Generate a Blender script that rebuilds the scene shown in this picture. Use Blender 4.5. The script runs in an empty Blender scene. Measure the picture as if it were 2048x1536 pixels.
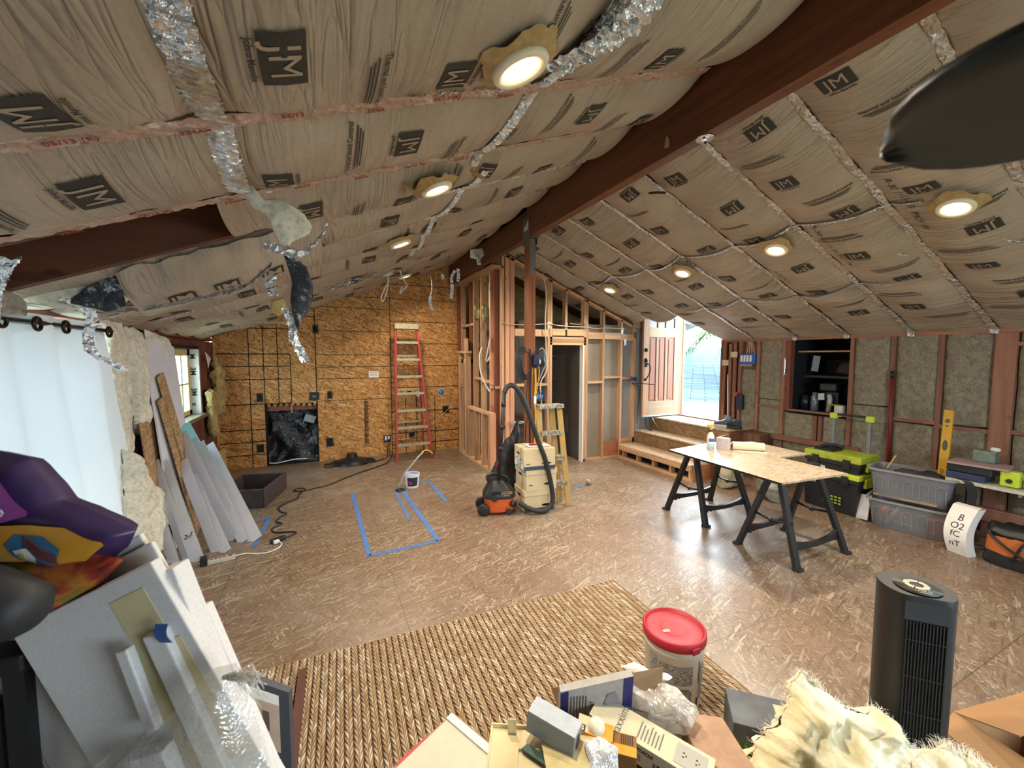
import bpy, bmesh, math, random
from mathutils import Vector, Matrix, noise
PI = math.pi
scn = bpy.context.scene
COL = scn.collection
random.seed(7)

# ---------------------------------------------------------------- camera
cam_d = bpy.data.cameras.new('camera')
cam = bpy.data.objects.new('camera', cam_d)
COL.objects.link(cam)
cam_d.sensor_width = 36.0
cam_d.lens = 813.0 / 2048.0 * 36.0
cam_d.clip_start = 0.05
cam_d.clip_end = 400
cam.location = (0, 0, 1.8)
cam.rotation_euler = (math.radians(90 - 3.87), 0, math.radians(-24.77))
cam_d.dof.use_dof = True
cam_d.dof.focus_distance = 3.5
cam_d.dof.aperture_fstop = 5.0
scn.camera = cam
scn.view_settings.view_transform = 'Standard'
scn.view_settings.look = 'None'
scn.view_settings.gamma = 1.0
scn.view_settings.use_curve_mapping = False
scn.view_settings.exposure = 0.95

# ---------------------------------------------------------------- sky, sun and window daylight
world = bpy.data.worlds.new('sky')
scn.world = world
world.use_nodes = True
wn = world.node_tree
wn.nodes.clear()
w_out = wn.nodes.new('ShaderNodeOutputWorld')
w_bg = wn.nodes.new('ShaderNodeBackground')
w_bg.inputs['Color'].default_value = (0.74, 0.89, 1.0, 1)
w_bg.inputs['Strength'].default_value = 10.0
wn.links.new(w_bg.outputs[0], w_out.inputs[0])

def sun_light(name, energy, rot, color, angle):
    d = bpy.data.lights.new(name, 'SUN')
    d.energy = energy; d.color = color; d.angle = angle
    o = bpy.data.objects.new(name, d); COL.objects.link(o)
    o.rotation_euler = rot
    return o
def area_light(name, loc, rot, sx, sy, energy, color):
    d = bpy.data.lights.new(name, 'AREA')
    d.shape = 'RECTANGLE'; d.size = sx; d.size_y = sy; d.energy = energy; d.color = color
    o = bpy.data.objects.new(name, d); COL.objects.link(o)
    o.location = loc; o.rotation_euler = rot
    return o
# overcast hazy sun outside
so = sun_light('sun', 4.5, (0, 0, 0), (0.88, 0.95, 1.0), math.radians(26))
so.rotation_euler = Vector((-.58, -.80, -.27)).to_track_quat('-Z', 'Y').to_euler()
# sky portals in the openings: entry door, curtained slider, small left window, plus unseen rear and side openings added for fill light
def portal(name, loc, rot, sx, sy):
    o = area_light(name, loc, rot, sx, sy, 1.0, (1, 1, 1)); o.data.cycles.is_portal = True; return o
portal('door_portal', (6.12, 5.1, 1.75), (0, math.radians(90), 0), 2.1, 0.95)
portal('slider_portal', (-1.72, 2.45, 1.05), (0, math.radians(-90), 0), 2.0, 2.9)
portal('left_window_portal', (-1.72, 6.15, 1.45), (0, math.radians(-90), 0), 0.85, 1.2)
portal('rear_fill_portal', (2.4, -2.07, 1.6), (math.radians(90), 0, 0), 2.0, 1.2)
portal('side_fill_portal', (6.14, -0.65, 1.4), (0, math.radians(90), 0), 1.2, 0.7)

# ---------------------------------------------------------------- helpers
def srgb(h):
    if isinstance(h, str):
        h = h.lstrip('#')
        c = [int(h[i:i + 2], 16) / 255 for i in (0, 2, 4)]
    else:
        c = [v / 255 for v in h]
    return tuple((v / 12.92 if v <= 0.04045 else ((v + 0.055) / 1.055) ** 2.4) for v in c) + (1,)

class MB:
    def __init__(s):
        s.v = []; s.f = []; s.m = []; s.mi = 0
    def add(s, vs, fs, T=None):
        n = len(s.v)
        s.v += [tuple(T @ Vector(p)) if T else tuple(p) for p in vs]
        s.f += [tuple(i + n for i in f) for f in fs]
        s.m += [s.mi] * len(fs)
        return s
    def box(s, x0, x1, y0, y1, z0, z1, T=None):
        vs = [(x0, y0, z0), (x1, y0, z0), (x1, y1, z0), (x0, y1, z0), (x0, y0, z1), (x1, y0, z1), (x1, y1, z1), (x0, y1, z1)]
        fs = [(0, 3, 2, 1), (4, 5, 6, 7), (0, 1, 5, 4), (1, 2, 6, 5), (2, 3, 7, 6), (3, 0, 4, 7)]
        return s.add(vs, fs, T)
    def cbox(s, c, sz, T=None):
        return s.box(c[0] - sz[0] / 2, c[0] + sz[0] / 2, c[1] - sz[1] / 2, c[1] + sz[1] / 2, c[2] - sz[2] / 2, c[2] + sz[2] / 2, T)
    def prism(s, pts, z0, z1, T=None):
        n = len(pts)
        vs = [(p[0], p[1], z0) for p in pts] + [(p[0], p[1], z1) for p in pts]
        fs = [tuple(range(n))[::-1], tuple(range(n, 2 * n))] + [(i, (i + 1) % n, n + (i + 1) % n, n + i) for i in range(n)]
        return s.add(vs, fs, T)
    def lathe(s, prof, n=24, T=None, a0=0.0, a1=2 * PI):
        full = abs(a1 - a0 - 2 * PI) < 1e-6
        k = n if full else n + 1
        vs = []
        for r, z in prof:
            for i in range(k):
                a = a0 + (a1 - a0) * i / n
                vs.append((r * math.cos(a), r * math.sin(a), z))
        fs = []
        for j in range(len(prof) - 1):
            for i in range(n):
                a = i; b = (i + 1) % k
                fs.append((j * k + a, j * k + b, (j + 1) * k + b, (j + 1) * k + a))
        if full:
            if prof[0][0] > 1e-5: fs.append(tuple(range(k))[::-1])
            if prof[-1][0] > 1e-5: fs.append(tuple((len(prof) - 1) * k + i for i in range(k)))
        return s.add(vs, fs, T)
    def cyl(s, c, r, h, n=20, T=None):
        M = Matrix.Translation(c)
        return s.lathe([(r, 0), (r, h)], n, (T @ M) if T else M)
    def tube(s, pts, r, n=8, T=None, closed=False):
        P = [Vector(p) for p in pts]
        vs = []; N = len(P)
        up = None
        for i, p in enumerate(P):
            if closed: d = (P[(i + 1) % N] - P[i - 1])
            else: d = (P[min(i + 1, N - 1)] - P[max(i - 1, 0)])
            if d.length < 1e-9: d = Vector((0, 0, 1))
            d.normalize()
            if up is None:
                up = Vector((0, 0, 1)) if abs(d.z) < 0.9 else Vector((1, 0, 0))
            a = d.cross(up)
            if a.length < 1e-6: a = d.orthogonal()
            a.normalize(); b = a.cross(d); up = b
            rr = r[i] if isinstance(r, (list, tuple)) else r
            for k in range(n):
                t = 2 * PI * k / n
                vs.append(p + a * (rr * math.cos(t)) + b * (rr * math.sin(t)))
        fs = []
        for i in range(N if closed else N - 1):
            j = (i + 1) % N
            for k in range(n):
                fs.append((i * n + k, i * n + (k + 1) % n, j * n + (k + 1) % n, j * n + k))
        if not closed:
            fs.append(tuple(range(n))[::-1]); fs.append(tuple((N - 1) * n + k for k in range(n)))
        return s.add(vs, fs, T)
    def grid(s, nu, nv, fn, T=None, thick=0.0):
        vs = [fn(i / nu, j / nv) for j in range(nv + 1) for i in range(nu + 1)]
        w = nu + 1
        fs = [(j * w + i, j * w + i + 1, (j + 1) * w + i + 1, (j + 1) * w + i) for j in range(nv) for i in range(nu)]
        return s.add(vs, fs, T)
    def ribbon(s, pts, width, side, T=None, thick=0.0):
        side = Vector(side)
        vs = []; 
        for i, p in enumerate(pts):
            w = width[i] if isinstance(width, (list, tuple)) else width
            p = Vector(p)
            vs += [p - side * w / 2, p + side * w / 2]
        fs = [(2 * i, 2 * i + 1, 2 * i + 3, 2 * i + 2) for i in range(len(pts) - 1)]
        return s.add(vs, fs, T)
    def board(s, B, Tp, width, thick, wdir, T=None):
        """board whose centre line runs from B to Tp, width along wdir"""
        B = Vector(B); Tp = Vector(Tp); z = (Tp - B); L = z.length; z.normalize()
        x = Vector(wdir); x = (x - z * x.dot(z)).normalized(); y = z.cross(x)
        M = Matrix(((x.x, y.x, z.x, B.x), (x.y, y.y, z.y, B.y), (x.z, y.z, z.z, B.z), (0, 0, 0, 1)))
        return s.box(-width / 2, width / 2, -thick / 2, thick / 2, 0, L, (T @ M) if T else M)
    def build(s, name, mat, parent=None, smooth=False, bevel=0.0, solid=0.0, auto=False):
        me = bpy.data.meshes.new(name)
        me.from_pydata([tuple(p) for p in s.v], [], s.f)
        mats = mat if isinstance(mat, (list, tuple)) else [mat]
        for m in mats: me.materials.append(m)
        if len(mats) > 1:
            me.polygons.foreach_set('material_index', s.m)
        if smooth:
            me.polygons.foreach_set('use_smooth', [True] * len(me.polygons))
        me.validate(); me.update()
        o = bpy.data.objects.new(name, me)
        COL.objects.link(o)
        if parent is not None: o.parent = parent
        if solid:
            md = o.modifiers.new('solid', 'SOLIDIFY'); md.thickness = solid; md.offset = 0
        if bevel:
            md = o.modifiers.new('bevel', 'BEVEL'); md.width = bevel; md.segments = 2; md.limit_method = 'ANGLE'; md.angle_limit = math.radians(40)
        if auto:
            me.polygons.foreach_set('use_smooth', [True] * len(me.polygons))
            try: me.set_sharp_from_angle(angle=math.radians(40))
            except Exception: pass
        return o

def tag(o, label, cat, group=None, kind=None):
    if label: o['label'] = label
    if cat: o['category'] = cat
    if group: o['group'] = group
    if kind: o['kind'] = kind
    return o
def thing(name, label, cat, loc=(0, 0, 0), rz=0.0, group=None, rot=None):
    o = bpy.data.objects.new(name, None); COL.objects.link(o)
    o.location = loc; o.rotation_euler = rot if rot else (0, 0, rz)
    o.empty_display_size = 0.1
    return tag(o, label, cat, group)
def struct(name):
    o = bpy.data.objects.new(name, None); COL.objects.link(o); o['kind'] = 'structure'
    return o
def R(x=0, y=0, z=0):
    return Matrix.Rotation(z, 4, 'Z') @ Matrix.Rotation(y, 4, 'Y') @ Matrix.Rotation(x, 4, 'X')
def TR(x, y, z, rx=0, ry=0, rz=0):
    return Matrix.Translation((x, y, z)) @ R(rx, ry, rz)
def smooth_path(pts, n=6, closed=False):
    P = [Vector(p) for p in pts]; out = []
    N = len(P)
    for i in range(N if closed else N - 1):
        if closed: p0, p1, p2, p3 = P[i - 1], P[i], P[(i + 1) % N], P[(i + 2) % N]
        else: p0, p1, p2, p3 = P[max(i - 1, 0)], P[i], P[i + 1], P[min(i + 2, N - 1)]
        for k in range(n):
            t = k / n
            out.append(0.5 * ((2 * p1) + (p2 - p0) * t + (2 * p0 - 5 * p1 + 4 * p2 - p3) * t * t + (3 * p1 - p0 - 3 * p2 + p3) * t ** 3))
    if not closed: out.append(P[-1])
    return out
_tc = {}
def text_geo(txt, size=1.0, bold=False):
    """flat triangulated letter geometry centred on the origin"""
    if (txt, bold) not in _tc:
        cu = bpy.data.curves.new('lettering', 'FONT'); cu.body = txt; cu.align_x = 'CENTER'; cu.align_y = 'CENTER'
        cu.resolution_u = 3; cu.offset = 0.025 if bold else 0.0
        ob = bpy.data.objects.new('lettering', cu)
        me = bpy.data.meshes.new_from_object(ob)
        _tc[(txt, bold)] = ([tuple(v.co) for v in me.vertices], [tuple(p.vertices) for p in me.polygons])
        bpy.data.objects.remove(ob); bpy.data.meshes.remove(me)
    v, f = _tc[(txt, bold)]
    return [(a * size, b * size, 0) for a, b, c in v], f
def put_text(mb, txt, size, T, bold=False):
    v, f = text_geo(txt, size, bold)
    mb.add(v, f, T)
def blob(outline, thick, seed=0, rings=10, n=72, nz=0.03, rag=0.06, T=None, mb=None, both=True, freq=9.0, puff=0.35):
    """ragged padded sheet: star-shaped outline (2D) inflated to a soft slab"""
    mb = mb or MB()
    cx = sum(p[0] for p in outline) / len(outline); cy = sum(p[1] for p in outline) / len(outline)
    L = [0]; N = len(outline)
    for i in range(N):
        a, b = outline[i], outline[(i + 1) % N]
        L.append(L[-1] + math.hypot(b[0] - a[0], b[1] - a[1]))
    bd = []
    for k in range(n):
        s = L[-1] * k / n
        for i in range(N):
            if L[i + 1] >= s: break
        t = (s - L[i]) / max(L[i + 1] - L[i], 1e-6)
        a, b = outline[i], outline[(i + 1) % N]
        x = a[0] + (b[0] - a[0]) * t; y = a[1] + (b[1] - a[1]) * t
        r = 1 + rag * (noise.noise(Vector((x * freq * 2.3, y * freq * 2.3, seed))) + 0.6 * noise.noise(Vector((x * freq * 7, y * freq * 7, seed + 5))))
        bd.append((cx + (x - cx) * r, cy + (y - cy) * r))
    def ring(sgn):
        vs = []
        for j in range(rings + 1):
            q = j / rings
            h = thick * (1 - q ** (1 / puff if puff > 0 else 8)) if puff else thick * (q < 1)
            h = thick / 2 * math.sqrt(max(0, 1 - q ** (2 / max(puff, 0.05))))
            for k in range(n):
                x = cx + (bd[k][0] - cx) * q; y = cy + (bd[k][1] - cy) * q
                d = nz * (noise.fractal(Vector((x * freq, y * freq, seed + sgn * 3.7)), 1.0, 2.0, 3))
                vs.append((x, y, sgn * h + d * (1 if j < rings else 0.4)))
        return vs
    fs = [(j * n + k, j * n + (k + 1) % n, (j + 1) * n + (k + 1) % n, (j + 1) * n + k) for j in range(rings) for k in range(n)]
    mb.add(ring(1), fs, T)
    if both: mb.add(ring(-1), [f[::-1] for f in fs], T)
    return mb

# ---------------------------------------------------------------- materials
class NT:
    def __init__(s, name):
        s.m = bpy.data.materials.new(name); s.m.use_nodes = True
        s.t = s.m.node_tree; s.b = s.t.nodes['Principled BSDF']
        s.tc = None
    def n(s, kind, **kw):
        nd = s.t.nodes.new('ShaderNode' + kind)
        for k, v in kw.items(): setattr(nd, k, v)
        return nd
    def l(s, a, b): s.t.links.new(a, b)
    def co(s):
        if not s.tc: s.tc = s.n('TexCoord')
        return s.tc.outputs['Object']
    def mapping(s, scale=(1, 1, 1), rot=(0, 0, 0), loc=(0, 0, 0), src=None):
        mp = s.n('Mapping'); mp.inputs['Scale'].default_value = scale; mp.inputs['Rotation'].default_value = rot; mp.inputs['Location'].default_value = loc
        s.l(src or s.co(), mp.inputs['Vector']); return mp.outputs[0]
    def noise(s, scale=5, detail=4, rough=0.55, vec=None, dist=0.0):
        nd = s.n('TexNoise'); nd.inputs['Scale'].default_value = scale; nd.inputs['Detail'].default_value = detail
        nd.inputs['Roughness'].default_value = rough; nd.inputs['Distortion'].default_value = dist
        s.l(vec or s.co(), nd.inputs['Vector']); return nd.outputs['Fac']
    def vor(s, scale=5, vec=None, out='Color', feature='F1', rnd=1.0):
        nd = s.n('TexVoronoi'); nd.feature = feature; nd.inputs['Scale'].default_value = scale; nd.inputs['Randomness'].default_value = rnd
        s.l(vec or s.co(), nd.inputs['Vector']); return nd.outputs[out]
    def ramp(s, fac, stops, interp='LINEAR'):
        nd = s.n('ValToRGB'); cr = nd.color_ramp; cr.interpolation = interp
        while len(cr.elements) < len(stops): cr.elements.new(0.5)
        for e, (p, c) in zip(cr.elements, stops):
            e.position = p; e.color = c if len(c) == 4 else tuple(c) + (1,)
        s.l(fac, nd.inputs['Fac']); return nd.outputs['Color']
    def mix(s, fac, a, b, mode='MIX'):
        nd = s.n('Mix'); nd.data_type = 'RGBA'; nd.blend_type = mode
        for sock, v in ((nd.inputs[0], fac), (nd.inputs[6], a), (nd.inputs[7], b)):
            if hasattr(v, 'is_output'): s.l(v, sock)
            else: sock.default_value = v
        return nd.outputs[2]
    def math(s, op, a, b=None, c=None):
        nd = s.n('Math'); nd.operation = op
        for i, v in enumerate((a, b, c)):
            if v is None: continue
            if hasattr(v, 'is_output'): s.l(v, nd.inputs[i])
            else: nd.inputs[i].default_value = v
        return nd.outputs[0]
    def xyz(s, vec=None):
        nd = s.n('SeparateXYZ'); s.l(vec or s.co(), nd.inputs[0]); return nd.outputs
    def bump(s, h, strength=0.3, dist=0.01, normal=None):
        nd = s.n('Bump'); nd.inputs['Strength'].default_value = strength; nd.inputs['Distance'].default_value = dist
        s.l(h, nd.inputs['Height'])
        if normal: s.l(normal, nd.inputs['Normal'])
        s.l(nd.outputs[0], s.b.inputs['Normal']); return nd.outputs[0]
    def set(s, **kw):
        for k, v in kw.items():
            k = {'base': 'Base Color', 'rough': 'Roughness', 'metal': 'Metallic', 'spec': 'Specular IOR Level', 'trans': 'Transmission Weight', 'alpha': 'Alpha', 'emit': 'Emission Color', 'estr': 'Emission Strength', 'ior': 'IOR', 'sheen': 'Sheen Weight', 'coat': 'Coat Weight', 'sss': 'Subsurface Weight'}.get(k, k)
            if hasattr(v, 'is_output'): s.l(v, s.b.inputs[k])
            else: s.b.inputs[k].default_value = v
        return s

def plain(name, col, rough=0.6, metal=0.0, nz=0.06, scale=30, bump=0.0, **kw):
    t = NT(name); c = srgb(col) if isinstance(col, str) else col
    if nz:
        f = t.noise(scale, 3)
        dk = tuple(v * (1 - nz * 2.2) for v in c[:3]) + (1,); lt = tuple(min(1, v * (1 + nz * 1.6)) for v in c[:3]) + (1,)
        t.set(base=t.ramp(f, [(0.3, dk), (0.7, lt)]))
        if bump: t.bump(f, bump, 0.01)
    else: t.set(base=c)
    t.set(rough=rough, metal=metal, **kw)
    return t.m

def wood(name, col, axis=2, dark=0.62, rough=0.6, bump=0.15, knots=True):
    t = NT(name); c = srgb(col)
    sc = [22, 22, 22]; sc[axis] = 1.1
    oi = t.n('ObjectInfo')
    off = t.n('VectorMath'); off.operation = 'ADD'
    cmb = t.n('CombineXYZ')
    for i in range(3): t.l(t.math('MULTIPLY', oi.outputs['Random'], 7.0 + i * 3), cmb.inputs[i])
    t.l(t.co(), off.inputs[0]); t.l(cmb.outputs[0], off.inputs[1])
    v = t.mapping(scale=tuple(sc), src=off.outputs[0])
    f = t.noise(1.0, 6, 0.6, vec=v, dist=0.8)
    dk = tuple(x * dark for x in c[:3]); lt = tuple(min(1, x * 1.22) for x in c[:3])
    col1 = t.ramp(f, [(0.3, dk), (0.5, c[:3]), (0.72, lt)])
    hv = t.n('HueSaturation'); t.l(col1, hv.inputs['Color'])
    t.l(t.math('MULTIPLY_ADD', oi.outputs['Random'], 0.45, 0.78), hv.inputs['Value'])
    base = hv.outputs[0]
    if knots:
        ks = [5, 5, 5]; ks[axis] = 2.2
        d = t.vor(1.0, vec=t.mapping(scale=tuple(ks), src=off.outputs[0]), out='Distance')
        base = t.mix(t.ramp(d, [(0.05, (0.75, 0.75, 0.75)), (0.11, (0, 0, 0))]), base, tuple(x * 0.35 for x in c[:3]) + (1,))
    t.set(base=base, rough=rough, spec=0.3)
    t.bump(f, bump, 0.004)
    return t.m

def osb(name, cols, normal_axis=2, rough=0.5, flake=1.0, stain=None, spec=0.4, bump=0.25, thin=1.0):
    """oriented strand board: layers of stretched random flakes at different angles"""
    t = NT(name)
    cols = [srgb(c) for c in cols]
    n = len(cols)
    def layer(ang, seed, s1, s2):
        rot = [0, 0, 0]; rot[normal_axis] = ang
        sc = [0, 0, 0]
        ax = [i for i in range(3) if i != normal_axis]
        sc[ax[0]] = s1 / flake; sc[ax[1]] = s2 / flake; sc[normal_axis] = 1.0
        m1 = t.n('Mapping'); m1.inputs['Rotation'].default_value = rot; m1.inputs['Location'].default_value = (seed, seed * 1.7, seed * 0.3)
        wob = t.n('TexNoise'); wob.inputs['Scale'].default_value = 6; wob.inputs['Detail'].default_value = 1
        t.l(t.co(), wob.inputs['Vector'])
        ad = t.n('VectorMath'); ad.operation = 'MULTIPLY_ADD'; t.l(wob.outputs['Color'], ad.inputs[0]); ad.inputs[1].default_value = (.03, .03, .03); t.l(t.co(), ad.inputs[2])
        t.l(ad.outputs[0], m1.inputs['Vector'])
        v = t.mapping(scale=tuple(sc), src=m1.outputs[0])
        vo = t.n('TexVoronoi'); vo.inputs['Scale'].default_value = 1.0; vo.inputs['Randomness'].default_value = 1.0
        t.l(v, vo.inputs['Vector'])
        sp = t.n('SeparateColor'); t.l(vo.outputs['Color'], sp.inputs[0])
        return sp.outputs
    A = layer(0.35, 3.1, 13, 80 * thin); B = layer(1.25, 8.7, 12, 72 * thin); D = layer(2.2, 15.2, 14, 85 * thin); E_ = layer(2.85, 25.2, 9, 62 * thin)
    stops = [((i + 0.5) / n, cols[i][:3]) for i in range(n)]
    ca = t.ramp(A[0], stops); cb = t.ramp(B[0], stops); cd = t.ramp(D[0], stops); ce = t.ramp(E_[0], stops)
    c = t.mix(t.math('GREATER_THAN', B[1], 0.55), ca, cb)
    c = t.mix(t.math('GREATER_THAN', D[1], 0.6), c, cd)
    c = t.mix(t.math('GREATER_THAN', E_[1], 0.68), c, ce)
    fine = t.noise(180, 2, 0.6)
    c = t.mix(0.35, c, t.mix(1.0, c, t.ramp(fine, [(0.35, (0.45, 0.45, 0.45)), (0.65, (1, 1, 1))]), 'MULTIPLY'))
    if stain: c = stain(t, c)
    h = t.math('ADD', t.math('MULTIPLY', A[2], 0.5), t.math('MULTIPLY', D[2], 0.5))
    t.bump(h, bump, 0.003)
    t.set(base=c, rough=rough, spec=spec)
    return t
# common materials
M_studz = wood('fir_stud_vertical', '#c09873', 2)
M_studx = wood('fir_stud_along_x', '#c09873', 0)
M_study = wood('fir_stud_along_y', '#c09873', 1)
M_pinkz = wood('pink_fir_vertical', '#d19a78', 2, 0.75)
M_redz = wood('old_red_stud_vertical', '#7d4a38', 2)
M_redy = wood('old_red_stud_along_y', '#7d4a38', 1)
M_midz = wood('right_wall_stud', '#8f6450', 2)
M_midy = wood('right_wall_block', '#8f6450', 1)
M_beam = wood('beam_brown_wood', '#6b4029', 1, 0.6, 0.5, 0.2, True)
M_rafter = wood('rafter_brown_wood', '#5e3826', 0, 0.6)
M_post = wood('post_brown_wood', '#84502f', 2, 0.55, 0.5, 0.2)
M_black = plain('black_plastic', '#1b1b1d', 0.45)
M_darkrub = plain('dark_rubber', '#222224', 0.6)
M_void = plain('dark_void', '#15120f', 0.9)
M_steel = plain('dull_steel', '#85888a', 0.4, 0.9)
M_galv = plain('galvanised_steel', '#aab0b4', 0.35, 0.8)
M_white = plain('white_plastic', '#e6e4df', 0.4, nz=0.02)
M_paper = plain('white_paper', '#e9e7e0', 0.7, nz=0.02)
M_ink = plain('black_ink', '#26231f', 0.8, nz=0)
M_redp = plain('red_paint', '#b52c22', 0.4)
M_blue = plain('blue_plastic', '#2a63a8', 0.4)
M_dry = plain('drywall_paper', '#8f8577', 0.85, nz=0.05, scale=3)
M_drygrey = plain('grey_drywall_paper', '#8d9092', 0.85, nz=0.05, scale=3)
M_gyp = plain('drywall_white_face', '#cfcfd6', 0.8, nz=0.03, scale=4)
M_gypedge = plain('gypsum_core', '#8f8b84', 0.95, nz=0.15, scale=60)

def floor_stain(t, c):
    # dusty and scuffed patches, sheet joints
    big = t.noise(0.55, 4, 0.6); big2 = t.noise(1.4, 5, 0.65, vec=t.mapping(loc=(7, 3, 1)))
    c = t.mix(t.ramp(big, [(0.48, (0, 0, 0)), (0.66, (0.42, 0.42, 0.42))]), c, srgb('#a89e92'))
    c = t.mix(t.ramp(big2, [(0.42, (0.42, 0.42, 0.42)), (0.55, (0, 0, 0))]), c, srgb('#755740'))
    sp = t.vor(26, out='Distance')
    sm = t.noise(9, 3, 0.7, vec=t.mapping(loc=(2, 9, 0)))
    c = t.mix(t.math('MULTIPLY', t.math('LESS_THAN', sp, 0.14), t.math('GREATER_THAN', sm, 0.60)), c, srgb('#4a3829'))
    x, y, z = t.xyz()
    def near(v, p, w): return t.math('LESS_THAN', t.math('ABSOLUTE', t.math('SUBTRACT', v, p)), w)
    # long joints every 1.22 m
    s = t.math('ABSOLUTE', t.math('SUBTRACT', t.math('FRACT', t.math('MULTIPLY', t.math('ADD', x, 0.731 + 12.2 + 0.61), 1 / 1.2175)), 0.501))
    line = t.math('LESS_THAN', s, 0.0022)
    for x0, x1, ys in ((-1.95, -0.73, (0.9, 3.35, 5.8)), (-0.73, 0.49, (1.29, 3.735, 6.17)), (0.49, 1.71, (0.45, 2.89, 5.33)), (1.71, 2.92, (1.695, 4.13, 6.57)),
                       (2.92, 4.14, (0.9, 3.34, 4.36)), (4.14, 5.36, (1.695, 4.14)), (5.36, 6.5, (0.6, 3.0))):
        seg = t.math('MULTIPLY', t.math('GREATER_THAN', x, x0), t.math('LESS_THAN', x, x1))
        for yy in ys:
            line = t.math('MAXIMUM', line, t.math('MULTIPLY', seg, near(y, yy, 0.0028)))
    c = t.mix(t.math('MULTIPLY', line, 0.6), c, srgb('#33301c'))
    return c
_f = osb('floor_osb', ['#685543', '#7a6652', '#836e59', '#8e7a64', '#735f4b', '#ab9a85'], 2, 0.42, 1.0, floor_stain, 1.0, 0.10, 1.25)
rn = _f.noise(3.0, 4, 0.7)
_f.set(rough=_f.math('MULTIPLY_ADD', rn, 0.30, 0.27))
M_floor = _f.m
M_osbwall = osb('wall_osb', ['#8f5c2e', '#bf8244', '#d09352', '#dda560', '#a96e3a', '#e8b978'], 1, 0.6, 1.0, None, 0.25).m
M_osbx = osb('bench_osb', ['#a08d74', '#b8a48a', '#bfac92', '#c8b8a0', '#ad997f'], 2, 0.30, 0.8, None, 0.5, 0.15).m
M_osbstep = osb('step_riser_osb', ['#6c5138', '#8f7152', '#9a7b5a', '#a98a67', '#7d6045'], 0, 0.7, 0.6, None, 0.2).m
M_osbstrip = osb('osb_offcut', ['#8a6a47', '#ad8b63', '#bb9a72', '#caab85', '#9a7850'], 0, 0.7, 0.6, None, 0.2).m
M_tread = osb('step_tread_osb', ['#a88a68', '#c4aa86', '#cfb896', '#dccbb0', '#b49572'], 2, 0.45, 0.8, None, 0.5, 0.12).m

# insulation materials
def wool_mat(name, c0, c1, scale=14, speck='#3a3226'):
    t = NT(name)
    a = t.noise(scale, 6, 0.7); b = t.noise(scale * 4, 5, 0.75)
    c = t.ramp(a, [(0.3, srgb(c0)), (0.7, srgb(c1))])
    c = t.mix(t.ramp(b, [(0.30, (0.5, 0.5, 0.5)), (0.50, (0, 0, 0))]), c, srgb(speck))
    t.set(base=c, rough=1.0, spec=0.05)
    h = t.math('ADD', a, t.math('MULTIPLY', b, 0.5))
    t.bump(h, 0.6, 0.02)
    return t.m
M_wool = wool_mat('mineral_wool', '#77705f', '#a09884')
M_fluffw = wool_mat('white_fibre', '#c9c3ae', '#ece6d4', 9, '#8a7f66')
M_fluffy = wool_mat('yellowed_fibre', '#a58c55', '#cdb680', 9, '#6a5530')
def kraft_mat():
    t = NT('kraft_paper')
    n1 = t.noise(2.2, 3, 0.6); n2 = t.noise(60, 3, 0.6)
    c = t.ramp(n1, [(0.3, srgb('#9e8f7f')), (0.7, srgb('#b4a594'))])
    c = t.mix(0.25, c, t.mix(1.0, c, t.ramp(n2, [(0.3, (0.6, 0.6, 0.6)), (0.7, (1, 1, 1))]), 'MULTIPLY'))
    # gathers in the facing running across the batt
    w = t.noise(1.0, 2, 0.5, vec=t.mapping(scale=(17, 1.5, 5)), dist=1.0)
    w2 = t.noise(1.0, 2, 0.5, vec=t.mapping(scale=(6, 4, 5), loc=(3, 1, 0)), dist=0.6)
    msk = t.ramp(t.noise(1.5, 2, 0.5, vec=t.mapping(loc=(5, 2, 9))), [(0.38, (0.15, 0.15, 0.15)), (0.62, (1, 1, 1))])
    cr = t.math('POWER', t.math('ABSOLUTE', t.math('SUBTRACT', w, 0.5)), 0.6)
    t.bump(t.math('ADD', t.math('MULTIPLY', cr, msk), t.math('MULTIPLY', w2, 0.7)), 0.85, 0.035)
    t.set(base=c, rough=0.62, spec=0.25)
    return t.m
M_kraft = kraft_mat()
M_kraftflat = plain('kraft_flat', '#a29180', 0.7, nz=0.03)
M_print = plain('facing_print', '#33302a', 0.75, nz=0.12, scale=90)
def foil_mat(name, tint, paper, amt):
    t = NT(name)
    cr = t.vor(30, out='Distance'); cr2 = t.noise(22, 4, 0.7)
    n = t.noise(7, 4, 0.7)
    f = t.ramp(n, [(amt - 0.05, (0, 0, 0)), (amt + 0.05, (1, 1, 1))])
    t.set(base=t.mix(f, srgb(tint), srgb(paper)), metal=t.math('SUBTRACT', 0.9, t.math('MULTIPLY', f, 0.85)), rough=t.math('MULTIPLY_ADD', f, 0.4, 0.28))
    t.bump(t.math('ADD', cr, cr2), 0.9, 0.02)
    return t.m
M_foil = foil_mat('foil_tape', '#dfe4ea', '#bfae9b', 0.62)
M_foil2 = foil_mat('foil_and_paper', '#d9dade', '#b8a48f', 0.50)
M_liner = foil_mat('pink_tape_paper', '#d3cbc6', '#b59784', 0.43)
M_redink = plain('red_ink', '#8e3a30', 0.8, nz=0)

XR, ZR, SL = 2.25, 3.56, 0.40
def pz(x): return ZR - SL * abs(x - XR)
def seamR(k, x): return 1.03 + 0.622 * k
def seamL(k, x): return 1.52 + 0.62 * k + 0.085 * (x + 1.5)

# ================================================================ STRUCTURE
# floor
mb = MB()
mb.grid(1, 1, lambda u, v: (-1.62 + u * 7.8, -2.0 + v * 9.75, 0.0))
fl = mb.build('floor', M_floor); fl['kind'] = 'structure'
md = fl.modifiers.new('s', 'SOLIDIFY'); md.thickness = 0.02; md.offset = -1
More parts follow.
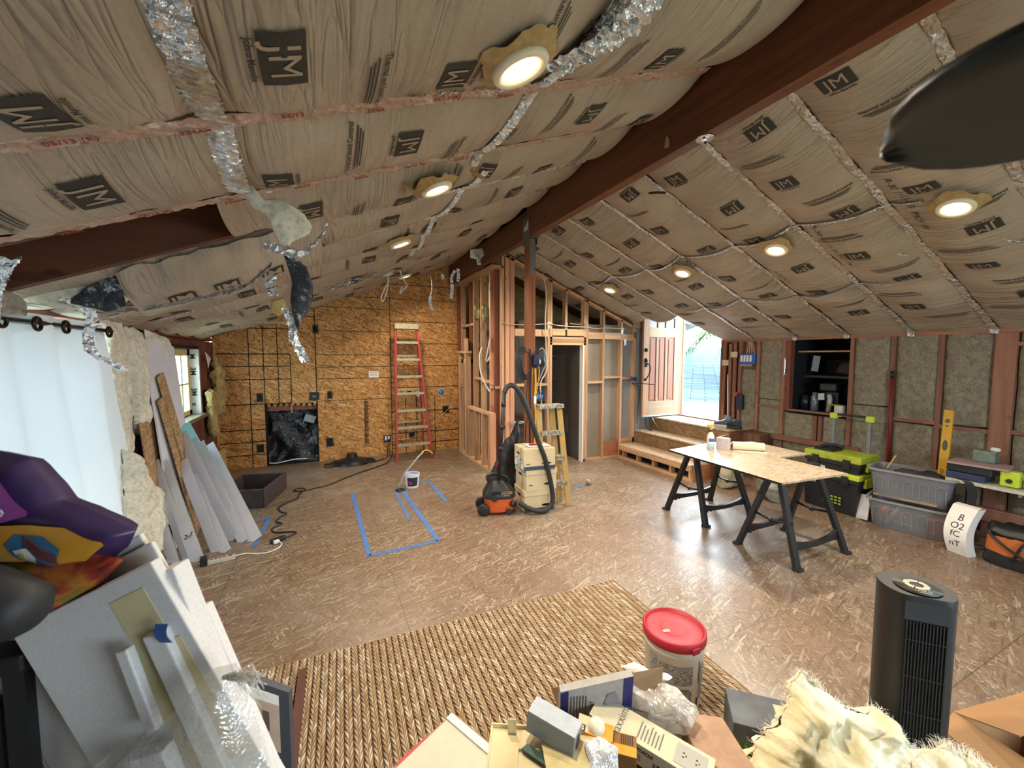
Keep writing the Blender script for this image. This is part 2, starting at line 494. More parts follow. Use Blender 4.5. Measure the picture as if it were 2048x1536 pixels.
# roof deck (what shows through the gaps between batts)
cl = struct('ceiling')
mb = MB()
for sx0, sx1 in ((-1.75, XR), (XR, 5.0)):
    mb.box(sx0, sx1, -2.0, 7.75, 0, 0.02)
    for i in range(-8, 0): mb.v[i] = (mb.v[i][0], mb.v[i][1], pz(mb.v[i][0]) + 0.27 + (mb.v[i][2]))
for y0, y1 in ((-2.0, 4.6), (5.68, 7.75)):
    mb.box(5.0, 6.1, y0, y1, 0, 0.02)
    for i in range(-8, 0): mb.v[i] = (mb.v[i][0], mb.v[i][1], pz(mb.v[i][0]) + 0.27 + (mb.v[i][2]))
mb.build('roof_deck', M_rafter, cl)
def rafter(x0, x1, y, w=0.04, name='rafter', dz=0.0):
    m = MB()
    zs = [pz(x0) + dz, pz(x1) + dz]
    m.add([(x0, y - w / 2, zs[0]), (x1, y - w / 2, zs[1]), (x1, y + w / 2, zs[1]), (x0, y + w / 2, zs[0]),
           (x0, y - w / 2, zs[0] + 0.26), (x1, y - w / 2, zs[1] + 0.26), (x1, y + w / 2, zs[1] + 0.26), (x0, y + w / 2, zs[0] + 0.26)],
          [(0, 3, 2, 1), (4, 5, 6, 7), (0, 1, 5, 4), (1, 2, 6, 5), (2, 3, 7, 6), (3, 0, 4, 7)])
    return m.build(name, M_rafter, cl)
for k in range(-2, 10):
    yl = seamL(k, 0)
    if k != 2: rafter(-1.55, 2.19, min(yl, 7.6), dz=0.012)
    rafter(2.30, 5.0 if 5 <= k <= 7 else 5.98, min(seamR(k, 0), 7.6), dz=0.012)
rafter(-1.55, 2.19, 2.74, 0.05, dz=-0.02)
m = MB(); m.box(-1.72, -1.64, -2.0, 7.75, 2.1, 2.55); m.build('eave_blocking', M_rafter, cl)
m = MB(); m.box(6.09, 6.16, -2.0, 4.6, 2.05, 2.55); m.build('eave_blocking', M_rafter, cl)
# ridge beams
mb = MB(); mb.box(2.20, 2.29, -1.9, 4.36, 3.19, 3.56); bm1 = mb.build('ridge_beam', M_beam, None, bevel=0.004)
tag(bm1, 'long brown timber ridge beam overhead running from camera to post', 'beam')
mb = MB(); mb.box(2.20, 2.29, 4.37, 7.62, 3.19, 3.50); bm2 = mb.build('ridge_beam', M_beam, None, bevel=0.004)
tag(bm2, 'shorter brown ridge beam beyond the post, resting above the stud wall', 'beam')

# ---- back wall (y = 7.65)
wb = struct('wall_back')
mb = MB()
def gable(x): return min(pz(x) + 0.27, 3.9)
def wallpiece(x0, x1, z0, z1=None):
    y0, y1 = 7.65, 7.69
    za = z1 if z1 is not None else gable(x0); zb_ = z1 if z1 is not None else gable(x1)
    mb.add([(x0, y0, z0), (x1, y0, z0), (x1, y1, z0), (x0, y1, z0), (x0, y0, za), (x1, y0, zb_), (x1, y1, zb_), (x0, y1, za)],
           [(0, 3, 2, 1), (4, 5, 6, 7), (0, 1, 5, 4), (1, 2, 6, 5), (2, 3, 7, 6), (3, 0, 4, 7)])
wallpiece(-1.56, -0.90, 0); wallpiece(-0.90, -0.12, 1.02); wallpiece(-0.12, 2.25, 0); wallpiece(2.25, 2.40, 0)
mb.build('osb_sheathing', M_osbwall, wb)
mb = MB(); 
mb.box(2.40, 6.1, 7.66, 7.70, 0, 3.9)
mb.build('insulated_panel', M_fluffy, wb)
# dark joints between OSB sheets
mb = MB()
def hl(x0, x1, z, w=0.006): mb.box(x0, x1, 7.643, 7.651, z - w, z + w)
def vl(x, z0, z1, w=0.005): mb.box(x - w, x + w, 7.643, 7.651, z0, z1)
for z in (2.25, 1.84, 1.64, 1.43, 1.03): hl(-1.52, -0.52, z, 0.007)
hl(-0.52, -0.12, 2.47)
for z in (0.62, 0.42, 0.21): hl(-1.52, -0.90, z)
vl(-1.09, 0, 2.38); vl(-0.89, 1.02, 2.3); vl(-0.69, 1.02, 2.35); vl(-0.51, 1.02, 1.84); vl(-0.13, 0, 2.58, 0.004); vl(-0.13, 1.02, 2.6)
for z in (2.64, 2.24, 1.83, 1.62, 1.42): hl(-0.12, 1.10, z, 0.004)
hl(-0.12, 1.10, 1.04, 0.003); vl(1.10, 0.0, 3.05, 0.005)
for z in (3.10, 2.84, 2.44, 2.04, 1.63, 1.23): hl(1.10, 2.38, z, 0.004)
for z in (0.78, 0.38, 0.17): hl(1.10, 2.38, z, 0.006)
for x in (1.35, 1.55, 1.90): vl(x, 0.0, 1.04, 0.005)
hl(0.7, 1.1, 2.84, 0.004); vl(0.64, 0.24, 1.02, 0.003)
mb.build('sheet_joint', M_void, wb)
# dark weathered strip beside the centre joint
mb = MB()
for i in range(34):
    z = 0.24 + i * 0.023
    mb.box(0.62 + random.uniform(0, .01), 0.70 - random.uniform(0, .02), 7.642, 7.651, z, z + random.uniform(0.006, .014))
mb.build('weathered_strip', plain('weathered', '#4b3018', 0.9), wb)
# fireplace opening: recess box
mb = MB(); mb.box(-0.92, -0.88, 7.66, 8.3, 0, 1.05); mb.box(-0.14, -0.10, 7.66, 8.3, 0, 1.05); mb.box(-0.92, -0.10, 8.28, 8.32, 0, 1.1); mb.box(-0.92, -0.10, 7.66, 8.3, 1.04, 1.08); mb.box(-0.92, -0.10, 7.66, 8.3, -0.02, 0.012)
mb.build('opening_box', M_void, wb)
mb = MB(); mb.box(-0.90, -0.12, 7.72, 7.76, 0.90, 0.99); mb.build('opening_header', M_redz, wb)
mb = MB(); mb.box(-0.53, -0.50, 7.70, 7.74, 0.86, 1.01); mb.build('opening_block', M_studz, wb)
mb = MB()
for i in range(9):
    x = -0.84 + i * 0.085
    mb.lathe([(0.002, 0), (random.uniform(.02, .04), 0.03), (0.03, random.uniform(.05, .09)), (0.0, 0.1)], 8, TR(x, 7.69, 0.95 + random.uniform(0, .02)))
mb.build('insulation_tuft', M_fluffy, wb, smooth=True)

# ---- outlet boxes on the back wall
def outlet(x, z, w, h, label, inner=None, hole=False, y=7.645):
    t = thing('outlet_box', label, 'electrical box', (x, y, z))
    mb = MB(); d = 0.012
    mb.box(-w / 2, w / 2, -d, 0.0, -h / 2, h / 2)
    mb.build('box_rim', M_black, t, bevel=0.003)
    if inner == 'wires':
        mb = MB()
        for i in range(4):
            mb.tube(smooth_path([(-.02 + i * .012, -d, .01), (-.02 + i * .014, -.03, .0), (-.015 + i * .012, -.025, -.02)], 4), 0.0035, 6)
        mb.build('wire_ends', plain('copper_tan_wire', '#d9b98a', 0.4), t, smooth=True)
    elif inner == 'plugs':
        mb = MB(); mb.cbox((-0.026, -0.016, 0.01), (0.034, 0.012, 0.075)); mb.cbox((0.026, -0.016, 0.01), (0.034, 0.012, 0.075)); mb.build('receptacle', M_white, t, bevel=0.003)
        mb = MB(); mb.cbox((0.026, -0.03, -0.02), (0.03, 0.03, 0.03)); mb.build('plug', M_black, t, bevel=0.004)
    else:
        mb = MB(); mb.box(-w * .36, w * .36, -d - .002, -d + .002, -h * .38, h * .38); mb.build('box_recess', M_void, t)
    return t
outlet(-0.96, 1.14, 0.09, 0.14, 'black single outlet box in the sheathing, upper left of the fireplace opening')
outlet(-0.98, 0.31, 0.10, 0.13, 'black outlet box low on the sheathing, left of the fireplace opening')
outlet(-0.12, 2.26, 0.085, 0.14, 'highest black outlet box on the sheathed back wall')
outlet(-0.17, 1.13, 0.15, 0.14, 'double outlet box with bare wire ends above the fireplace opening', 'wires')
outlet(0.07, 1.14, 0.075, 0.13, 'narrow outlet box just right of the wire-filled double box')
outlet(0.05, 0.32, 0.11, 0.15, 'outlet box low on the wall just right of the fireplace opening')
outlet(1.01, 0.30, 0.13, 0.13, 'double outlet with white receptacles and a black plug beside the red ladder', 'plugs')
outlet(1.46, 0.33, 0.10, 0.12, 'black outlet box seen low between the rails of the red ladder')
outlet(2.11, 0.78, 0.12, 0.13, 'square dark outlet hole crossed by the thin tan cable')
outlet(1.42, 1.13, 0.08, 0.06, 'tiny dark outlet box behind the fourth ladder step', )
t = thing('dryer_vent', 'square metal vent plate with round collar on the right of the sheathed wall', 'vent', (2.02, 7.645, 1.12))
mb = MB(); mb.prism([(-.06, -.07), (.07, -.07), (.07, .05), (.05, .08), (-.05, .08), (-.07, .04)], 0, .006, R(PI / 2)); mb.build('vent_plate', M_galv, t)
mb = MB(); mb.lathe([(0.0, 0.03), (.025, .03), (.045, .03), (.05, .02), (.05, 0)], 20, R(PI / 2)); mb.build('vent_collar', M_steel, t, smooth=True)
# paper notes
def note(x, z, w, h, label, lines=3, rz=0.0):
    t = thing('paper_note', label, 'paper', (x, 7.64, z), rot=(0, rz, 0))
    mb = MB(); mb.grid(4, 2, lambda u, v: ((u - .5) * w, -.004 * math.sin(u * 3), (v - .5) * h)); mb.build('sheet', M_paper, t, solid=0.001)
    mb = MB()
    for i in range(lines): mb.box(-w * .38, w * .36, -.008, -.006, h * (.25 - i * .22), h * (.25 - i * .22) + h * .05)
    mb.build('handwriting', plain('note_ink', '#b07a6a', 0.8), t)
note(0.80, 1.48, 0.17, 0.115, 'white paper note with faint writing tacked to the middle of the OSB wall')
note(1.60, 1.10, 0.09, 0.10, 'small pink paper note seen through the red ladder', 2)

# ---- left wall (x = -1.55)
wl = struct('wall_left')
mb = MB()
def lw(y0, y1, z0, z1): mb.box(-1.68, -1.64, y0, y1, z0, z1)
lw(-2, 1.0, 0, 2.15); lw(1.0, 3.95, 2.1, 2.3); lw(3.95, 5.5, 0, 2.3); lw(5.5, 6.85, 0, 1.03); lw(5.5, 6.85, 1.93, 2.3); lw(6.85, 7.7, 0, 2.3)
mb.build('sheathing', M_redz, wl)
for y in (3.97, 4.36, 4.75, 4.80, 5.10, 5.46, 6.88, 7.15, 7.4, 7.60):
    mb = MB(); mb.box(-1.64, -1.55, y, y + 0.04, 0.04, 2.02); mb.build('stud', M_redz, wl)
for y in (5.75, 6.1, 6.45):
    mb = MB(); mb.box(-1.64, -1.55, y, y + 0.04, 0.04, 0.97); mb.build('stud', M_redz, wl)
mb = MB(); mb.box(-1.64, -1.55, -1.9, 7.64, 2.03, 2.08); mb.build('top_plate', M_redy, wl)
mb = MB(); mb.box(-1.64, -1.53, -1.9, 7.64, 2.085, 2.125); mb.build('top_plate', M_redy, wl)
mb = MB(); mb.box(-1.60, -1.48, 0.9, 3.98, 2.04, 2.19); mb.build('slider_header', M_redy, wl, bevel=0.004)
mb = MB(); mb.box(-1.64, -1.55, 3.98, 7.64, 0.0, 0.04); mb.build('bottom_plate', M_redy, wl)
mb = MB(); mb.box(-1.64, -1.55, 6.9, 7.6, 1.62, 1.66); mb.build('fire_block', M_redy, wl)
mb = MB(); mb.box(-1.64, -1.55, 4.02, 5.5, 0.80, 0.84); mb.build('fire_block', M_redy, wl)
mb = MB(); mb.box(-1.75, -1.64, -1.95, 0.95, 0.0, 2.1); mb.build('plain_panel', M_dry, wl)
# left window
w1 = struct('window_1')
M_ywood = wood('pale_yellow_sash', '#d8c48a', 2, 0.85)
M_tape3 = plain('white_flashing_tape', '#c9cbc6', 0.5, nz=0.08, scale=8)
mb = MB(); mb.box(-1.70, -1.55, 6.82, 6.86, 0.98, 1.93); mb.build('jamb', M_tape3, w1)
mb = MB(); mb.box(-1.70, -1.50, 5.45, 6.90, 0.97, 1.02); mb.build('sill', wood('weathered_sill', '#7a7258', 1), w1, bevel=0.003)
mb = MB(); mb.box(-1.70, -1.55, 5.48, 6.86, 1.90, 1.94); mb.build('head_trim', M_void, w1)
mb = MB()
for z, s in ((1.80, 'M'), (1.60, '3M'), (1.32, '3M'), (1.15, 'x')):
    put_text(mb, s, 0.085, TR(-1.62, 6.816, z, PI / 2, 0, 0) @ R(0, 0, -PI / 2), True)
mb.build('tape_print', M_ink, w1)
mb = MB()
for y0, y1, z0, z1 in ((5.50, 5.58, 1.02, 1.90), (6.70, 6.81, 1.02, 1.90), (5.5, 6.81, 1.02, 1.09), (5.5, 6.81, 1.81, 1.90), (6.42, 6.45, 1.09, 1.81), (6.06, 6.12, 1.09, 1.81), (5.58, 6.70, 1.43, 1.45)):
    mb.box(-1.70, -1.645, y0, y1, z0, z1)
mb.build('sash', M_ywood, w1, bevel=0.004)
def glass(name='window_glass', tint=(0.9, 0.97, 1, 1), rough=0.0):
    t = NT(name)
    tr = t.n('BsdfTransparent'); tr.inputs[0].default_value = tint
    gl = t.n('BsdfGlossy'); gl.inputs['Roughness'].default_value = 0.03
    mx = t.n('MixShader'); mx.inputs[0].default_value = 0.08
    t.l(tr.outputs[0], mx.inputs[1]); t.l(gl.outputs[0], mx.inputs[2])
    t.l(mx.outputs[0], t.t.nodes['Material Output'].inputs['Surface'])
    return t.m
M_glass = glass()
mb = MB(); mb.box(-1.68, -1.675, 5.58, 6.70, 1.09, 1.81); mb.build('glass', M_glass, w1)

# sliding door behind the curtain
w2 = struct('window_2')
mb = MB()
for y0, y1, z0, z1 in ((1.0, 1.06, 0, 2.04), (3.88, 3.95, 0, 2.04), (1.0, 3.95, 1.98, 2.04), (1.0, 3.95, 0, 0.06), (2.42, 2.52, 0.06, 1.98)): mb.box(-1.66, -1.60, y0, y1, z0, z1)
mb.build('slider_frame', M_white, w2, bevel=0.003)
mb = MB(); mb.box(-1.635, -1.63, 1.06, 3.88, 0.06, 1.98); mb.build('glass', M_glass, w2)

# ---- right wall (x = 6)
wr = struct('wall_right')
mb = MB()
def rw(y0, y1, z0, z1): mb.box(6.09, 6.13, y0, y1, z0, z1)
rw(-0.3, 2.87, 0, 2.3); rw(2.87, 3.62, 0, 1.03); rw(2.87, 3.62, 2.06, 2.3); rw(3.62, 4.68, 0, 2.3); rw(4.68, 5.58, 0, 0.66); rw(5.58, 7.7, 0, 3.0)
rw(-2.0, -1.0, 0, 2.3); rw(-1.0, -0.3, 0, 0.8); rw(-1.0, -0.3, 2.0, 2.3)  # gap behind the camera, added to let in fill daylight
mb.build('sheathing', M_midz, wr)
bays = [(4.08, 4.34), (3.69, 4.04), (3.57, 3.66), (2.46, 2.83), (2.05, 2.42), (1.66, 2.01), (1.13, 1.50), (0.72, 1.09), (0.32, 0.68), (-0.08, 0.28)]
for yy in (-0.12, 0.28, 0.68, 1.09, 2.015, 2.42, 2.83, 3.66, 4.04, 4.34, 4.45):
    m2 = MB(); m2.box(6.0, 6.09, yy, yy + 0.04, 0.04, 2.03); m2.build('stud', M_midz, wr)
m2 = MB(); m2.box(5.99, 6.09, 1.51, 1.655, 0.04, 2.03); m2.build('post', M_midz, wr, bevel=0.003)
for yy in (4.60, 4.655): 
    m2 = MB(); m2.box(5.99, 6.09, yy, yy + 0.045, 0.64, 2.03); m2.build('jack_stud', M_midz, wr)
m2 = MB(); m2.box(6.0, 6.09, 3.585, 3.66, 1.03, 2.03); m2.build('jack_stud', M_redz, wr)
m2 = MB(); m2.box(5.99, 6.09, -1.9, 4.70, 2.03, 2.08); m2.build('top_plate', M_midy, wr)
m2 = MB(); m2.box(6.0, 6.09, -1.9, 4.4, 0.0, 0.04); m2.build('bottom_plate', M_midy, wr)
for y0, y1, z in ((3.70, 4.04, 1.04), (2.055, 2.42, 1.06), (1.655, 2.015, 1.03), (1.13, 1.51, 1.05), (1.13, 1.51, 1.9), (2.87, 3.585, 1.015)):
    m2 = MB(); m2.box(6.0, 6.09, y0, y1, z, z + 0.04); m2.build('fire_block', M_midy, wr)
m2 = MB(); m2.box(5.95, 5.99, 2.70, 3.80, 0.60, 0.67); m2.build('rail_board', M_midy, wr, bevel=0.002)
m2 = MB(); m2.box(5.93, 5.985, 0.3, 1.72, 0.16, 0.30); m2.build('rail_board', M_midy, wr, bevel=0.002)
for yy in (3.15, 3.21): m2 = MB(); m2.box(6.0, 6.09, yy, yy + 0.04, 0.04, 1.01); m2.build('cripple_stud', M_midz, wr)
def wool_panel(y0, y1, z0, z1, seed=0, par=wr, x=6.035, mat=None):
    m = MB()
    nu = max(4, int((y1 - y0) / 0.03)); nv = max(6, int((z1 - z0) / 0.03))
    def f(u, v):
        y = y0 + (y1 - y0) * u; z = z0 + (z1 - z0) * v
        e = min(u, 1 - u, 0.12) / 0.12
        return (x - 0.03 * e ** 0.5 + 0.016 * noise.fractal(Vector((y * 7, z * 7, seed)), 1, 2, 3), y, z)
    m.grid(nu, nv, f)
    return m.build('mineral_wool_panel', mat or M_wool, par, smooth=True)
for i, (a, b) in enumerate(bays):
    if a > 3.6 and a < 3.8: wool_panel(a, b, 0.04, 1.04, i); wool_panel(a, b, 1.08, 1.16, i + 20); wool_panel(a, b, 1.17, 2.03, i + 30)
    elif abs(a - 3.57) < .01: wool_panel(2.87, 3.15, 0.04, 1.01, i); wool_panel(3.25, 3.66, 0.04, 1.01, i + 50)
    elif abs(a - 2.46) < .01: wool_panel(a, b, 0.04, 1.20, i); wool_panel(a, b, 1.215, 2.03, i + 9)
    elif abs(a - 4.08) < .01: wool_panel(a, b, 0.04, 1.60, i)
    else: wool_panel(a, b, 0.04, 1.04, i); wool_panel(a, b, 1.09, 2.03, i + 11)
# recessed dark storage niche
mb = MB(); mb.box(6.09, 6.9, 2.85, 2.88, 0.9, 2.1); mb.box(6.09, 6.9, 3.6, 3.63, 0.9, 2.1); mb.box(6.88, 6.92, 2.85, 3.63, 0.9, 2.1); mb.box(6.0, 6.9, 2.87, 3.6, 1.00, 1.03); mb.box(6.09, 6.9, 2.85, 3.63, 2.06, 2.09)
mb.build('niche_box', plain('niche_dark', '#14171d', 0.8), wr)
mb = MB(); mb.box(6.2, 6.88, 2.88, 3.6, 1.86, 1.88); mb.build('niche_shelf', M_studz, wr)
mb = MB(); mb.box(6.35, 6.88, 2.88, 3.6, 1.50, 1.53); mb.build('niche_shelf', plain('dark_shelf', '#2c2f37', 0.6), wr)
t = thing('grab_bar', 'chrome pull bar fixed on the left stud of the dark wall niche', 'handle', (5.97, 3.62, 1.66))
mb = MB(); mb.tube(smooth_path([(0.03, .02, -.12), (-0.03, .01, -.12), (-0.035, 0, -.10), (-0.035, 0, .10), (-0.03, .01, .12), (0.03, .02, .12)], 4), 0.008, 8)
mb.build('bar', plain('chrome', '#dfe3e8', 0.15, 1.0, nz=0), t, smooth=True)
mb = MB(); mb.cyl((0.02, .02, -.132), .016, .024); mb.cyl((0.02, .02, .108), .016, .024); mb.build('mount', plain('chrome2', '#dfe3e8', 0.2, 1.0, nz=0), t, smooth=True)

# rear walls, never seen directly but they close the room
wq = struct('wall_rear')
mb = MB(); mb.box(-1.7, 6.1, -2.05, -2.0, 0, 1.0); mb.box(-1.7, 6.1, -2.05, -2.0, 2.2, 3.8); mb.box(-1.7, 1.4, -2.05, -2.0, 1.0, 2.2); mb.box(3.4, 6.1, -2.05, -2.0, 1.0, 2.2)  # unseen opening put into this wall for fill daylight
mb.build('rear_panel', M_dry, wq)
# ---- partition (closet) wall at y = 5.72
wp = struct('wall_closet')
Yp = 5.72
def stx(x0, x1, z0, z1, nm='stud', mat=None, y0=Yp, y1=Yp + 0.09, par=None):
    m = MB(); m.box(x0, x1, y0, y1, z0, z1); return m.build(nm, mat or M_studz, par or wp)
def ptz(x): return pz(x) - 0.10
for x0, x1 in ((2.47, 2.51), (2.53, 2.60), (2.61, 2.68), (3.27, 3.31), (3.315, 3.355), (3.97, 4.01), (4.015, 4.055), (4.36, 4.40), (4.75, 4.79), (5.05, 5.09)):
    stx(x0, x1, 0.04, ptz(x0) - 0.02, 'stud', M_pinkz if x0 < 2.7 and x0 > 2.5 else M_studz)
stx(3.60, 3.64, 2.25, ptz(3.6) - .02, 'cripple_stud')
stx(3.31, 4.01, 1.99, 2.03, 'door_header', M_studx); stx(3.31, 4.01, 2.035, 2.075, 'door_header', M_studx)
stx(3.31, 4.01, 2.08, 2.12, 'door_header', M_studx)
for x0, x1, z in ((2.69, 3.27, 2.12), (3.36, 3.60, 2.14), (3.64, 3.97, 2.14), (4.06, 4.36, 2.10), (4.40, 4.75, 2.10), (4.79, 5.05, 2.08)):
    stx(x0, x1, z, z + 0.11, 'fire_block', M_studx)
for x0, x1, z in ((2.69, 3.27, 1.33), (4.06, 4.36, 1.34), (4.40, 4.75, 1.42), (4.79, 5.05, 1.40)):
    stx(x0, x1, z, z + 0.04, 'fire_block', M_studx)
stx(4.03, 4.79, 0.0, 0.04, 'bottom_plate', M_studx); stx(2.45, 3.33, 0.0, 0.04, 'bottom_plate', M_studx)
stx(4.79, 5.1, 0.24, 0.34, 'bottom_plate', M_studx)
stx(4.40, 4.75, 0.04, 0.30, 'osb_patch', wood('reddish_ply', '#b06f4c', 0), y0=Yp + .03, y1=Yp + .05)
for (a, b, nm) in ((2.30, 5.10, 'top_plate'), (2.30, 5.10, 'top_plate2')):
    m = MB(); dz = 0.0 if nm == 'top_plate' else 0.045
    za, zb_ = ptz(a) + dz, ptz(b) + dz
    y0, y1 = Yp, Yp + 0.09
    m.add([(a, y0, za - .04), (b, y0, zb_ - .04), (b, y1, zb_ - .04), (a, y1, za - .04), (a, y0, za), (b, y0, zb_), (b, y1, zb_), (a, y1, za)],
          [(0, 3, 2, 1), (4, 5, 6, 7), (0, 1, 5, 4), (1, 2, 6, 5), (2, 3, 7, 6), (3, 0, 4, 7)])
    m.build('top_plate', M_studx if dz == 0 else M_rafter, wp)
# short ceiling stubs that run past the plate
for x in (3.0, 3.55, 4.2, 4.85):
    m = MB(); m.box(x, x + 0.28, 5.2, 5.72, 0, 0.05)
    for i in range(8): m.v[i] = (m.v[i][0], m.v[i][1], pz(m.v[i][0]) - 0.09 + m.v[i][2])
# drywall seen from behind between the studs
mb = MB()
mb.box(4.055, 5.10, Yp + 0.095, Yp + 0.11, 0.0, 2.35); mb.build('drywall_back', M_dry, wp)
mb = MB(); mb.box(4.79, 5.10, Yp + 0.085, Yp + 0.095, 0.3, 2.3); mb.build('drywall_back', M_drygrey, wp)
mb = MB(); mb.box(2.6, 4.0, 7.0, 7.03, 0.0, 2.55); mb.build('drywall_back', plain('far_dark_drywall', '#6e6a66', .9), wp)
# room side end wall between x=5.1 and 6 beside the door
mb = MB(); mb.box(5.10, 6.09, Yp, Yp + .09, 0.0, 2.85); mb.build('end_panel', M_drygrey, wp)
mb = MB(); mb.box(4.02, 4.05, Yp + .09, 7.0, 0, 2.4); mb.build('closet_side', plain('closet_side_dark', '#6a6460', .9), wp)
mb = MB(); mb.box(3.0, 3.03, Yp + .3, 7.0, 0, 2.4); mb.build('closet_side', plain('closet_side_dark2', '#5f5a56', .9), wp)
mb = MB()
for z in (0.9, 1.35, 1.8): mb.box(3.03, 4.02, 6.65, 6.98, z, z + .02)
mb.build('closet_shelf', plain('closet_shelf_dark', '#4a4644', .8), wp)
mb = MB(); mb.box(3.95, 3.97, Yp - .004, Yp + .09, 0, 1.99); mb.build('door_edge_strip', M_paper, wp)
# nail plates with cables
for i, (x, z) in enumerate(((3.29, 2.30), (3.62, 2.29), (3.99, 2.30), (4.38, 2.29), (4.77, 2.25), (4.84, 2.05), (5.07, 2.18))):
    m = MB(); m.cbox((x, Yp - .003, z), (.05, .004, .11)); m.build('nail_plate', M_galv, wp)

# cables through the partition
def cable(name, pts, r, mat, label, cat='cable', group=None, n=6, seg=7):
    m = MB(); m.tube(smooth_path(pts, n), r, seg); o = m.build(name, mat, None, smooth=True)
    return tag(o, label, cat, group)
M_romex = plain('tan_cable', '#c9b896', 0.5)
M_romexw = plain('white_cable', '#dcd9cf', 0.45)
cable('cable', [(2.45, 5.70, 2.31), (2.7, 5.69, 2.29), (3.0, 5.70, 2.30), (3.29, 5.705, 2.32), (3.45, 5.69, 2.30), (3.7, 5.70, 2.29), (4.0, 5.705, 2.29), (4.2, 5.69, 2.27), (4.4, 5.70, 2.29), (4.8, 5.70, 2.28)], 0.008, M_romex, 'tan electrical cable running level through the closet wall studs above the doorway')
cable('cable', [(3.15, 5.68, 3.1), (3.22, 5.68, 2.8), (3.20, 5.68, 2.4), (3.22, 5.69, 2.0), (3.24, 5.69, 1.6), (3.13, 5.69, 1.38), (3.14, 5.69, 1.1), (3.16, 5.69, 1.0)], 0.010, M_romex, 'tan cable drooping down the stud left of the closet doorway to the blue box')
cable('cable', [(3.72, 5.78, 2.35), (3.9, 5.8, 2.34), (4.0, 5.8, 2.35)], 0.006, M_romex, 'short tan cable stub above the closet header')
# blue outlet box on the partition
def bluebox(x, y, z, w, h, label, wires=True, rz=0.0):
    t = thing('outlet_box', label, 'electrical box', (x, y, z), rz)
    m = MB(); m.box(-w / 2, w / 2, 0, .006, -h / 2, h / 2); m.box(-w / 2, -w / 2 + .004, -.05, 0, -h / 2, h / 2); m.box(w / 2 - .004, w / 2, -.05, 0, -h / 2, h / 2); m.box(-w / 2, w / 2, -.05, 0, -h / 2, -h / 2 + .004); m.box(-w / 2, w / 2, -.05, 0, h / 2 - .004, h / 2)
    m.build('box_shell', M_blue, t)
    if wires:
        m = MB()
        for i in range(5):
            xx = -w * .35 + i * w * .17
            m.tube(smooth_path([(xx, 0, h * .2), (xx + .01, -.06, .0), (xx + random.uniform(-.01, .01), -.05, -h * .35)], 4), .003, 5)
        m.build('wire_ends', M_paper, t, smooth=True)
    return t
bluebox(3.05, 5.70, 1.18, 0.24, 0.11, 'blue multi-gang outlet box with white wire ends behind the wooden post')
bluebox(5.02, 5.70, 1.40, 0.10, 0.06, 'small blue outlet box on the stud beside the entry door', False)
t = thing('switch_box', 'grey metal conduit box with wires on the pink corner stud, low behind the hose', 'electrical box', (2.66, 5.66, 0.77))
m = MB(); m.box(-.09, .03, -.02, .03, -.022, .022); m.build('box_shell', M_galv, t, bevel=.003)
m = MB(); m.tube([(.03, 0, .01), (.14, -.02, .02)], .006, 6); m.tube([(.03, 0, -.01), (.13, .0, -.01), (.16, 0, .0)], .006, 6); m.build('wires', M_romex, t, smooth=True)

# ---- bathroom stud wall along y at x = 2.46
wb2 = struct('wall_bathroom')
def sty(y0, y1, z0, z1, x0=2.46, x1=2.55, nm='stud', mat=None):
    m = MB(); m.box(x0, x1, y0, y1, z0, z1); return m.build(nm, mat or M_studz, wb2)
for yy, mt in ((5.84, M_redz), (6.02, M_pinkz), (6.42, M_studz), (6.80, M_studz), (7.00, M_redz), (7.50, M_studz)):
    sty(yy, yy + 0.04, 0.04, 3.17, 2.40, 2.49, mat=mt)
m = MB(); m.box(2.30, 2.50, 5.72, 7.6, 3.13, 3.17); m.build('top_plate', M_study, wb2)
m = MB(); m.box(2.40, 2.49, 5.72, 7.6, 0.0, 0.04); m.build('bottom_plate', M_study, wb2)
# low pony wall in front of it
for yy in (5.80, 6.10, 6.42, 6.74):
    sty(yy, yy + 0.04, 0.04, 0.89, 2.28, 2.37, 'pony_stud')
m = MB(); m.box(2.28, 2.37, 5.74, 6.82, 0.89, 0.93); m.build('pony_cap', M_study, wb2)
m = MB(); m.box(2.28, 2.37, 5.70, 7.35, 0.0, 0.04); m.build('bottom_plate', M_study, wb2)
stb = MB(); stb.box(2.28, 2.37, 5.72, 5.78, 0.04, 0.89); stb.build('pony_stud', M_pinkz, wb2)
for yy in (6.88, 6.93, 7.3):
    sty(yy, yy + 0.04, 0.04, 1.86, 2.28, 2.37)
m = MB(); m.box(2.27, 2.38, 6.85, 7.42, 1.86, 1.90); m.build('short_wall_cap', M_study, wb2)
m = MB(); m.box(2.29, 2.33, 6.9, 7.02, 1.90, 2.12); m.build('short_block', M_studz, wb2)
for y0, y1, z in ((5.88, 6.02, 1.35), (6.06, 6.42, 1.37), (6.46, 6.80, 1.40), (5.78, 6.02, 1.30)):
    m = MB(); m.box(2.40, 2.49, y0, y1, z, z + .04); m.build('fire_block', M_study, wb2)
m = MB(); m.box(2.40, 2.49, 6.84, 7.5, 2.35, 2.39); m.build('fire_block', M_study, wb2)
m = MB(); m.box(2.36, 2.40, 7.55, 7.64, 0.0, 3.3); m.build('end_stud', M_redz, wb2)
# insulation patches far behind
for i, (x0, x1, z0, z1) in enumerate(((2.62, 2.75, 1.3, 3.1), (2.95, 3.15, 0.8, 2.6), (3.3, 3.6, 0.3, 2.9))):
    m = MB()
    m.grid(6, 26, lambda u, v: (x0 + (x1 - x0) * u, 7.62 - .05 * math.sin(PI * u) + .02 * noise.noise(Vector((u * 3, v * 12, i))), z0 + (z1 - z0) * v)); m.build('wall_insulation', M_fluffy if i else M_fluffw, wb2, smooth=True)
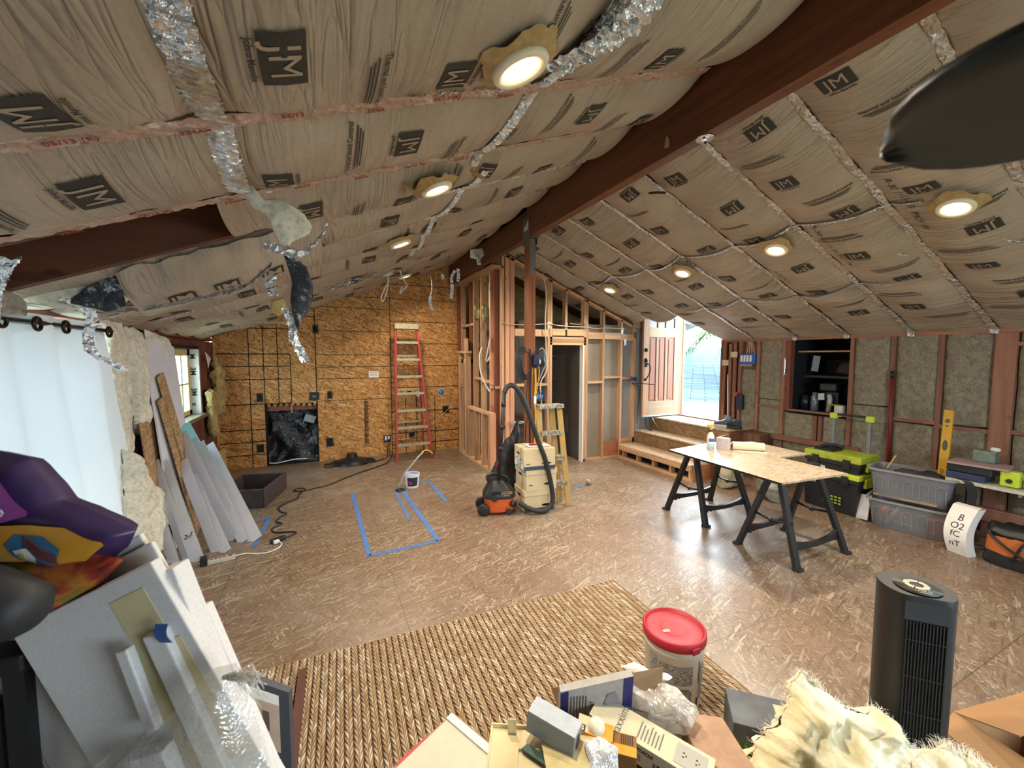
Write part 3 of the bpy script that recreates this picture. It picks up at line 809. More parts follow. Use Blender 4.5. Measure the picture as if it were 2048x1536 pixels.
# drain pipes and vents
M_abs = plain('black_pipe', '#141416', 0.35)
t = thing('drain_pipe', 'tall black plastic drain stack inside the stud wall with white-lettered couplings', 'pipe', (2.62, 7.3, 0))
m = MB(); m.cyl((0, 0, 1.9), .03, .95, 14); m.cyl((-.02, 0, 0.1), .028, 1.65, 14); m.tube(smooth_path([(-.02, 0, 1.70), (-.01, 0, 1.8), (.03, 0, 1.86), (.03, 0, 1.95)], 5), .03, 12); m.build('pipe', M_abs, t, smooth=True)
m = MB(); m.cyl((0, 0, 2.72), .038, .10, 14); m.cyl((-.02, 0, 1.62), .037, .09, 14); m.cyl((-.02, 0, .35), .045, .14, 14); m.tube(smooth_path([(-.02, 0, .5), (-.12, -.02, .42), (-.16, -.02, .55)], 4), .035, 12); m.tube(smooth_path([(-.02, 0, .38), (.06, -.02, .3), (.02, -.02, .12), (-.04, 0, .1)], 5), .035, 12); m.build('coupling', M_abs, t, smooth=True)
m = MB()
for z in (2.10, 2.5, 1.52, 1.38): m.cyl((0 if z > 1.9 else -.02, 0, z), .033, .012, 14)
m.build('band', M_paper, t, smooth=True)
t = thing('vent_pipe', 'black horizontal pipe wrapped with white stripes crossing the stud wall', 'pipe', (2.25, 7.05, 1.72))
m = MB(); m.tube([(.0, 0, 0), (.62, -.25, -.03)], .038, 14); m.build('pipe', M_abs, t, smooth=True)
m = MB()
for a in (.03, .3, .56): 
    for dz in (.012, -.016): m.tube([(a, -.4 * a - .022, dz - .03 * a / .6), (a + .1 if a < .5 else a + .06, -.4 * (a + .1) - .022, dz - .03 * (a + .1) / .6)], .019, 8)
m.build('stripe', M_paper, t, smooth=True)
t = thing('valve_box', 'white plastic washer valve box between the studs beside the drain stack', 'valve box', (2.50, 7.12, 1.0))
m = MB(); m.box(-.06, .07, -.01, .06, -.14, .12); m.build('box_body', M_white, t, bevel=.006)
m = MB(); m.cbox((.0, -.016, -.02), (.03, .012, .05)); m.build('valve', plain('brass', '#7a5a2c', .4, .8), t)
m = MB(); m.cyl((-.02, .03, -.32), .014, .18); m.build('tail_pipe', M_paper, t, smooth=True)
for i, (pts, lb) in enumerate((
    ([(2.52, 6.35, 3.0), (2.50, 6.3, 2.6), (2.50, 6.25, 2.2), (2.44, 6.2, 1.95), (2.42, 6.25, 1.75), (2.46, 6.3, 1.72), (2.52, 6.3, 1.85), (2.50, 6.2, 2.05)], 'thick white cable looping around the stud above the pony wall'),
    ([(2.40, 6.4, 1.95), (2.36, 6.4, 1.8), (2.37, 6.35, 1.5), (2.44, 6.2, 1.25), (2.50, 6.1, 1.15), (2.44, 6.2, .8), (2.52, 6.25, .4)], 'white cable sagging down to the pony wall cap'),
    ([(2.56, 6.3, 2.0), (2.56, 6.25, 1.75), (2.52, 6.2, 1.55), (2.48, 6.2, 1.6), (2.47, 6.2, 1.8)], 'small white cable loop hanging beside the tall stud'))):
    cable('cable', pts, 0.013 if i < 2 else .010, M_romexw, lb)
cable('cable', [(2.34, 7.2, 1.45), (2.28, 7.3, 1.2), (2.18, 7.45, .9), (2.05, 7.55, .72), (1.90, 7.6, .60), (1.78, 7.6, .50), (1.62, 7.62, .36), (1.4, 7.6, .28), (1.06, 7.6, .27)], 0.004, M_romex, 'thin tan wire strung from the stud wall down behind the red ladder')
t = thing('copper_manifold', 'greenish metal bracket with upright valves fixed high between two studs', 'bracket', (2.44, 6.55, 2.45))
m = MB(); m.box(-.02, .02, -.28, .28, 0, .16); m.build('bracket_plate', plain('greenish_metal', '#8f9070', .4, .5), t)
m = MB(); [m.cyl((-.03, yy, -.2 + .1 * i), .014, .35, 10) for i, yy in enumerate((-.2, .0, .2))]; m.cyl((-.03, -.2, .1), .03, .1, 10); m.build('valve_stem', plain('brass_valve', '#a8a070', .35, .7), t, smooth=True)

# ---- steps and landing up to the entry door
def step(name, x0, x1, y0, y1, z0, z1, label, framed=False):
    t = thing(name, label, 'step', ((x0 + x1) / 2, (y0 + y1) / 2, 0))
    cx, cy = (x0 + x1) / 2, (y0 + y1) / 2
    if framed:
        m = MB(); m.box(x0 - cx, x1 - cx, y0 - cy, y1 - cy, z1 - .02, z1); m.build('tread', M_tread, t)
        m = MB(); m.box(x0 - cx - .01, x0 - cx + .03, y0 - cy, y1 - cy, z1 - .095, z1 - .005); m.build('front_rim', M_study, t, bevel=.003)
        m = MB(); m.box(x0 - cx, x0 - cx + .09, y0 - cy, y1 - cy, 0, .04); m.build('bottom_plate', M_study, t)
        k = 0; yy = y0 + .01
        while yy < y1:
            m = MB(); m.box(x0 - cx + .005, x0 - cx + .09, yy - cy, yy - cy + .04, .04, z1 - .095); m.build('short_stud', M_studz, t); yy += .36
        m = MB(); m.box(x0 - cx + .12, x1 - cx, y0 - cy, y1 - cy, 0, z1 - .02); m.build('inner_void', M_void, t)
        m = MB(); m.box(x0 - cx + .04, x1 - cx, y0 - cy - .012, y0 - cy, .0, z1 - .02); m.build('end_board', wood('end_ply', '#a9714d', 0), t)
    else:
        m = MB(); m.box(x0 - cx - .015, x1 - cx, y0 - cy, y1 - cy, z1 - .022, z1); m.build('tread', M_tread, t)
        m = MB(); m.box(x0 - cx, x0 - cx + .02, y0 - cy, y1 - cy, z0, z1 - .022); m.build('riser', M_osbstep, t)
        m = MB(); m.box(x0 - cx + .02, x1 - cx, y0 - cy - .001, y0 - cy + .03, z0, z1 - .022); m.build('end_board', wood('end_ply_dark', '#7d4f3a', 0), t)
    return t
step('entry_step', 4.72, 5.09, 4.12, 5.70, 0, 0.245, 'lowest wooden step with open framed front below the entry door', True)
step('entry_step', 5.10, 5.42, 4.12, 5.70, 0, 0.475, 'middle wooden step with speckled board riser below the landing')
step('entry_landing', 5.44, 6.07, 4.08, 5.70, 0, 0.705, 'top landing board in front of the open entry door')
mb = MB(); mb.box(5.97, 6.12, 4.66, 5.58, 0.70, 0.725); o = mb.build('threshold', M_redy, None); o['kind'] = 'structure'; o.name = 'trim_1'

# entry door, swung open into the room
d1 = struct('door_1')
M_doorA = wood('door_warm_stile', '#a07a5c', 2, 0.8, 0.4, .08, False)
M_doorB = wood('door_panel_red', '#8f5840', 2, 0.75, 0.4, .08, False)
M_doorC = wood('door_rail', '#a88b6c', 0, 0.85, 0.4, .08, False)
yd0, yd1 = 5.545, 5.585
x0, x1, z0, z1 = 5.11, 5.97, 0.745, 2.775
def dpart(a, b, c, d, nm, mat, y0=yd0, y1=yd1, bev=.003):
    m = MB(); m.box(a, b, y0, y1, c, d); return m.build(nm, mat, d1, bevel=bev)
dpart(x0, x0 + .13, z0, z1, 'stile', M_doorA); dpart(x1 - .13, x1, z0, z1, 'stile', M_doorA)
dpart(x0 + .13, x1 - .13, z0, z0 + .25, 'rail', M_doorC); dpart(x0 + .13, x1 - .13, z0 + 1.40, z0 + 1.57, 'rail', M_doorC); dpart(x0 + .13, x1 - .13, z1 - .12, z1, 'rail', M_doorC)
for xa in (x0 + .295, x0 + .505): dpart(xa, xa + .055, z0 + .25, z0 + 1.40, 'mullion', M_doorA)
for a, b in ((x0 + .13, x0 + .295), (x0 + .35, x0 + .505), (x0 + .56, x1 - .13)): dpart(a, b, z0 + .25, z0 + 1.40, 'panel', M_doorB, yd0 + .012, yd1 - .012, 0); 
for a, b in ((x0 + .13, x0 + .295), (x0 + .35, x0 + .505), (x0 + .56, x1 - .13)): dpart(a + .025, b - .025, z0 + .28, z0 + 1.37, 'raised_field', M_doorB, yd0 + .004, yd1 - .004, .006)
for xa in (x0 + .32, x0 + .51): dpart(xa, xa + .03, z0 + 1.57, z1 - .12, 'muntin', M_doorA)
for zz in (z0 + 1.74,): dpart(x0 + .13, x1 - .13, zz, zz + .03, 'muntin', M_doorC)
m = MB(); m.box(x0 + .13, x1 - .13, yd0 + .017, yd1 - .017, z0 + 1.57, z1 - .12); m.build('glass', plain('reflecting_pane', '#76828e', 0.15, nz=0.03, scale=2), d1)
m = MB(); m.box(x0, x1, yd0 - .008, yd1 + .004, z0 - .02, z0); m.build('door_sweep', plain('pale_blue_alu', '#b9d0de', .3, .6), d1)
M_bronze = plain('dark_bronze', '#2b2622', 0.35, 0.7)
m = MB(); m.lathe([(0, .03), (.02, .03), (.032, .018), (.034, 0)], 20, TR(x0 + .06, yd0, z0 + 1.17, PI / 2)); m.lathe([(0, .03), (.02, .03), (.034, .012), (.036, 0)], 20, TR(x0 + .06, yd0, z0 + .99, PI / 2)); m.build('deadbolt', M_bronze, d1, smooth=True)
m = MB(); m.box(x0 + .035, x0 + .085, yd0 - .012, yd0, z0 + .87, z0 + .99); m.tube(smooth_path([(x0 + .07, yd0 - .01, z0 + .93), (x0 + .10, yd0 - .05, z0 + .90), (x0 + .105, yd0 - .06, z0 + .80), (x0 + .07, yd0 - .04, z0 + .70), (x0 + .05, yd0 - .01, z0 + .65)], 6), .010, 10); m.lathe([(0, .015), (.02, .014), (.025, 0)], 14, TR(x0 + .05, yd0, z0 + .645, PI / 2)); m.build('handle', M_bronze, d1, bevel=0)
# door frame on the right wall
dpart(5.99, 6.10, 0.70, 2.79, 'jamb', wood('jamb_fir', '#a57a5e', 2), 5.585, 5.66)
dpart(5.99, 6.10, 0.70, 2.06, 'jamb', wood('jamb_fir2', '#9c6a50', 2), 4.64, 4.665)
# dormer above the doorway
wd = struct('wall_dormer')
mb = MB(); mb.prism([(5.0, 2.50), (6.02, 2.09), (6.14, 2.09), (6.14, 2.9), (5.0, 2.9)], -4.64, -4.60, R(PI / 2)); mb.box(5.0, 6.14, 5.68, 5.71, 2.3, 2.9); mb.box(5.0, 6.14, 4.6, 5.71, 2.86, 2.9); mb.box(4.95, 5.0, 4.6, 5.71, 2.55, 2.9)
mb.build('dormer_lining', M_kraftflat, wd)
# ================================================================ CEILING INSULATION
def crease(x, y, s): return noise.noise(Vector((x * 9.0, y * 1.6, s))) * 0.5 + noise.noise(Vector((x * 21.0, y * 2.2, s + 4))) * 0.22
def batt_surface(side, k, sag=0.085):
    sf = seamR if side > 0 else seamL
    xts = (3.80, 4.87) if side > 0 else (0.92, -0.30)
    def S(x, v):
        ya, yb = sf(k, x), sf(k + 1, x)
        y = ya + (yb - ya) * v
        prof = (1 - abs(2 * v - 1) ** 2.2)
        pin = 1.0
        for xt in xts: pin -= 0.45 * math.exp(-((x - xt) / 0.10) ** 2)
        rv = 1 + 0.35 * noise.noise(Vector((x * 1.3, k * 3.1, side)))
        fade = min(1.0, max(0.22, (5.98 - x) / 0.9)) if side > 0 else min(1.0, max(.35, (x + 1.52) / .6))
        z = pz(x) + 0.015 - sag * prof * pin * rv * fade
        edge = (abs(2 * v - 1)) ** 1.5
        z += 0.024 * crease(x, y, k + side * 7) * (0.35 + edge)
        return Vector((x, y, z))
    return S
def nth(i): return ('first', 'second', 'third', 'fourth', 'fifth', 'sixth', 'seventh', 'eighth', 'ninth', 'tenth', 'eleventh', 'twelfth')[i]
def print_marks(mb, S, side, k, x0, x1, near):
    ya = (seamR if side > 0 else seamL)
    W = 0.62
    def place(vs, fs, xc, vc, along, mi, off):
        """along=+1/-1: reading direction +y/-y, up = +x/-x"""
        out = []
        for a, b, c in vs:
            x = xc + b * along; v = vc + a * along / W
            p = S(x, min(max(v, 0.01), 0.99)); out.append((p.x, p.y, p.z - off))
        mb.mi = mi; mb.add(out, fs)
    x = x0 + 0.28 + 0.13 * ((k * 37) % 5) / 5; i = k
    while x < x1 - 0.15:
        al = 1 if (i % 2) else -1
        vc = 0.36 if al > 0 else 0.60
        g = MB(); g.grid(6, 4, lambda u, w: ((u - .5) * 0.170, (w - .5) * 0.108, 0)); place(g.v, g.f, x, vc, al, 0, 0.006)
        v, f = text_geo('JM', 0.108); place(v, f, x, vc, al, 1, 0.009)
        if near:
            v, f = text_geo('Johns Manville', 0.024, True); place(v, f, x - al * 0.072, vc, al, 0, 0.006)
        else:
            g = MB(); g.grid(6, 1, lambda u, w: ((u - .5) * 0.14, (w - .5) * 0.010, 0)); place(g.v, g.f, x - al * 0.068, vc, al, 0, 0.006)
        if i % 3 == 0 or near:
            xt = x + 0.27; vt = 0.62 if al > 0 else 0.36
            if xt < x1 - 0.1 and not (side < 0 and (abs(xt + .27) < .13 or abs(xt - .92) < .12)):
                if near:
                    v, f = text_geo('Thermal and Sound Control', 0.029, True); place(v, f, xt, vt, al, 0, 0.006)
                for q in range(3):
                    g = MB(); g.grid(10, 1, lambda u, w: ((u - .5) * (0.30 - q * .03), (w - .5) * 0.005 - .026 - q * .011, 0)); place(g.v, g.f, xt, vt, al, 0, 0.006)
        x += 0.52; i += 1
    # machine printed date line running along the batt
    if k % 2 == 0 or near:
        s = 'R-30  11-11-23  MC3  04:' if near else 'R-30 MC3'
        v, f = text_geo(s, 0.06)
        sg = -1 if side < 0 else 1
        xc = (x0 + x1) / 2 + 0.3 * ((k % 3) - 1)
        out = []
        for a, b, c in v:
            px = xc + a * sg; vv = 0.80 - b * sg / W
            if px > x1 - .05 or px < x0 + .05: px = min(max(px, x0 + .05), x1 - .05)
            p = S(px, min(max(vv, .01), .99)); out.append((p.x, p.y, p.z - .006))
        mb.mi = 0; mb.add(out, f)

xe_right = {5: None, 6: 5.08, 7: 5.08}
for side in (-1, 1):
    ks = range(-2, 9) if side < 0 else range(-1, 10)
    vis = 0
    for k in ks:
        S = batt_surface(side, k)
        if side > 0: x0, x1 = 2.31, 6.0
        else: x0, x1 = -1.52, 2.19
        if side < 0 and k == 1: x0 = -0.42
        if side > 0 and k in (6,): x1 = 5.08
        if side > 0 and k >= 7: x1 = 5.02 if k == 7 else 5.9
        if side > 0 and k == 9: continue
        nu = int((x1 - x0) / 0.045); nv = 18
        m = MB()
        def fn(u, v, S=S, x0=x0, x1=x1, side=side, k=k):
            xe = x1
            if side > 0 and k == 5: xe = 6.0 if v < 0.82 else 6.0 - 0.95 * (v - 0.82) / 0.18
            xs = x0
            p = S(xs + (xe - xs) * u, v)
            # tuck the ragged ends up against beam or plate
            e = min(u * (xe - xs), (1 - u) * (xe - xs))
            if side < 0 and (xe - xs) * (1 - u) < 0.12: p.z += 0.05 * (1 - (xe - xs) * (1 - u) / 0.12) ** 2
            return p
        m.grid(nu, nv, fn)
        nm = 'left' if side < 0 else 'right'
        vis += 1
        lab = 'kraft-faced insulation batt on the %s ceiling slope, %s bay from the camera' % (nm, nth(vis - 1))
        if side < 0 and k == 1: lab = 'shortened kraft batt on the left ceiling slope ending at the exposed rafter gap'
        if side > 0 and k == 5: lab = 'kraft batt on the right slope whose wrinkled lower corner hangs beside the doorway'
        p = MB(); print_marks(p, S, side, k, x0 + .05, x1 - .1, near=(k <= 1 if side < 0 else k <= 1))
        nb = len(m.v); m.v += p.v; m.m += [q + 1 for q in p.m]; m.f += [tuple(i_ + nb for i_ in f_) for f_ in p.f]
        b = m.build('insulation_batt', [M_kraft, M_print, M_kraftflat], None, smooth=True)
        tag(b, lab, 'insulation', 'kraft-faced batts between the rafters')

# foil tape along the seams
def tape_strip(pts, w, label, mat, seed=0, group=None, liner=False, side=(0, 1, 0), curl=0.008, marks=None):
    P = smooth_path(pts, 10)
    t = thing('foil_tape', label, 'tape', (0, 0, 0), group=group)
    m = MB(); sd = Vector(side).normalized(); vs = []
    nw = 4
    for i, p in enumerate(P):
        ww = w * (1 + 0.35 * noise.noise(Vector((i * .45, seed, 0))))
        for j in range(nw + 1):
            a = (j / nw - .5)
            h = curl * noise.noise(Vector((i * .9, j * 1.7, seed + 3)))
            vs.append(p + sd * (a * ww + 0.006 * noise.noise(Vector((i * .8, j, seed + 9)))) + Vector((0, 0, -0.002 + h - .004 * (1 - abs(2 * a)))))
    w1_ = nw + 1
    fs = [(i * w1_ + j, i * w1_ + j + 1, (i + 1) * w1_ + j + 1, (i + 1) * w1_ + j) for i in range(len(P) - 1) for j in range(nw)]
    m.add(vs, fs)
    if marks: m.mi = 1; m.add(marks.v, marks.f); mat = [mat, M_redink]
    bpy.data.objects.remove(t); return tag(m.build('foil_tape', mat, None, solid=0.0012), label, 'tape', group)
for k in range(0, 9):
    pts = []
    x0, x1 = 2.33, 5.98
    if k in (6,7): x1 = 5.05
    n = 22
    for i in range(n + 1):
        x = x0 + (x1 - x0) * i / n
        pts.append((x, seamR(k, x) + .006 * math.sin(i * 2.1 + k), pz(x) - 0.004 + .006 * noise.noise(Vector((i * .6, k, 2)))))
    tape_strip(pts, 0.052 if k < 3 else 0.045, 'crinkled foil tape over the %s rafter seam of the right slope, counted from the camera' % nth(k), M_foil2 if k < 4 else M_foil, k, 'foil tape over ceiling seams')
def seam_marks(k):
    m = MB(); x = -1.15; i = 0
    while x < 1.0:
        v, f = text_geo(('05/13', '324A', '05/13 (R)', '324A=')[i % 4], 0.030, True)
        out = []
        for a, b, c in v:
            px = x + a; py = seamL(k, px) - b - 0.05 * math.sin(PI * (px + 1.35) / 3.47) + (.014 if i % 2 else -.014)
            out.append((px, py, pz(px) - .021 - .015 * math.sin(PI * (px + 1.35) / 3.47)))
        m.add(out, f); x += 0.27; i += 1
    return m
for k in range(0, 8):
    pts = []; x0, x1 = (-1.35, 2.12)
    if k == 1: x0 = -1.3
    if k == 2: x0 = 0.1
    if k in (4, 6): x0, x1 = 0.4, 2.1
    n = 20
    for i in range(n + 1):
        x = x0 + (x1 - x0) * i / n
        sg = 0.05 * math.sin(PI * i / n) if k < 2 else 0
        pts.append((x, seamL(k, x) - sg, pz(x) - 0.006 - .3 * sg))
    tape_strip(pts, (0.075, 0.06, 0.05, 0.05, .04, .04, .04, .04)[k], 'wrinkled tape over the %s rafter seam of the left slope, counted from the camera' % nth(k), M_liner if k < 2 else M_foil, 40 + k, 'foil tape over ceiling seams', marks=seam_marks(k) if k < 2 else None)
# cross tape running with the ridge
def cross_tape(xf, y0, y1, w, label, mat, seed, side, kk):
    pts = []; n = int((y1 - y0) / 0.06)
    for i in range(n + 1):
        y = y0 + (y1 - y0) * i / n; x = xf(y)
        # follow the pinched batt
        ph = ((y - (1.03 if kk > 0 else 1.52 + .085 * (x + 1.5))) / 0.62) % 1.0
        pr = (1 - abs(2 * ph - 1) ** 2.2)
        pts.append((x, y, pz(x) + .002 - 0.062 * pr * .92))
    return tape_strip(pts, w, label, mat, seed, 'foil tape over ceiling seams', side=(1, 0, 0), curl=.012)
cross_tape(lambda y: 3.80 + .03 * math.sin(y * 5), 1.45, 5.2, .045, 'bright crumpled foil tape crossing the right slope between the recessed lights', M_foil, 61, (1, 0, 0), 1)
cross_tape(lambda y: 4.87 + .05 * math.sin(y * 5.0), 2.0, 4.4, .045, 'silver foil tape crossing the right slope lower down towards the doorway', M_foil, 62, (1, 0, 0), 1)
cross_tape(lambda y: -0.27 - .03 * (y - 1.0), 0.85, 2.12, .085, 'wide torn foil tape crossing the left slope near the camera', M_foil2, 63, (1, 0, 0), -1)
cross_tape(lambda y: 0.92 + .05 * math.sin(y * 2), 0.9, 2.45, .05, 'reflective foil tape beside the nearest recessed light', M_foil, 64, (1, 0, 0), -1)
cross_tape(lambda y: 0.95 + .04 * math.sin(y * 3), 2.55, 5.0, .04, 'patchy foil tape crossing the left slope beyond the second light', M_foil, 65, (1, 0, 0), -1)
# big loose foil flap beside the nearest lamp
tape_strip([(0.98, 1.02, 2.98), (1.0, 1.15, 2.96), (0.96, 1.3, 2.95), (0.90, 1.42, 2.95), (.88, 1.5, 2.97)], 0.13, 'broad crumpled foil sheet hanging beside the nearest recessed light', M_foil, 71, side=(1, .2, .2), curl=.05)
# tape tabs at the eave of the right wall
for i, yy in enumerate((3.52, 2.90, 2.28, 1.655)):
    t = tape_strip([(5.93, yy, 2.13), (5.975, yy + .01, 2.09), (5.982, yy + .01, 2.03)], 0.06, 'foil tape tab folded over the right wall plate, %s from the doorway' % nth(i), M_foil, 80 + i, 'foil tape tabs on the right wall plate', side=(0, 1, .1), curl=.02)
# loose tape hanging in mid right slope
tape_strip([(3.15, 3.86, 3.15), (3.3, 3.8, 3.10), (3.5, 3.82, 3.02), (3.62, 3.9, 2.94), (3.60, 3.98, 2.82)], 0.07, 'loose silver foil tape peeling down from the right slope near the post', M_foil, 90, side=(0.3, 1, 0), curl=.02)
for i, (p, lb) in enumerate((([(4.25, 1.98, 2.70), (4.35, 1.86, 2.67), (4.42, 1.75, 2.64)], 'loose foil scrap on the right slope just beyond the second light'),
        ([(4.3, 1.33, 2.68), (4.42, 1.22, 2.63), (4.5, 1.12, 2.6)], 'pale paper-edged foil scrap on the right slope near the nearest right light'))):
    tape_strip(p, .035, lb, M_foil, 95 + i, side=(.6, .6, 0))

# ---- recessed lamps
def lamp_mats():
    t = NT('lamp_lens'); t.set(base=(1, .85, .6, 1), emit=(1.0, 0.74, 0.38, 1), estr=12.0); return t.m
M_lens = lamp_mats()
M_trim = plain('warm_white_trim', '#e8ddc4', 0.4, nz=0.01)
M_collar = plain('torn_kraft_collar', '#a98d5e', 0.8, nz=.1)
def ceiling_lamp(x, y, label, power=7, r=0.098, collar=True, drop=0.105):
    side = 1 if x > XR else -1
    ang = math.atan(SL) * side
    t = thing('recessed_light', label, 'ceiling light', (x, y, pz(x) - drop), rot=(PI, 0, 0), group='recessed ceiling lights')
    # local +z points down after the flip; tilt to the slope
    t.rotation_euler = (Matrix.Rotation(ang, 4, 'Y') @ Matrix.Rotation(PI, 4, 'X')).to_euler()
    m = MB(); m.lathe([(r * .66, -0.004), (r * .70, 0.012), (r * .92, .018), (r, .008), (r, -.012)], 36); m.build('trim_ring', M_trim, t, smooth=True)
    m = MB(); m.lathe([(r * .69, 0.004), (r * .4, 0.002), (0.0, 0.002)], 30); m.build('lens', M_lens, t, smooth=True)
    if collar:
        m = MB(); n = 40
        vs = []
        for j in range(5):
            for i in range(n):
                a = 2 * PI * i / n
                rr = r * (1.0 + j * .11) * (1 + (j / 4) * 0.25 * noise.noise(Vector((math.cos(a) * 2, math.sin(a) * 2, x * 7 + y))))
                vs.append((rr * math.cos(a), rr * math.sin(a), -.006 - .012 * j / 4 * 2 + .03 * (j / 4) * noise.noise(Vector((math.cos(a) * 3, math.sin(a) * 3, y)))))
        m.add(vs, [(j * n + i, j * n + (i + 1) % n, (j + 1) * n + (i + 1) % n, (j + 1) * n + i) for j in range(4) for i in range(n)])
        m.build('torn_collar', M_collar, t, smooth=True)
    d = bpy.data.lights.new('lamp_glow', 'AREA'); d.shape = 'DISK'; d.size = r * 1.3; d.energy = power * 2.0; d.color = (1.0, .86, .68); d.spread = math.radians(150)
    lo = bpy.data.objects.new('lamp_glow', d); COL.objects.link(lo); lo.parent = t; lo.location = (0, 0, 0.03); lo.rotation_euler = (PI, 0, 0)
    return t
ceiling_lamp(0.66, 1.36, 'large glowing recessed light nearest the camera on the left slope', 9, 0.105)
ceiling_lamp(0.65, 2.50, 'glowing recessed light on the left slope, second from the camera, with torn yellow paper', 8)
ceiling_lamp(0.66, 3.84, 'glowing recessed light on the left slope, third from the camera', 8)
ceiling_lamp(1.15, 6.35, 'far recessed light on the left slope seen as a thin glowing bar', 8, collar=False, drop=.11)
ceiling_lamp(3.89, 1.30, 'glowing recessed light at the right edge, nearest on the right slope', 8)
ceiling_lamp(3.89, 2.50, 'glowing recessed light on the right slope, second from the camera', 8)
ceiling_lamp(3.91, 3.62, 'glowing recessed light on the right slope, third from the camera', 8)
ceiling_lamp(3.91, 4.98, 'glowing recessed light on the right slope, farthest, above the closet wall', 8)
# torn paper beside the second lamp
for i, (o, x, y, lb) in enumerate((([(-.1, .04), (-.03, .07), (.03, .05), (.06, -.02), (.03, -.10), (-.02, -.07), (-.08, -.02)], 0.50, 2.42, 'torn yellow-lit paper flap left of the second recessed light'),
        ([(-.04, .05), (.04, .04), (.05, -.03), (0, -.06), (-.05, -.02)], 0.86, 2.36, 'small torn kraft flap right of the second recessed light'))):
    m = blob(o, .008, i, 5, 40, .006, .12, TR(x, y, pz(x) - .12, .3, .5, 0)); tag(m.build('torn_paper', M_collar, None, smooth=True), lb, 'paper')
# beam details
t = thing('cover_plate', 'round silver junction cover on the underside of the ridge beam', 'cover plate', (2.245, 1.93, 3.187))
m = MB(); m.lathe([(0, -.008), (.05, -.008), (.055, -.003), (.055, .0)], 28); m.build('disc', plain('bright_plate', '#dfe5ea', .2, .6, nz=0), t, smooth=True)
m = MB(); m.cyl((.03, .02, -.013), .008, .006, 8); m.cyl((-.03, -.02, -.013), .008, .006, 8); m.build('screw', M_void, t)
m = MB(); m.prism([(-.02, -.04), (.02, -.035), (.015, .01), (0, .045), (-.02, .01)], -.002, .002, TR(2.195, 2.2, 3.28, PI / 2, 0, PI / 2)); tag(m.build('paper_scrap', M_collar, None), 'pale arrow-shaped paper scrap stuck on the side of the ridge beam', 'paper')
# post and its steel cap
t = thing('post', 'brown square timber post standing in the room under the ridge beam', 'post', (2.245, 4.36, 0))
m = MB(); m.box(-.045, .045, -.06, .06, 0, 3.18); m.build('timber', M_post, t, bevel=.004)
m = MB(); m.box(-.052, -.046, -.09, .09, 3.10, 3.42); m.box(.046, .052, -.09, .09, 3.10, 3.42); m.box(-.05, .06, -.12, .09, 3.175, 3.187); m.build('post_cap', M_steel, t)
m = MB(); m.box(-.03, .03, -.064, -.06, 2.75, 3.17); m.build('strap_plate', M_steel, t)
m = MB(); [m.box(-.056, -.05, -.05 + i * .035, -.035 + i * .035, 3.27, 3.37 - .02 * i) for i in range(3)]; m.build('white_mark', M_paper, t)
# ================================================================ HANGING INSULATION AND FOIL ON THE LEFT
YH = 2.10
def XZ(x, y, z=0, s=1.0): return Matrix(((s, 0, 0, x), (0, 0, -1, y), (0, s, 0, z), (0, 0, 0, 1)))
m = blob([(-.29, 2.49), (-.27, 2.54), (-.225, 2.485), (-.16, 2.49), (-.07, 2.45), (-.03, 2.39), (-.05, 2.35), (-.10, 2.32), (-.13, 2.29), (-.165, 2.30), (-.19, 2.36), (-.215, 2.43), (-.26, 2.44)], .05, 3, 14, 130, .016, .05, XZ(0, YH))
m2 = m.build('hanging_insulation', M_fluffw, None, smooth=True)
tag(m2, 'white clump of fibre insulation hanging from the gap in the left slope', 'insulation')
def darkfibre():
    t = NT('dark_netted_fibre'); a = t.noise(13, 5, .7, dist=2.0)
    t.set(base=t.ramp(a, [(0.42, srgb('#1d1f25')), (0.56, srgb('#3a3f46')), (0.66, srgb('#b9c2c4'))]), rough=.8); t.bump(a, .5, .01); return t.m
M_dkf = darkfibre()
m = blob([(-.15, 2.25), (-.11, 2.25), (-.06, 2.20), (-.038, 2.13), (-.04, 2.06), (-.06, 2.00), (-.09, 1.96), (-.10, 1.91), (-.115, 1.95), (-.13, 2.04), (-.12, 2.14)], .035, 8, 10, 90, .009, .04, XZ(0, YH - .02))
tag(m.build('hanging_insulation', M_dkf, None, smooth=True), 'dark netted fibre strip dangling below the white insulation clump', 'insulation')
tape_strip([(-.15, YH, 2.02), (-.125, YH + .01, 1.94), (-.125, YH, 1.89), (-.10, YH, 1.83), (-.08, YH, 1.78)], .035, 'shiny gold and silver foil tail hanging at the bottom of the dark strip', M_foil, 101, side=(1, 0, .2), curl=.02)
tape_strip([(-.22, YH - .03, 2.285), (-.15, YH - .04, 2.265), (-.08, YH - .03, 2.26), (-.02, YH - .01, 2.32), (.03, YH, 2.40)], .045, 'silver foil tape gathering the hanging insulation to the slope', M_foil, 102, side=(0.2, .3, 1), curl=.015)
tape_strip([(-1.30, 3.30, 2.06), (-1.15, 3.28, 2.08), (-.95, 3.15, 2.09), (-.75, 2.95, 2.11), (-.52, 2.65, 2.13), (-.34, 2.35, 2.14), (-.2, 2.15, 2.22)], .05, 'long silver foil strip sagging from the left wall plate to the hanging clump', M_foil, 103, side=(0, .8, .6), curl=.012)
tape_strip([(-.20, YH + .05, 2.17), (-.21, YH + .05, 2.13), (-.20, YH + .05, 2.08)], .04, 'square foil scrap hanging left of the dark fibre strip', M_foil, 104, side=(1, 0, 0), curl=.015)
tape_strip([(-1.22, 2.9, 2.10), (-1.15, 2.98, 2.05), (-1.15, 3.0, 1.98), (-1.17, 3.0, 1.90), (-1.15, 3.0, 1.82), (-1.08, 3.04, 1.76), (-1.05, 3.06, 1.72)], .045, 'twisted foil strip dangling in front of the white curtain', M_foil, 105, side=(.8, .3, .1), curl=.02)
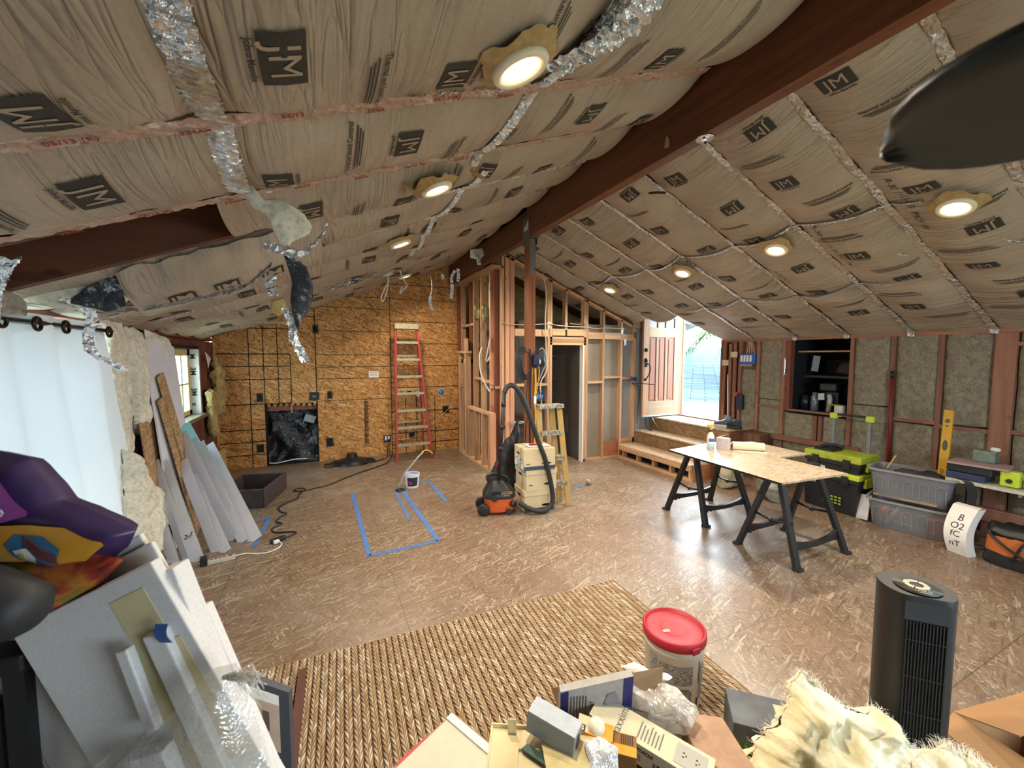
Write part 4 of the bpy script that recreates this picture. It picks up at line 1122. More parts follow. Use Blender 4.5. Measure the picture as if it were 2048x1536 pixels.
tape_strip([(-1.13, 2.35, 2.20), (-1.17, 2.36, 2.14), (-1.2, 2.37, 2.06), (-1.22, 2.38, 1.97), (-1.24, 2.38, 1.90)], .06, 'wide crumpled foil bundle hanging at the left edge above the curtain', M_foil, 106, side=(1, .2, 0), curl=.035)
# exposed cavity near the eave: loose batt end and torn kraft piece
m = blob([(-1.52, 2.20), (-1.20, 2.28), (-1.0, 2.30), (-.98, 2.12), (-1.05, 2.06), (-1.25, 2.05), (-1.5, 2.1)], .06, 12, 8, 70, .02, .05, XZ(0, 3.0))
tag(m.build('torn_insulation', M_fluffw, None, smooth=True), 'grey-white fibre stuffed into the eave end of the open rafter bay', 'insulation')
m = blob([(-1.22, 2.08), (-1.05, 2.24), (-.99, 2.26), (-.98, 2.08), (-1.06, 2.04)], .03, 13, 6, 60, .012, .08, XZ(0, 2.93))
tag(m.build('torn_insulation', M_dkf, None, smooth=True), 'black torn backing beside the loose kraft batt end at the eave', 'insulation')
# loose kraft batt sagging below the exposed rafter
t = thing('loose_batt', 'sagging kraft batt with gathered upper edge below the exposed brown rafter', 'insulation', (0, 0, 0))
def LB(u, v):
    x = -0.99 + 1.0 * u; 
    zt = 2.24 + .40 * (x + .99); zb_ = 2.05 + .42 * (x + .99)
    w = .018 * abs(math.sin(u * 19)) * (1 - v) ** 2
    return Vector((x, 2.86 - w * 2 + .42 * v + .02 * noise.noise(Vector((x * 8, v * 3, 1))), zt + (zb_ - zt) * (v ** .8) - .04 * math.sin(PI * v) + .01 * noise.noise(Vector((x * 12, v * 4, 5)))))
m = MB(); m.grid(60, 18, LB)
for uc in (.22, .45, .70):
    g = MB(); g.grid(8, 4, lambda u, w: LB(uc + (u - .5) * .13, .66 + (w - .5) * .24) + Vector((0, -.006, -.005))); m.mi = 1; m.add(g.v, g.f)
    v, f = text_geo('JM', .11, True); m.mi = 2; m.add([LB(uc + a, .66 - b * 2.1) + Vector((0, -.010, -.008)) for a, b, c in v], f)
m.build('kraft_facing', [M_kraft, M_print, M_kraftflat], t, smooth=True)
# bits of tape and cable hanging near the far end
far = [([(1.50, 6.2, 3.05), (1.52, 6.2, 2.85), (1.50, 6.2, 2.72)], .012, 'thin foil ribbon hanging in front of the sheathed wall, middle', None),
       ([(1.50, 6.2, 2.72), (1.49, 6.2, 2.62), (1.53, 6.2, 2.50)], .045, 'crumpled foil end dangling above the red ladder top', None),
       ([(1.86, 6.1, 3.12), (1.80, 6.1, 3.0), (1.81, 6.1, 2.85), (1.79, 6.1, 2.68)], .05, 'long foil ribbon hanging left of the stud wall', None),
       ([(1.9, 6.1, 3.14), (1.91, 6.1, 3.05), (1.9, 6.1, 2.95)], .05, 'short foil ribbon hanging beside the long one near the stud wall', None),
       ([(1.66, 6.1, 3.05), (1.665, 6.1, 2.97)], .05, 'small foil tab hanging high left of the stud wall', None),
       ([(2.08, 5.7, 3.30), (2.09, 5.7, 3.22), (2.10, 5.7, 3.14)], .06, 'bright foil tab hanging against the far ridge beam', None)]
for i, (p, w, lb, _) in enumerate(far): tape_strip(p, w, lb, M_foil, 120 + i, side=(1, 0, 0), curl=.02)
m = blob([(1.98, 3.36), (2.18, 3.40), (2.2, 3.30), (2.12, 3.22), (1.98, 3.24)], .04, 31, 6, 50, .012, .06, XZ(0, 5.75)); tag(m.build('torn_insulation', M_fluffw, None, smooth=True), 'grey fibre tuft poking out beside the far ridge beam', 'insulation')
tape_strip([(-.0, 5.2, 2.57), (.12, 5.2, 2.60), (.3, 5.2, 2.66), (.45, 5.15, 2.74), (.6, 5.1, 2.80)], .07, 'pinkish torn foil strip along the lower edge of the far left slope', M_foil2, 130, side=(0, .5, 1), curl=.02)
m = blob([(.62, 3.0), (.72, 3.02), (.86, 3.0), (.92, 2.94), (.8, 2.9), (.66, 2.92)], .04, 33, 6, 50, .015, .1, XZ(0, 5.9)); tag(m.build('torn_insulation', plain('pale_torn_plastic', '#bfc6c6', .5), None, smooth=True), 'pale torn wad around cable ends near the far left light', 'insulation')
cable('cable', [(.80, 5.9, 3.0), (.84, 5.9, 2.85), (.80, 5.9, 2.76), (.74, 5.9, 2.62), (.76, 5.9, 2.56), (.80, 5.9, 2.66), (.84, 5.9, 2.8)], .009, M_romexw, 'white cable loop dangling from the far left ceiling slope')
cable('cable', [(.98, 5.9, 3.06), (1.03, 5.9, 2.9), (1.09, 5.9, 2.8), (1.03, 5.9, 2.73), (.99, 5.9, 2.68), (1.02, 5.9, 2.78)], .009, M_romexw, 'second white cable loop hanging beside the far left light')
cable('cable', [(-.95, 3.9, 2.27), (-.80, 4.0, 2.26), (-.72, 4.1, 2.16), (-.66, 4.2, 2.14), (-.5, 4.5, 2.12), (-.3, 4.8, 2.16)], .010, plain('grey_cable', '#8c8478', .5), 'grey-brown cable drooping under the left slope above the window')
m = blob([(-.34, 2.22), (-.26, 2.24), (-.24, 2.14), (-.30, 2.10), (-.35, 2.14)], .05, 35, 6, 50, .01, .08, XZ(0, 3.5)); tag(m.build('insulation_scrap', M_fluffy, None, smooth=True), 'small tan fibre wad hanging beside the foil tail', 'insulation')
m = blob([(-.05, 2.44), (.05, 2.48), (.12, 2.44), (.02, 2.40)], .015, 36, 5, 40, .006, .1, XZ(.1 - .6, 4.4)); tag(m.build('dark_patch', plain('torn_dark_paper', '#4c4338', .8), None, smooth=True), 'dark torn patch in the kraft facing near the left eave', 'paper')
m = blob([(-.07, .06), (-.02, .07), (.04, .02), (.10, -.03), (.05, -.05), (.0, -.08), (-.04, -.02)], .02, 37, 5, 44, .01, .25, TR(2.74, 2.84, pz(2.74) - .11, .2, -.38, .5)); tag(m.build('torn_flap', plain('torn_brown_hole', '#5a3a24', .9), None, smooth=True), 'ragged dark brown tear in a right slope batt close to the beam', 'paper')

# ================================================================ LEFT WALL: curtain, insulation, sheets
def curtain():
    t = thing('curtain', 'long white grommet curtain glowing with daylight over the sliding door', 'curtain', (-1.44, 2.4, 0))
    def shape(u, v):
        # u along the rod, v from top to bottom
        y = -2.1 + (3.62 if v == 0 else 3.62 + .34 * v) * u
        fold = math.sin(u * 2 * PI * 9.0 + .5 * math.sin(v * 3)) * .045 + .012 * math.sin(u * 61)
        fold *= (1 - .15 * v)
        return (fold + .05 * v + .015 * noise.noise(Vector((u * 9, v * 3, 2))), y + .01 * math.sin(v * 9 + u * 20), 2.03 - 1.99 * v)
    m = MB(); m.grid(260, 24, shape)
    c = NT('curtain_cloth')
    di = c.n('BsdfDiffuse'); di.inputs[0].default_value = srgb('#dfe6ea')
    tl = c.n('BsdfTranslucent'); tl.inputs[0].default_value = srgb('#e4f0f6')
    mx = c.n('MixShader'); mx.inputs[0].default_value = .045
    c.l(di.outputs[0], mx.inputs[1]); c.l(tl.outputs[0], mx.inputs[2]); c.l(mx.outputs[0], c.t.nodes['Material Output'].inputs['Surface'])
    m.build('cloth', c.m, t, smooth=True)
    M_gro = plain('bronze_grommet', '#3a2c22', .3, .8)
    for i in range(14):
        y = -2.02 + i * .268
        m = MB(); n = 24
        m.tube([(0.05 + .0 * a, y + .033 * math.cos(2 * PI * a / n), 1.975 + .033 * math.sin(2 * PI * a / n)) for a in range(n)], .009, 8, closed=True)
        m.build('grommet', M_gro, t, smooth=True)
    return t
curtain()
m = MB(); m.tube([(-1.42, .3, 1.985), (-1.42, 3.98, 1.985)], .014, 12); t = m.build('curtain_rod', plain('dark_rod', '#2b211c', .35, .7), None, smooth=True); tag(t, 'thin dark curtain rod threaded through the grommets of the white curtain', 'curtain rod')
m = blob([(2.35, 2.12), (2.65, 2.14), (2.9, 2.07), (2.85, 1.99), (2.6, 1.98), (2.35, 2.0)], .10, 41, 8, 80, .02, .05, Matrix(((0, 0, 1, -1.36), (1, 0, 0, 0), (0, 1, 0, 0), (0, 0, 0, 1))))
PLASTIC = NT('clear_film')
def film(name, tint, alpha, rough=.15):
    t = NT(name); tr = t.n('BsdfTransparent'); gl = t.n('BsdfGlossy'); gl.inputs['Roughness'].default_value = rough
    di = t.n('BsdfDiffuse'); di.inputs[0].default_value = tint; gl.inputs[0].default_value = (1, 1, 1, 1)
    n = t.noise(12, 4, .7, dist=1.5)
    a = t.n('MixShader'); a.inputs[0].default_value = .35; t.l(di.outputs[0], a.inputs[1]); t.l(gl.outputs[0], a.inputs[2])
    b = t.n('MixShader'); t.l(t.math('MULTIPLY_ADD', n, alpha * .8, alpha * .6), b.inputs[0]); t.l(tr.outputs[0], b.inputs[1]); t.l(a.outputs[0], b.inputs[2])
    t.l(b.outputs[0], t.t.nodes['Material Output'].inputs['Surface'])
    bp = t.n('Bump'); bp.inputs['Strength'].default_value = .8; bp.inputs['Distance'].default_value = .02; t.l(n, bp.inputs['Height'])
    t.l(bp.outputs[0], gl.inputs['Normal']); t.l(bp.outputs[0], di.inputs['Normal'])
    return t.m
M_film = film('clear_plastic_film', srgb('#dcd9cc'), .42)
tag(m.build('plastic_bag', film('dusty_plastic', srgb('#8f8a80'), .8), None, smooth=True), 'dusty clear plastic bag tucked under the plate above the curtain', 'bag')
# wall insulation hanging out of the stud bays
YZ = lambda x: Matrix(((0, 0, 1, x), (1, 0, 0, 0), (0, 1, 0, 0), (0, 0, 0, 1)))
def wallfluff(pts, th, x, seed, label, mat=None, nz=.03, name='wall_insulation'):
    m = blob(pts, th, seed, 12, 120, nz, .05, YZ(x)); o = m.build(name, mat or M_fluffw, None, smooth=True)
    return tag(o, label, 'insulation')
wallfluff([(4.00, 2.10), (4.32, 2.12), (4.36, 1.7), (4.30, 1.2), (4.34, .9), (4.12, .82), (4.0, 1.2)], .14, -1.50, 51, 'tall pale fibre batt sagging right beside the curtain edge')
wallfluff([(4.40, 2.05), (4.66, 2.04), (4.70, 1.6), (4.72, 1.30), (4.64, 1.10), (4.50, 1.16), (4.44, 1.5)], .14, -1.49, 52, 'bulging fibre batt in the second stud bay left of the white drywall sheet')
wallfluff([(4.02, 1.10), (4.16, 1.0), (4.24, .80), (4.52, .66), (4.66, .42), (4.58, .12), (4.30, .03), (4.08, .05), (4.02, .5)], .22, -1.42, 53, 'fat pile of cream fibre insulation slumped to the floor by the curtain hem', nz=.05)
wallfluff([(4.86, 2.05), (5.14, 2.02), (5.46, 1.99), (5.5, 1.75), (5.2, 1.70), (4.86, 1.72)], .10, -1.50, 54, 'short fibre batt above the leaning white drywall sheet')
wallfluff([(6.96, 1.35), (7.2, 1.30), (7.22, .95), (7.1, .62), (6.98, .70), (6.93, 1.0)], .12, -1.48, 55, 'tan spray foam strip below the window corner', M_fluffy)
wallfluff([(7.30, 1.75), (7.5, 1.7), (7.56, 1.3), (7.5, .9), (7.34, .95), (7.3, 1.3)], .14, -1.46, 56, 'lumpy tan foam column in the room corner', M_fluffy, nz=.05)
wallfluff([(6.86, 1.32), (6.96, 1.30), (6.98, 1.12), (6.88, 1.10)], .08, -1.47, 57, 'round tan foam lump at the right end of the window sill', M_fluffy)
wallfluff([(6.9, .42), (7.45, .40), (7.5, .1), (7.2, .03), (6.95, .1)], .10, -1.45, 58, 'tan fibre scrap near the floor in the back left corner', M_fluffy)
m = MB(); m.add([(0, 0, 0), (0, .28, -.09), (0, .12, -.22), (0, .05, -.05)], [(0, 1, 2, 3)], TR(-1.48, 6.86, 1.86)); tag(m.build('paper_scrap', M_paper, None, solid=.003), 'pinkish white triangular scrap tacked right of the window', 'paper')
m = MB(); m.box(-1.60, -1.545, 4.42, 4.72, .86, 1.12); tag(m.build('junction_cover', plain('grey_board', '#5c646c', .6), None, bevel=.004), 'dark grey square panel set low between studs by the curtain', 'panel')

# leaning sheets and offcuts
def lean(name, B, Tp, w, th, wd, mat, label, edge=None, cat='board', group=None):
    m = MB(); m.board(B, Tp, w, th, wd); o = m.build(name, mat, None, bevel=.0015)
    return tag(o, label, cat, group)
lean('drywall_sheet', (-1.28, 4.95, .02), (-1.46, 5.07, 1.93), .78, .013, (0, 1, 0), M_gyp, 'big white drywall sheet leaning in front of the window')
lean('osb_sheet', (-1.34, 4.90, .02), (-1.44, 4.92, 1.22), .98, .012, (0, 1, 0), M_osbstrip, 'wide speckled OSB sheet leaning under the white drywall sheet')
lean('osb_strip', (-1.20, 5.20, .02), (-1.40, 4.84, 1.63), .17, .012, (0, 1, .2), M_osbstrip, 'tallest narrow OSB strip leaning up past the window sill')
lean('osb_strip', (-1.22, 5.02, .02), (-1.38, 4.73, 1.41), .13, .012, (0, 1, .2), M_osbstrip, 'shorter narrow OSB strip left of the tallest strip')
M_turq = plain('turquoise_board', '#7fc3c9', .7, nz=.03)
lean('turquoise_board', (-1.0, 5.5, .02), (-1.37, 5.36, 1.08), .24, .013, (0, 1, .3), M_turq, 'turquoise moisture board offcut peeking above the drywall strips')
lean('turquoise_board', (-1.08, 5.3, .02), (-1.39, 5.10, 1.10), .20, .013, (0, 1, .3), M_turq, 'second turquoise offcut mostly hidden behind the OSB strip')
def gyp_strip(B, Tp, w, label, wd=(0.25, 1, 0), th=.013):
    t = thing('drywall_strip', label, 'drywall strip', tuple(B), group='drywall strips leaning on the left wall')
    B = Vector(B); Tp = Vector(Tp)
    m = MB(); m.board((0, 0, 0), Tp - B, w, th * .8, wd); m.build('core', M_gypedge, t)
    d = (Tp - B).normalized(); x = Vector(wd).normalized(); x = (x - d * x.dot(d)).normalized(); nrm = d.cross(x)
    m = MB(); m.board(nrm * (-th * .45), (Tp - B) - nrm * th * .45, w * .985, th * .25, wd); m.build('front_paper', M_gyp, t)
    m = MB(); m.board(nrm * (th * .45), (Tp - B) + nrm * th * .45, w * .985, th * .25, wd); m.build('back_paper', M_gyp, t)
    return t
wdv = (0.88, -.47, 0)
strips = [((-1.24, 4.36, 0), (-1.50, 4.60, .86), .10, 'dark-edged drywall strip farthest left, nearly upright'),
          ((-1.14, 4.38, 0), (-1.43, 4.66, .85), .11, 'drywall strip behind the widest leftmost white one'),
          ((-1.06, 4.30, 0), (-1.37, 4.66, .84), .125, 'wide white drywall strip with pencil scribble, leftmost group'),
          ((-1.0, 4.52, 0), (-1.33, 4.98, .77), .05, 'thin drywall strip just behind the notched one'),
          ((-.945, 4.44, 0), (-1.29, 4.92, .78), .10, 'white drywall strip with notched lower edge, middle group'),
          ((-.87, 4.40, 0), (-1.22, 4.90, .62), .10, 'short broad drywall strip in front of the pile'),
          ((-.86, 4.66, 0), (-1.34, 5.10, 1.02), .13, 'long drywall strip reaching up to the OSB strips'),
          ((-.80, 4.66, 0), (-1.30, 5.30, .92), .10, 'long narrow drywall strip right of the longest one'),
          ((-.76, 4.58, 0), (-1.26, 5.40, .86), .10, 'drywall strip in the right group, second from the sink'),
          ((-.665, 4.56, 0), (-1.22, 5.52, .80), .15, 'outermost drywall strip with cracked lower end nearest the sink')]
for B, Tp, w, lb in strips: gyp_strip(B, Tp, w, lb, wdv)
m = MB(); v, f = text_geo('57', .09); m.add(v, f, TR(-1.135, 4.375, .22, PI / 2 - .5, -.3, -.49)); tag(m.build('pencil_mark', M_ink, None), 'pencilled number on the leftmost white drywall strip', 'writing')
# ================================================================ MID-ROOM OBJECTS
# red ladder against the sheathed wall
def red_ladder():
    t = thing('step_ladder', 'tall red fibreglass step ladder with metal steps in front of the OSB wall', 'ladder', (1.39, 7.05, 0))
    M_r = plain('ladder_red', '#a8332a', .45); M_al = plain('ladder_aluminium', '#a79f83', .45, .55, nz=.15, scale=40)
    H = 2.36; top = (-.09, .16); 
    def rail(x0, y0, x1, y1, nm='rail', th=.035, w=.055, mat=M_r):
        m = MB(); m.board((x0, y0, 0.0), (x1, y1, H - .04), th, w, (1, 0, 0)); return m.build(nm, mat, t, bevel=.003)
    xl0, xl1, xr0, xr1 = -.31, -.27, .29, .09
    rail(xl0, -.03, xl1, .15); rail(xr0, -.03, xr1, .15)
    rail(-.22, .50, -.25, .19, 'rear_rail', .025, .035); rail(.27, .50, .10, .19, 'rear_rail', .025, .035)
    m = MB(); m.box(-.29, .12, .08, .26, H - .09, H); m.build('top_cap', M_al, t, bevel=.004)
    for i in range(1, 8):
        z = i * .2925; f = z / H
        a = xl0 + (xl1 - xl0) * f + .012; b = xr0 + (xr1 - xr0) * f - .012; y = -.03 + .18 * f
        m = MB(); m.box(a, b, y - .035, y + .045, z - .03, z + .012); m.build('step', M_al, t, bevel=.002)
        if i in (3, 5, 6):
            m = MB(); m.tube([(a + .01, y, z - .10), (a + .10, y, z - .03)], .006, 6); m.tube([(b - .01, y, z - .10), (b - .10, y, z - .03)], .006, 6); m.build('brace', M_steel, t)
    for z in (.6, 1.2, 1.8):
        f = z / H; m = MB(); m.box(-.24, .27 - .17 * f, .50 - .31 * f - .01, .50 - .31 * f + .01, z, z + .03); m.build('rear_bar', M_al, t)
    return t
red_ladder()

def saw_horse(loc, label):
    t = thing('sawhorse', label, 'sawhorse', loc, group='folding sawhorses under the plywood tabletop')
    M = M_black
    L = .33
    m = MB(); m.box(-L, L, -.045, .045, .74, .785); m.build('top_beam', M, t, bevel=.006)
    for s in (-1, 1):
        # side frame: two splayed legs joined by arched lower brace
        for q in (-1, 1):
            m = MB(); xb = q * (L + .03); xt = q * (L - .06)
            B = (xb, s * .27, 0.0); T_ = (xt, s * .035, .755)
            m.board(B, T_, .062, .04, (1, 0, 0)); m.build('leg', M, t, bevel=.005)
            m = MB(); m.cbox((xb, s * .275, .012), (.075, .06, .024)); m.build('foot', M_darkrub, t, bevel=.003)
        m = MB(); pts = []
        for i in range(13):
            u = i / 12 * 2 - 1; x = u * (L + .0); z = .20 - .045 * (1 - u * u)
            pts.append((x, s * (.27 - .235 * z / .755), z))
        for i in range(12):
            a, b = Vector(pts[i]), Vector(pts[i + 1]); u = abs((i + .5) / 6 - 1)
            h = .026 + .05 * u ** 3
            m.add([a + Vector((0, -.014, -h)), b + Vector((0, -.014, -h)), b + Vector((0, .014, -h)), a + Vector((0, .014, -h)), a + Vector((0, -.014, .018)), b + Vector((0, -.014, .018)), b + Vector((0, .014, .018)), a + Vector((0, .014, .018))],
                  [(0, 3, 2, 1), (4, 5, 6, 7), (0, 1, 5, 4), (1, 2, 6, 5), (2, 3, 7, 6), (3, 0, 4, 7)])
        m.build('lower_brace', M, t)
    for q in (-1, 1):
        m = MB(); m.tube([(q * (L - .02), -.19, .36), (q * (L - .02), .0, .33), (q * (L - .02), .19, .36)], .011, 8); m.cyl((q * (L - .02), 0, .315), .018, .03, 10)
        m.build('folding_link', M, t, smooth=True)
    return t
saw_horse((3.98, 3.22, 0), 'black folding sawhorse holding the far end of the board nearest the steps')
saw_horse((3.93, 2.27, 0), 'black folding sawhorse holding the near end of the board')
t = thing('work_board', 'large speckled plywood tabletop with dark edge resting on both sawhorses', 'board', (0, 0, 0))
m = MB(); m.prism([(3.33, 3.20), (3.25, 1.97), (4.04, 1.90), (4.12, 3.26)], .787, .803); m.build('panel', M_osbx, t)
m = MB(); m.prism([(3.328, 3.202), (3.248, 1.97), (3.256, 1.965), (3.336, 3.2)], .785, .8025); m.build('dark_edge', M_void, t)
m = MB(); random.seed(5)
for i in range(40):
    x = 3.72 + random.gauss(0, .025); y = 2.05 + i * .026; m.box(x, x + random.uniform(.02, .07), y, y + .02, .8030, .8034)
m.build('scuff_line', plain('grey_scuff', '#8c8782', .6), t)
m = MB(); m.prism([(4.06, 2.50), (4.50, 2.47), (4.56, 3.12), (4.15, 3.20)], .787, .801); tag(m.build('work_board', M_osbx, None), 'second smaller plywood panel beside the large one on the sawhorses', 'board')
Z0 = .804
t = thing('spray_bottle', 'spray bottle with yellow trigger and half full of blue-tinted liquid on the board', 'bottle', (3.74, 3.02, Z0))
m = MB(); m.lathe([(0, 0), (.036, 0), (.038, .01), (.038, .12), (.034, .15), (.016, .19), (.014, .20), (0, .20)], 24); m.build('bottle_body', plain('milky_plastic', '#d9d8c8', .35, nz=.02), t, smooth=True)
m = MB(); m.lathe([(.0385, .012), (.0387, .07), (.0385, .072)], 24); m.build('liquid', plain('pale_blue_liquid', '#b9cfe2', .25, nz=0), t, smooth=True)
m = MB(); m.lathe([(.0392, .09), (.0392, .125)], 12, None, 3.4, 4.9); m.build('label', plain('blue_label', '#2d5fb4', .4, nz=0), t, smooth=True)
m = MB(); m.lathe([(.0, .215), (.018, .215), (.018, .195), (0, .195)], 16); m.build('collar', M_black, t)
M_yel = plain('trigger_yellow', '#d9a93a', .4)
m = MB(); m.box(-.014, .014, -.012, .012, .21, .25); m.box(-.05, .03, -.014, .014, .245, .275); m.prism([(-.05, .25), (-.062, .255), (-.062, .272), (-.05, .272)], -.008, .008, R(PI / 2)); m.build('spray_head', M_yel, t, bevel=.005)
m = MB(); m.tube(smooth_path([(-.035, 0, .25), (-.042, 0, .225), (-.035, 0, .20), (-.04, 0, .19)], 4), .005, 6); m.build('trigger', M_black, t, smooth=True)
t = thing('carton', 'small open pinkish carton standing between the spray bottle and the paper roll', 'box', (3.91, 2.98, Z0), .25)
m = MB(); m.box(-.075, .0, -.06, .06, 0, .125); m.box(.0, .085, -.055, .055, 0, .055); m.build('carton_body', plain('pink_grey_card', '#c4b6b4', .8), t, bevel=.002)
m = MB(); m.box(.0, .085, .05, .054, .055, .13); m.box(.0, .003, -.05, .05, .05, .12); m.add([(.01, .05, .13), (.085, .05, .13), (.1, .0, .15), (.02, 0, .15)], [(0, 1, 2, 3)]); m.build('open_flap', plain('tan_card', '#b59a74', .8), t)
m = MB(); m.tube(smooth_path([(.02, 0, .06), (.04, .02, .09), (.06, -.01, .08)], 5), .012, 8); m.build('contents', M_paper, t, smooth=True)
t = thing('paper_roll', 'cream roll of masking paper lying on the board beside the carton', 'roll', (4.06, 2.82, Z0 + .045), rot=(0, 0, -.72))
m = MB(); m.lathe([(.02, 0), (.043, 0), (.043, .30), (.02, .30)], 28, TR(-.15, 0, 0, 0, PI / 2, 0)); m.build('roll_paper', plain('cream_paper', '#d2c8a8', .6, nz=.02), t, smooth=False, auto=True)
m = MB(); m.lathe([(.021, -.002), (.0215, .302), (.015, .302), (.015, -.002), (.021, -.002)], 20, TR(-.15, 0, 0, 0, PI / 2, 0)); m.build('core', plain('roll_core', '#6a4a30', .8), t)
m = MB(); m.add([(-.15, -.03, -.043), (.16, -.04, -.043), (.16, -.12, -.044), (-.1, -.09, -.044)], [(0, 1, 2, 3)]); m.build('loose_sheet', plain('cream_film', '#e2dbc0', .4), t, solid=.001)
m = MB(); m.lathe([(0, 0), (.06, 0), (.06, .006), (0, .006)], 24, TR(3.96, 3.05, Z0 + .126)); 
t = thing('marker', 'pinkish red marker lying behind the cream paper roll', 'marker', (4.12, 3.0, Z0 + .008), .4)
m = MB(); m.lathe([(0, 0), (.008, 0), (.008, .16), (0, .16)], 10, TR(-.08, 0, 0, 0, PI / 2, 0)); m.build('barrel', plain('crimson', '#b02c4a', .4), t, smooth=True)

# wet/dry vacuum
t = thing('shop_vacuum', 'orange and black wet-dry vacuum with hose arched high, left of the stacked file boxes', 'vacuum', (1.80, 4.27, 0), -.25)
M_or = plain('vac_orange', '#d9642f', .45)
m = MB()
def rr(a, b, n=40, e=3.2): return [(a * math.copysign(abs(math.cos(2 * PI * i / n)) ** (2 / e), math.cos(2 * PI * i / n)), b * math.copysign(abs(math.sin(2 * PI * i / n)) ** (2 / e), math.sin(2 * PI * i / n))) for i in range(n)]
def loft(m, secs, n=40):
    vs = []; 
    for (a, b, z, dx) in secs:
        vs += [(x + dx, y, z) for x, y in rr(a, b, n)]
    fs = [(j * n + i, j * n + (i + 1) % n, (j + 1) * n + (i + 1) % n, (j + 1) * n + i) for j in range(len(secs) - 1) for i in range(n)]
    fs += [tuple(range(n))[::-1], tuple((len(secs) - 1) * n + i for i in range(n))]
    m.add(vs, fs)
loft(m, [(.155, .135, .035, 0), (.165, .145, .05, 0), (.172, .152, .19, 0), (.178, .158, .20, 0)]); m.build('drum', M_or, t, smooth=False, auto=True)
m = MB(); loft(m, [(.182, .162, .195, 0), (.188, .168, .205, 0), (.185, .165, .225, 0), (.165, .148, .27, .0), (.12, .12, .335, -.01), (.085, .10, .375, -.02), (.07, .09, .39, -.02)]); m.build('motor_head', M_black, t, auto=True)
m = MB(); m.tube(smooth_path([(-.12, 0, .37), (-.13, -.0, .42), (-.06, 0, .45), (.04, 0, .43), (.10, 0, .39), (.11, 0, .34)], 5), .02, 10); m.build('carry_handle', M_black, t, smooth=True)
for q in (-1, 1):
    m = MB(); m.lathe([(0, -.022), (.02, -.022), (.03, -.012), (.06, -.018), (.07, -.012), (.07, .012), (.06, .018), (0, .018)], 24, TR(-.19, q * .12, .07, PI / 2)); m.build('wheel', M_black, t, smooth=True)
    m = MB(); m.lathe([(0, -.01), (.025, -.01), (.025, .01), (0, .01)], 14, TR(.15, q * .09, .026, PI / 2)); m.build('caster', M_darkrub, t)
m = MB(); m.box(-.10, .12, -.165, -.155, .27, .272); [m.box(-.10 + i * .013, -.094 + i * .013, -.156, -.146, .245, .285) for i in range(8)]; m.build('vent_slots', M_void, t)
m = MB(); put_text(m, 'RIDGID', .038, TR(.07, -.153, .262, PI / 2 - .55)); put_text(m, '16-GAL NXT', .013, TR(.07, -.160, .238, PI / 2 - .55)); m.build('lettering', plain('yellow_print', '#d8b04a', .6, nz=0), t)
m = MB(); m.cbox((-.07, -.16, .205), (.05, .025, .06)); m.cbox((.09, -.155, .05), (.06, .02, .05)); m.build('latch', M_black, t, bevel=.005)
m = MB(); m.cyl((.0, .0, 0), .033, .05, 20, TR(.13, -.12, .13, PI / 2, 0, .5)); m.build('inlet_port', M_black, t, smooth=True)
# hose (own part, world-ish coordinates mapped into the vac frame)
inv = (TR(1.80, 4.27, 0, 0, 0, -.25)).inverted()
def W2(pts): return [inv @ Vector(p) for p in pts]
m = MB()
hp = smooth_path([(1.97, 4.07, .14), (2.06, 4.01, .08), (2.18, 3.98, .04), (2.29, 3.98, .05), (2.36, 3.99, .14), (2.34, 4.0, .34), (2.27, 4.01, .62), (2.18, 4.02, .85), (2.10, 4.03, 1.08), (2.03, 4.05, 1.28), (1.96, 4.07, 1.42), (1.89, 4.09, 1.48), (1.83, 4.10, 1.46), (1.80, 4.10, 1.40)], 12)
m.tube(W2(hp), [.027 + .0018 * (i % 2) for i in range(len(hp))], 14); m.build('hose', M_darkrub, t, smooth=True)
m = MB(); m.tube(W2([(1.80, 4.10, 1.42), (1.74, 4.13, .42)]), .021, 14); m.build('wand', M_black, t, smooth=True)
m = MB()
for f in (.12, .38, .62): 
    a = Vector((1.80, 4.10, 1.42)).lerp(Vector((1.74, 4.13, .42)), f); b = Vector((1.80, 4.10, 1.42)).lerp(Vector((1.74, 4.13, .42)), f + .05)
    m.tube(W2([a, b]), .027, 14)
m.build('wand_collar', M_black, t, smooth=True)

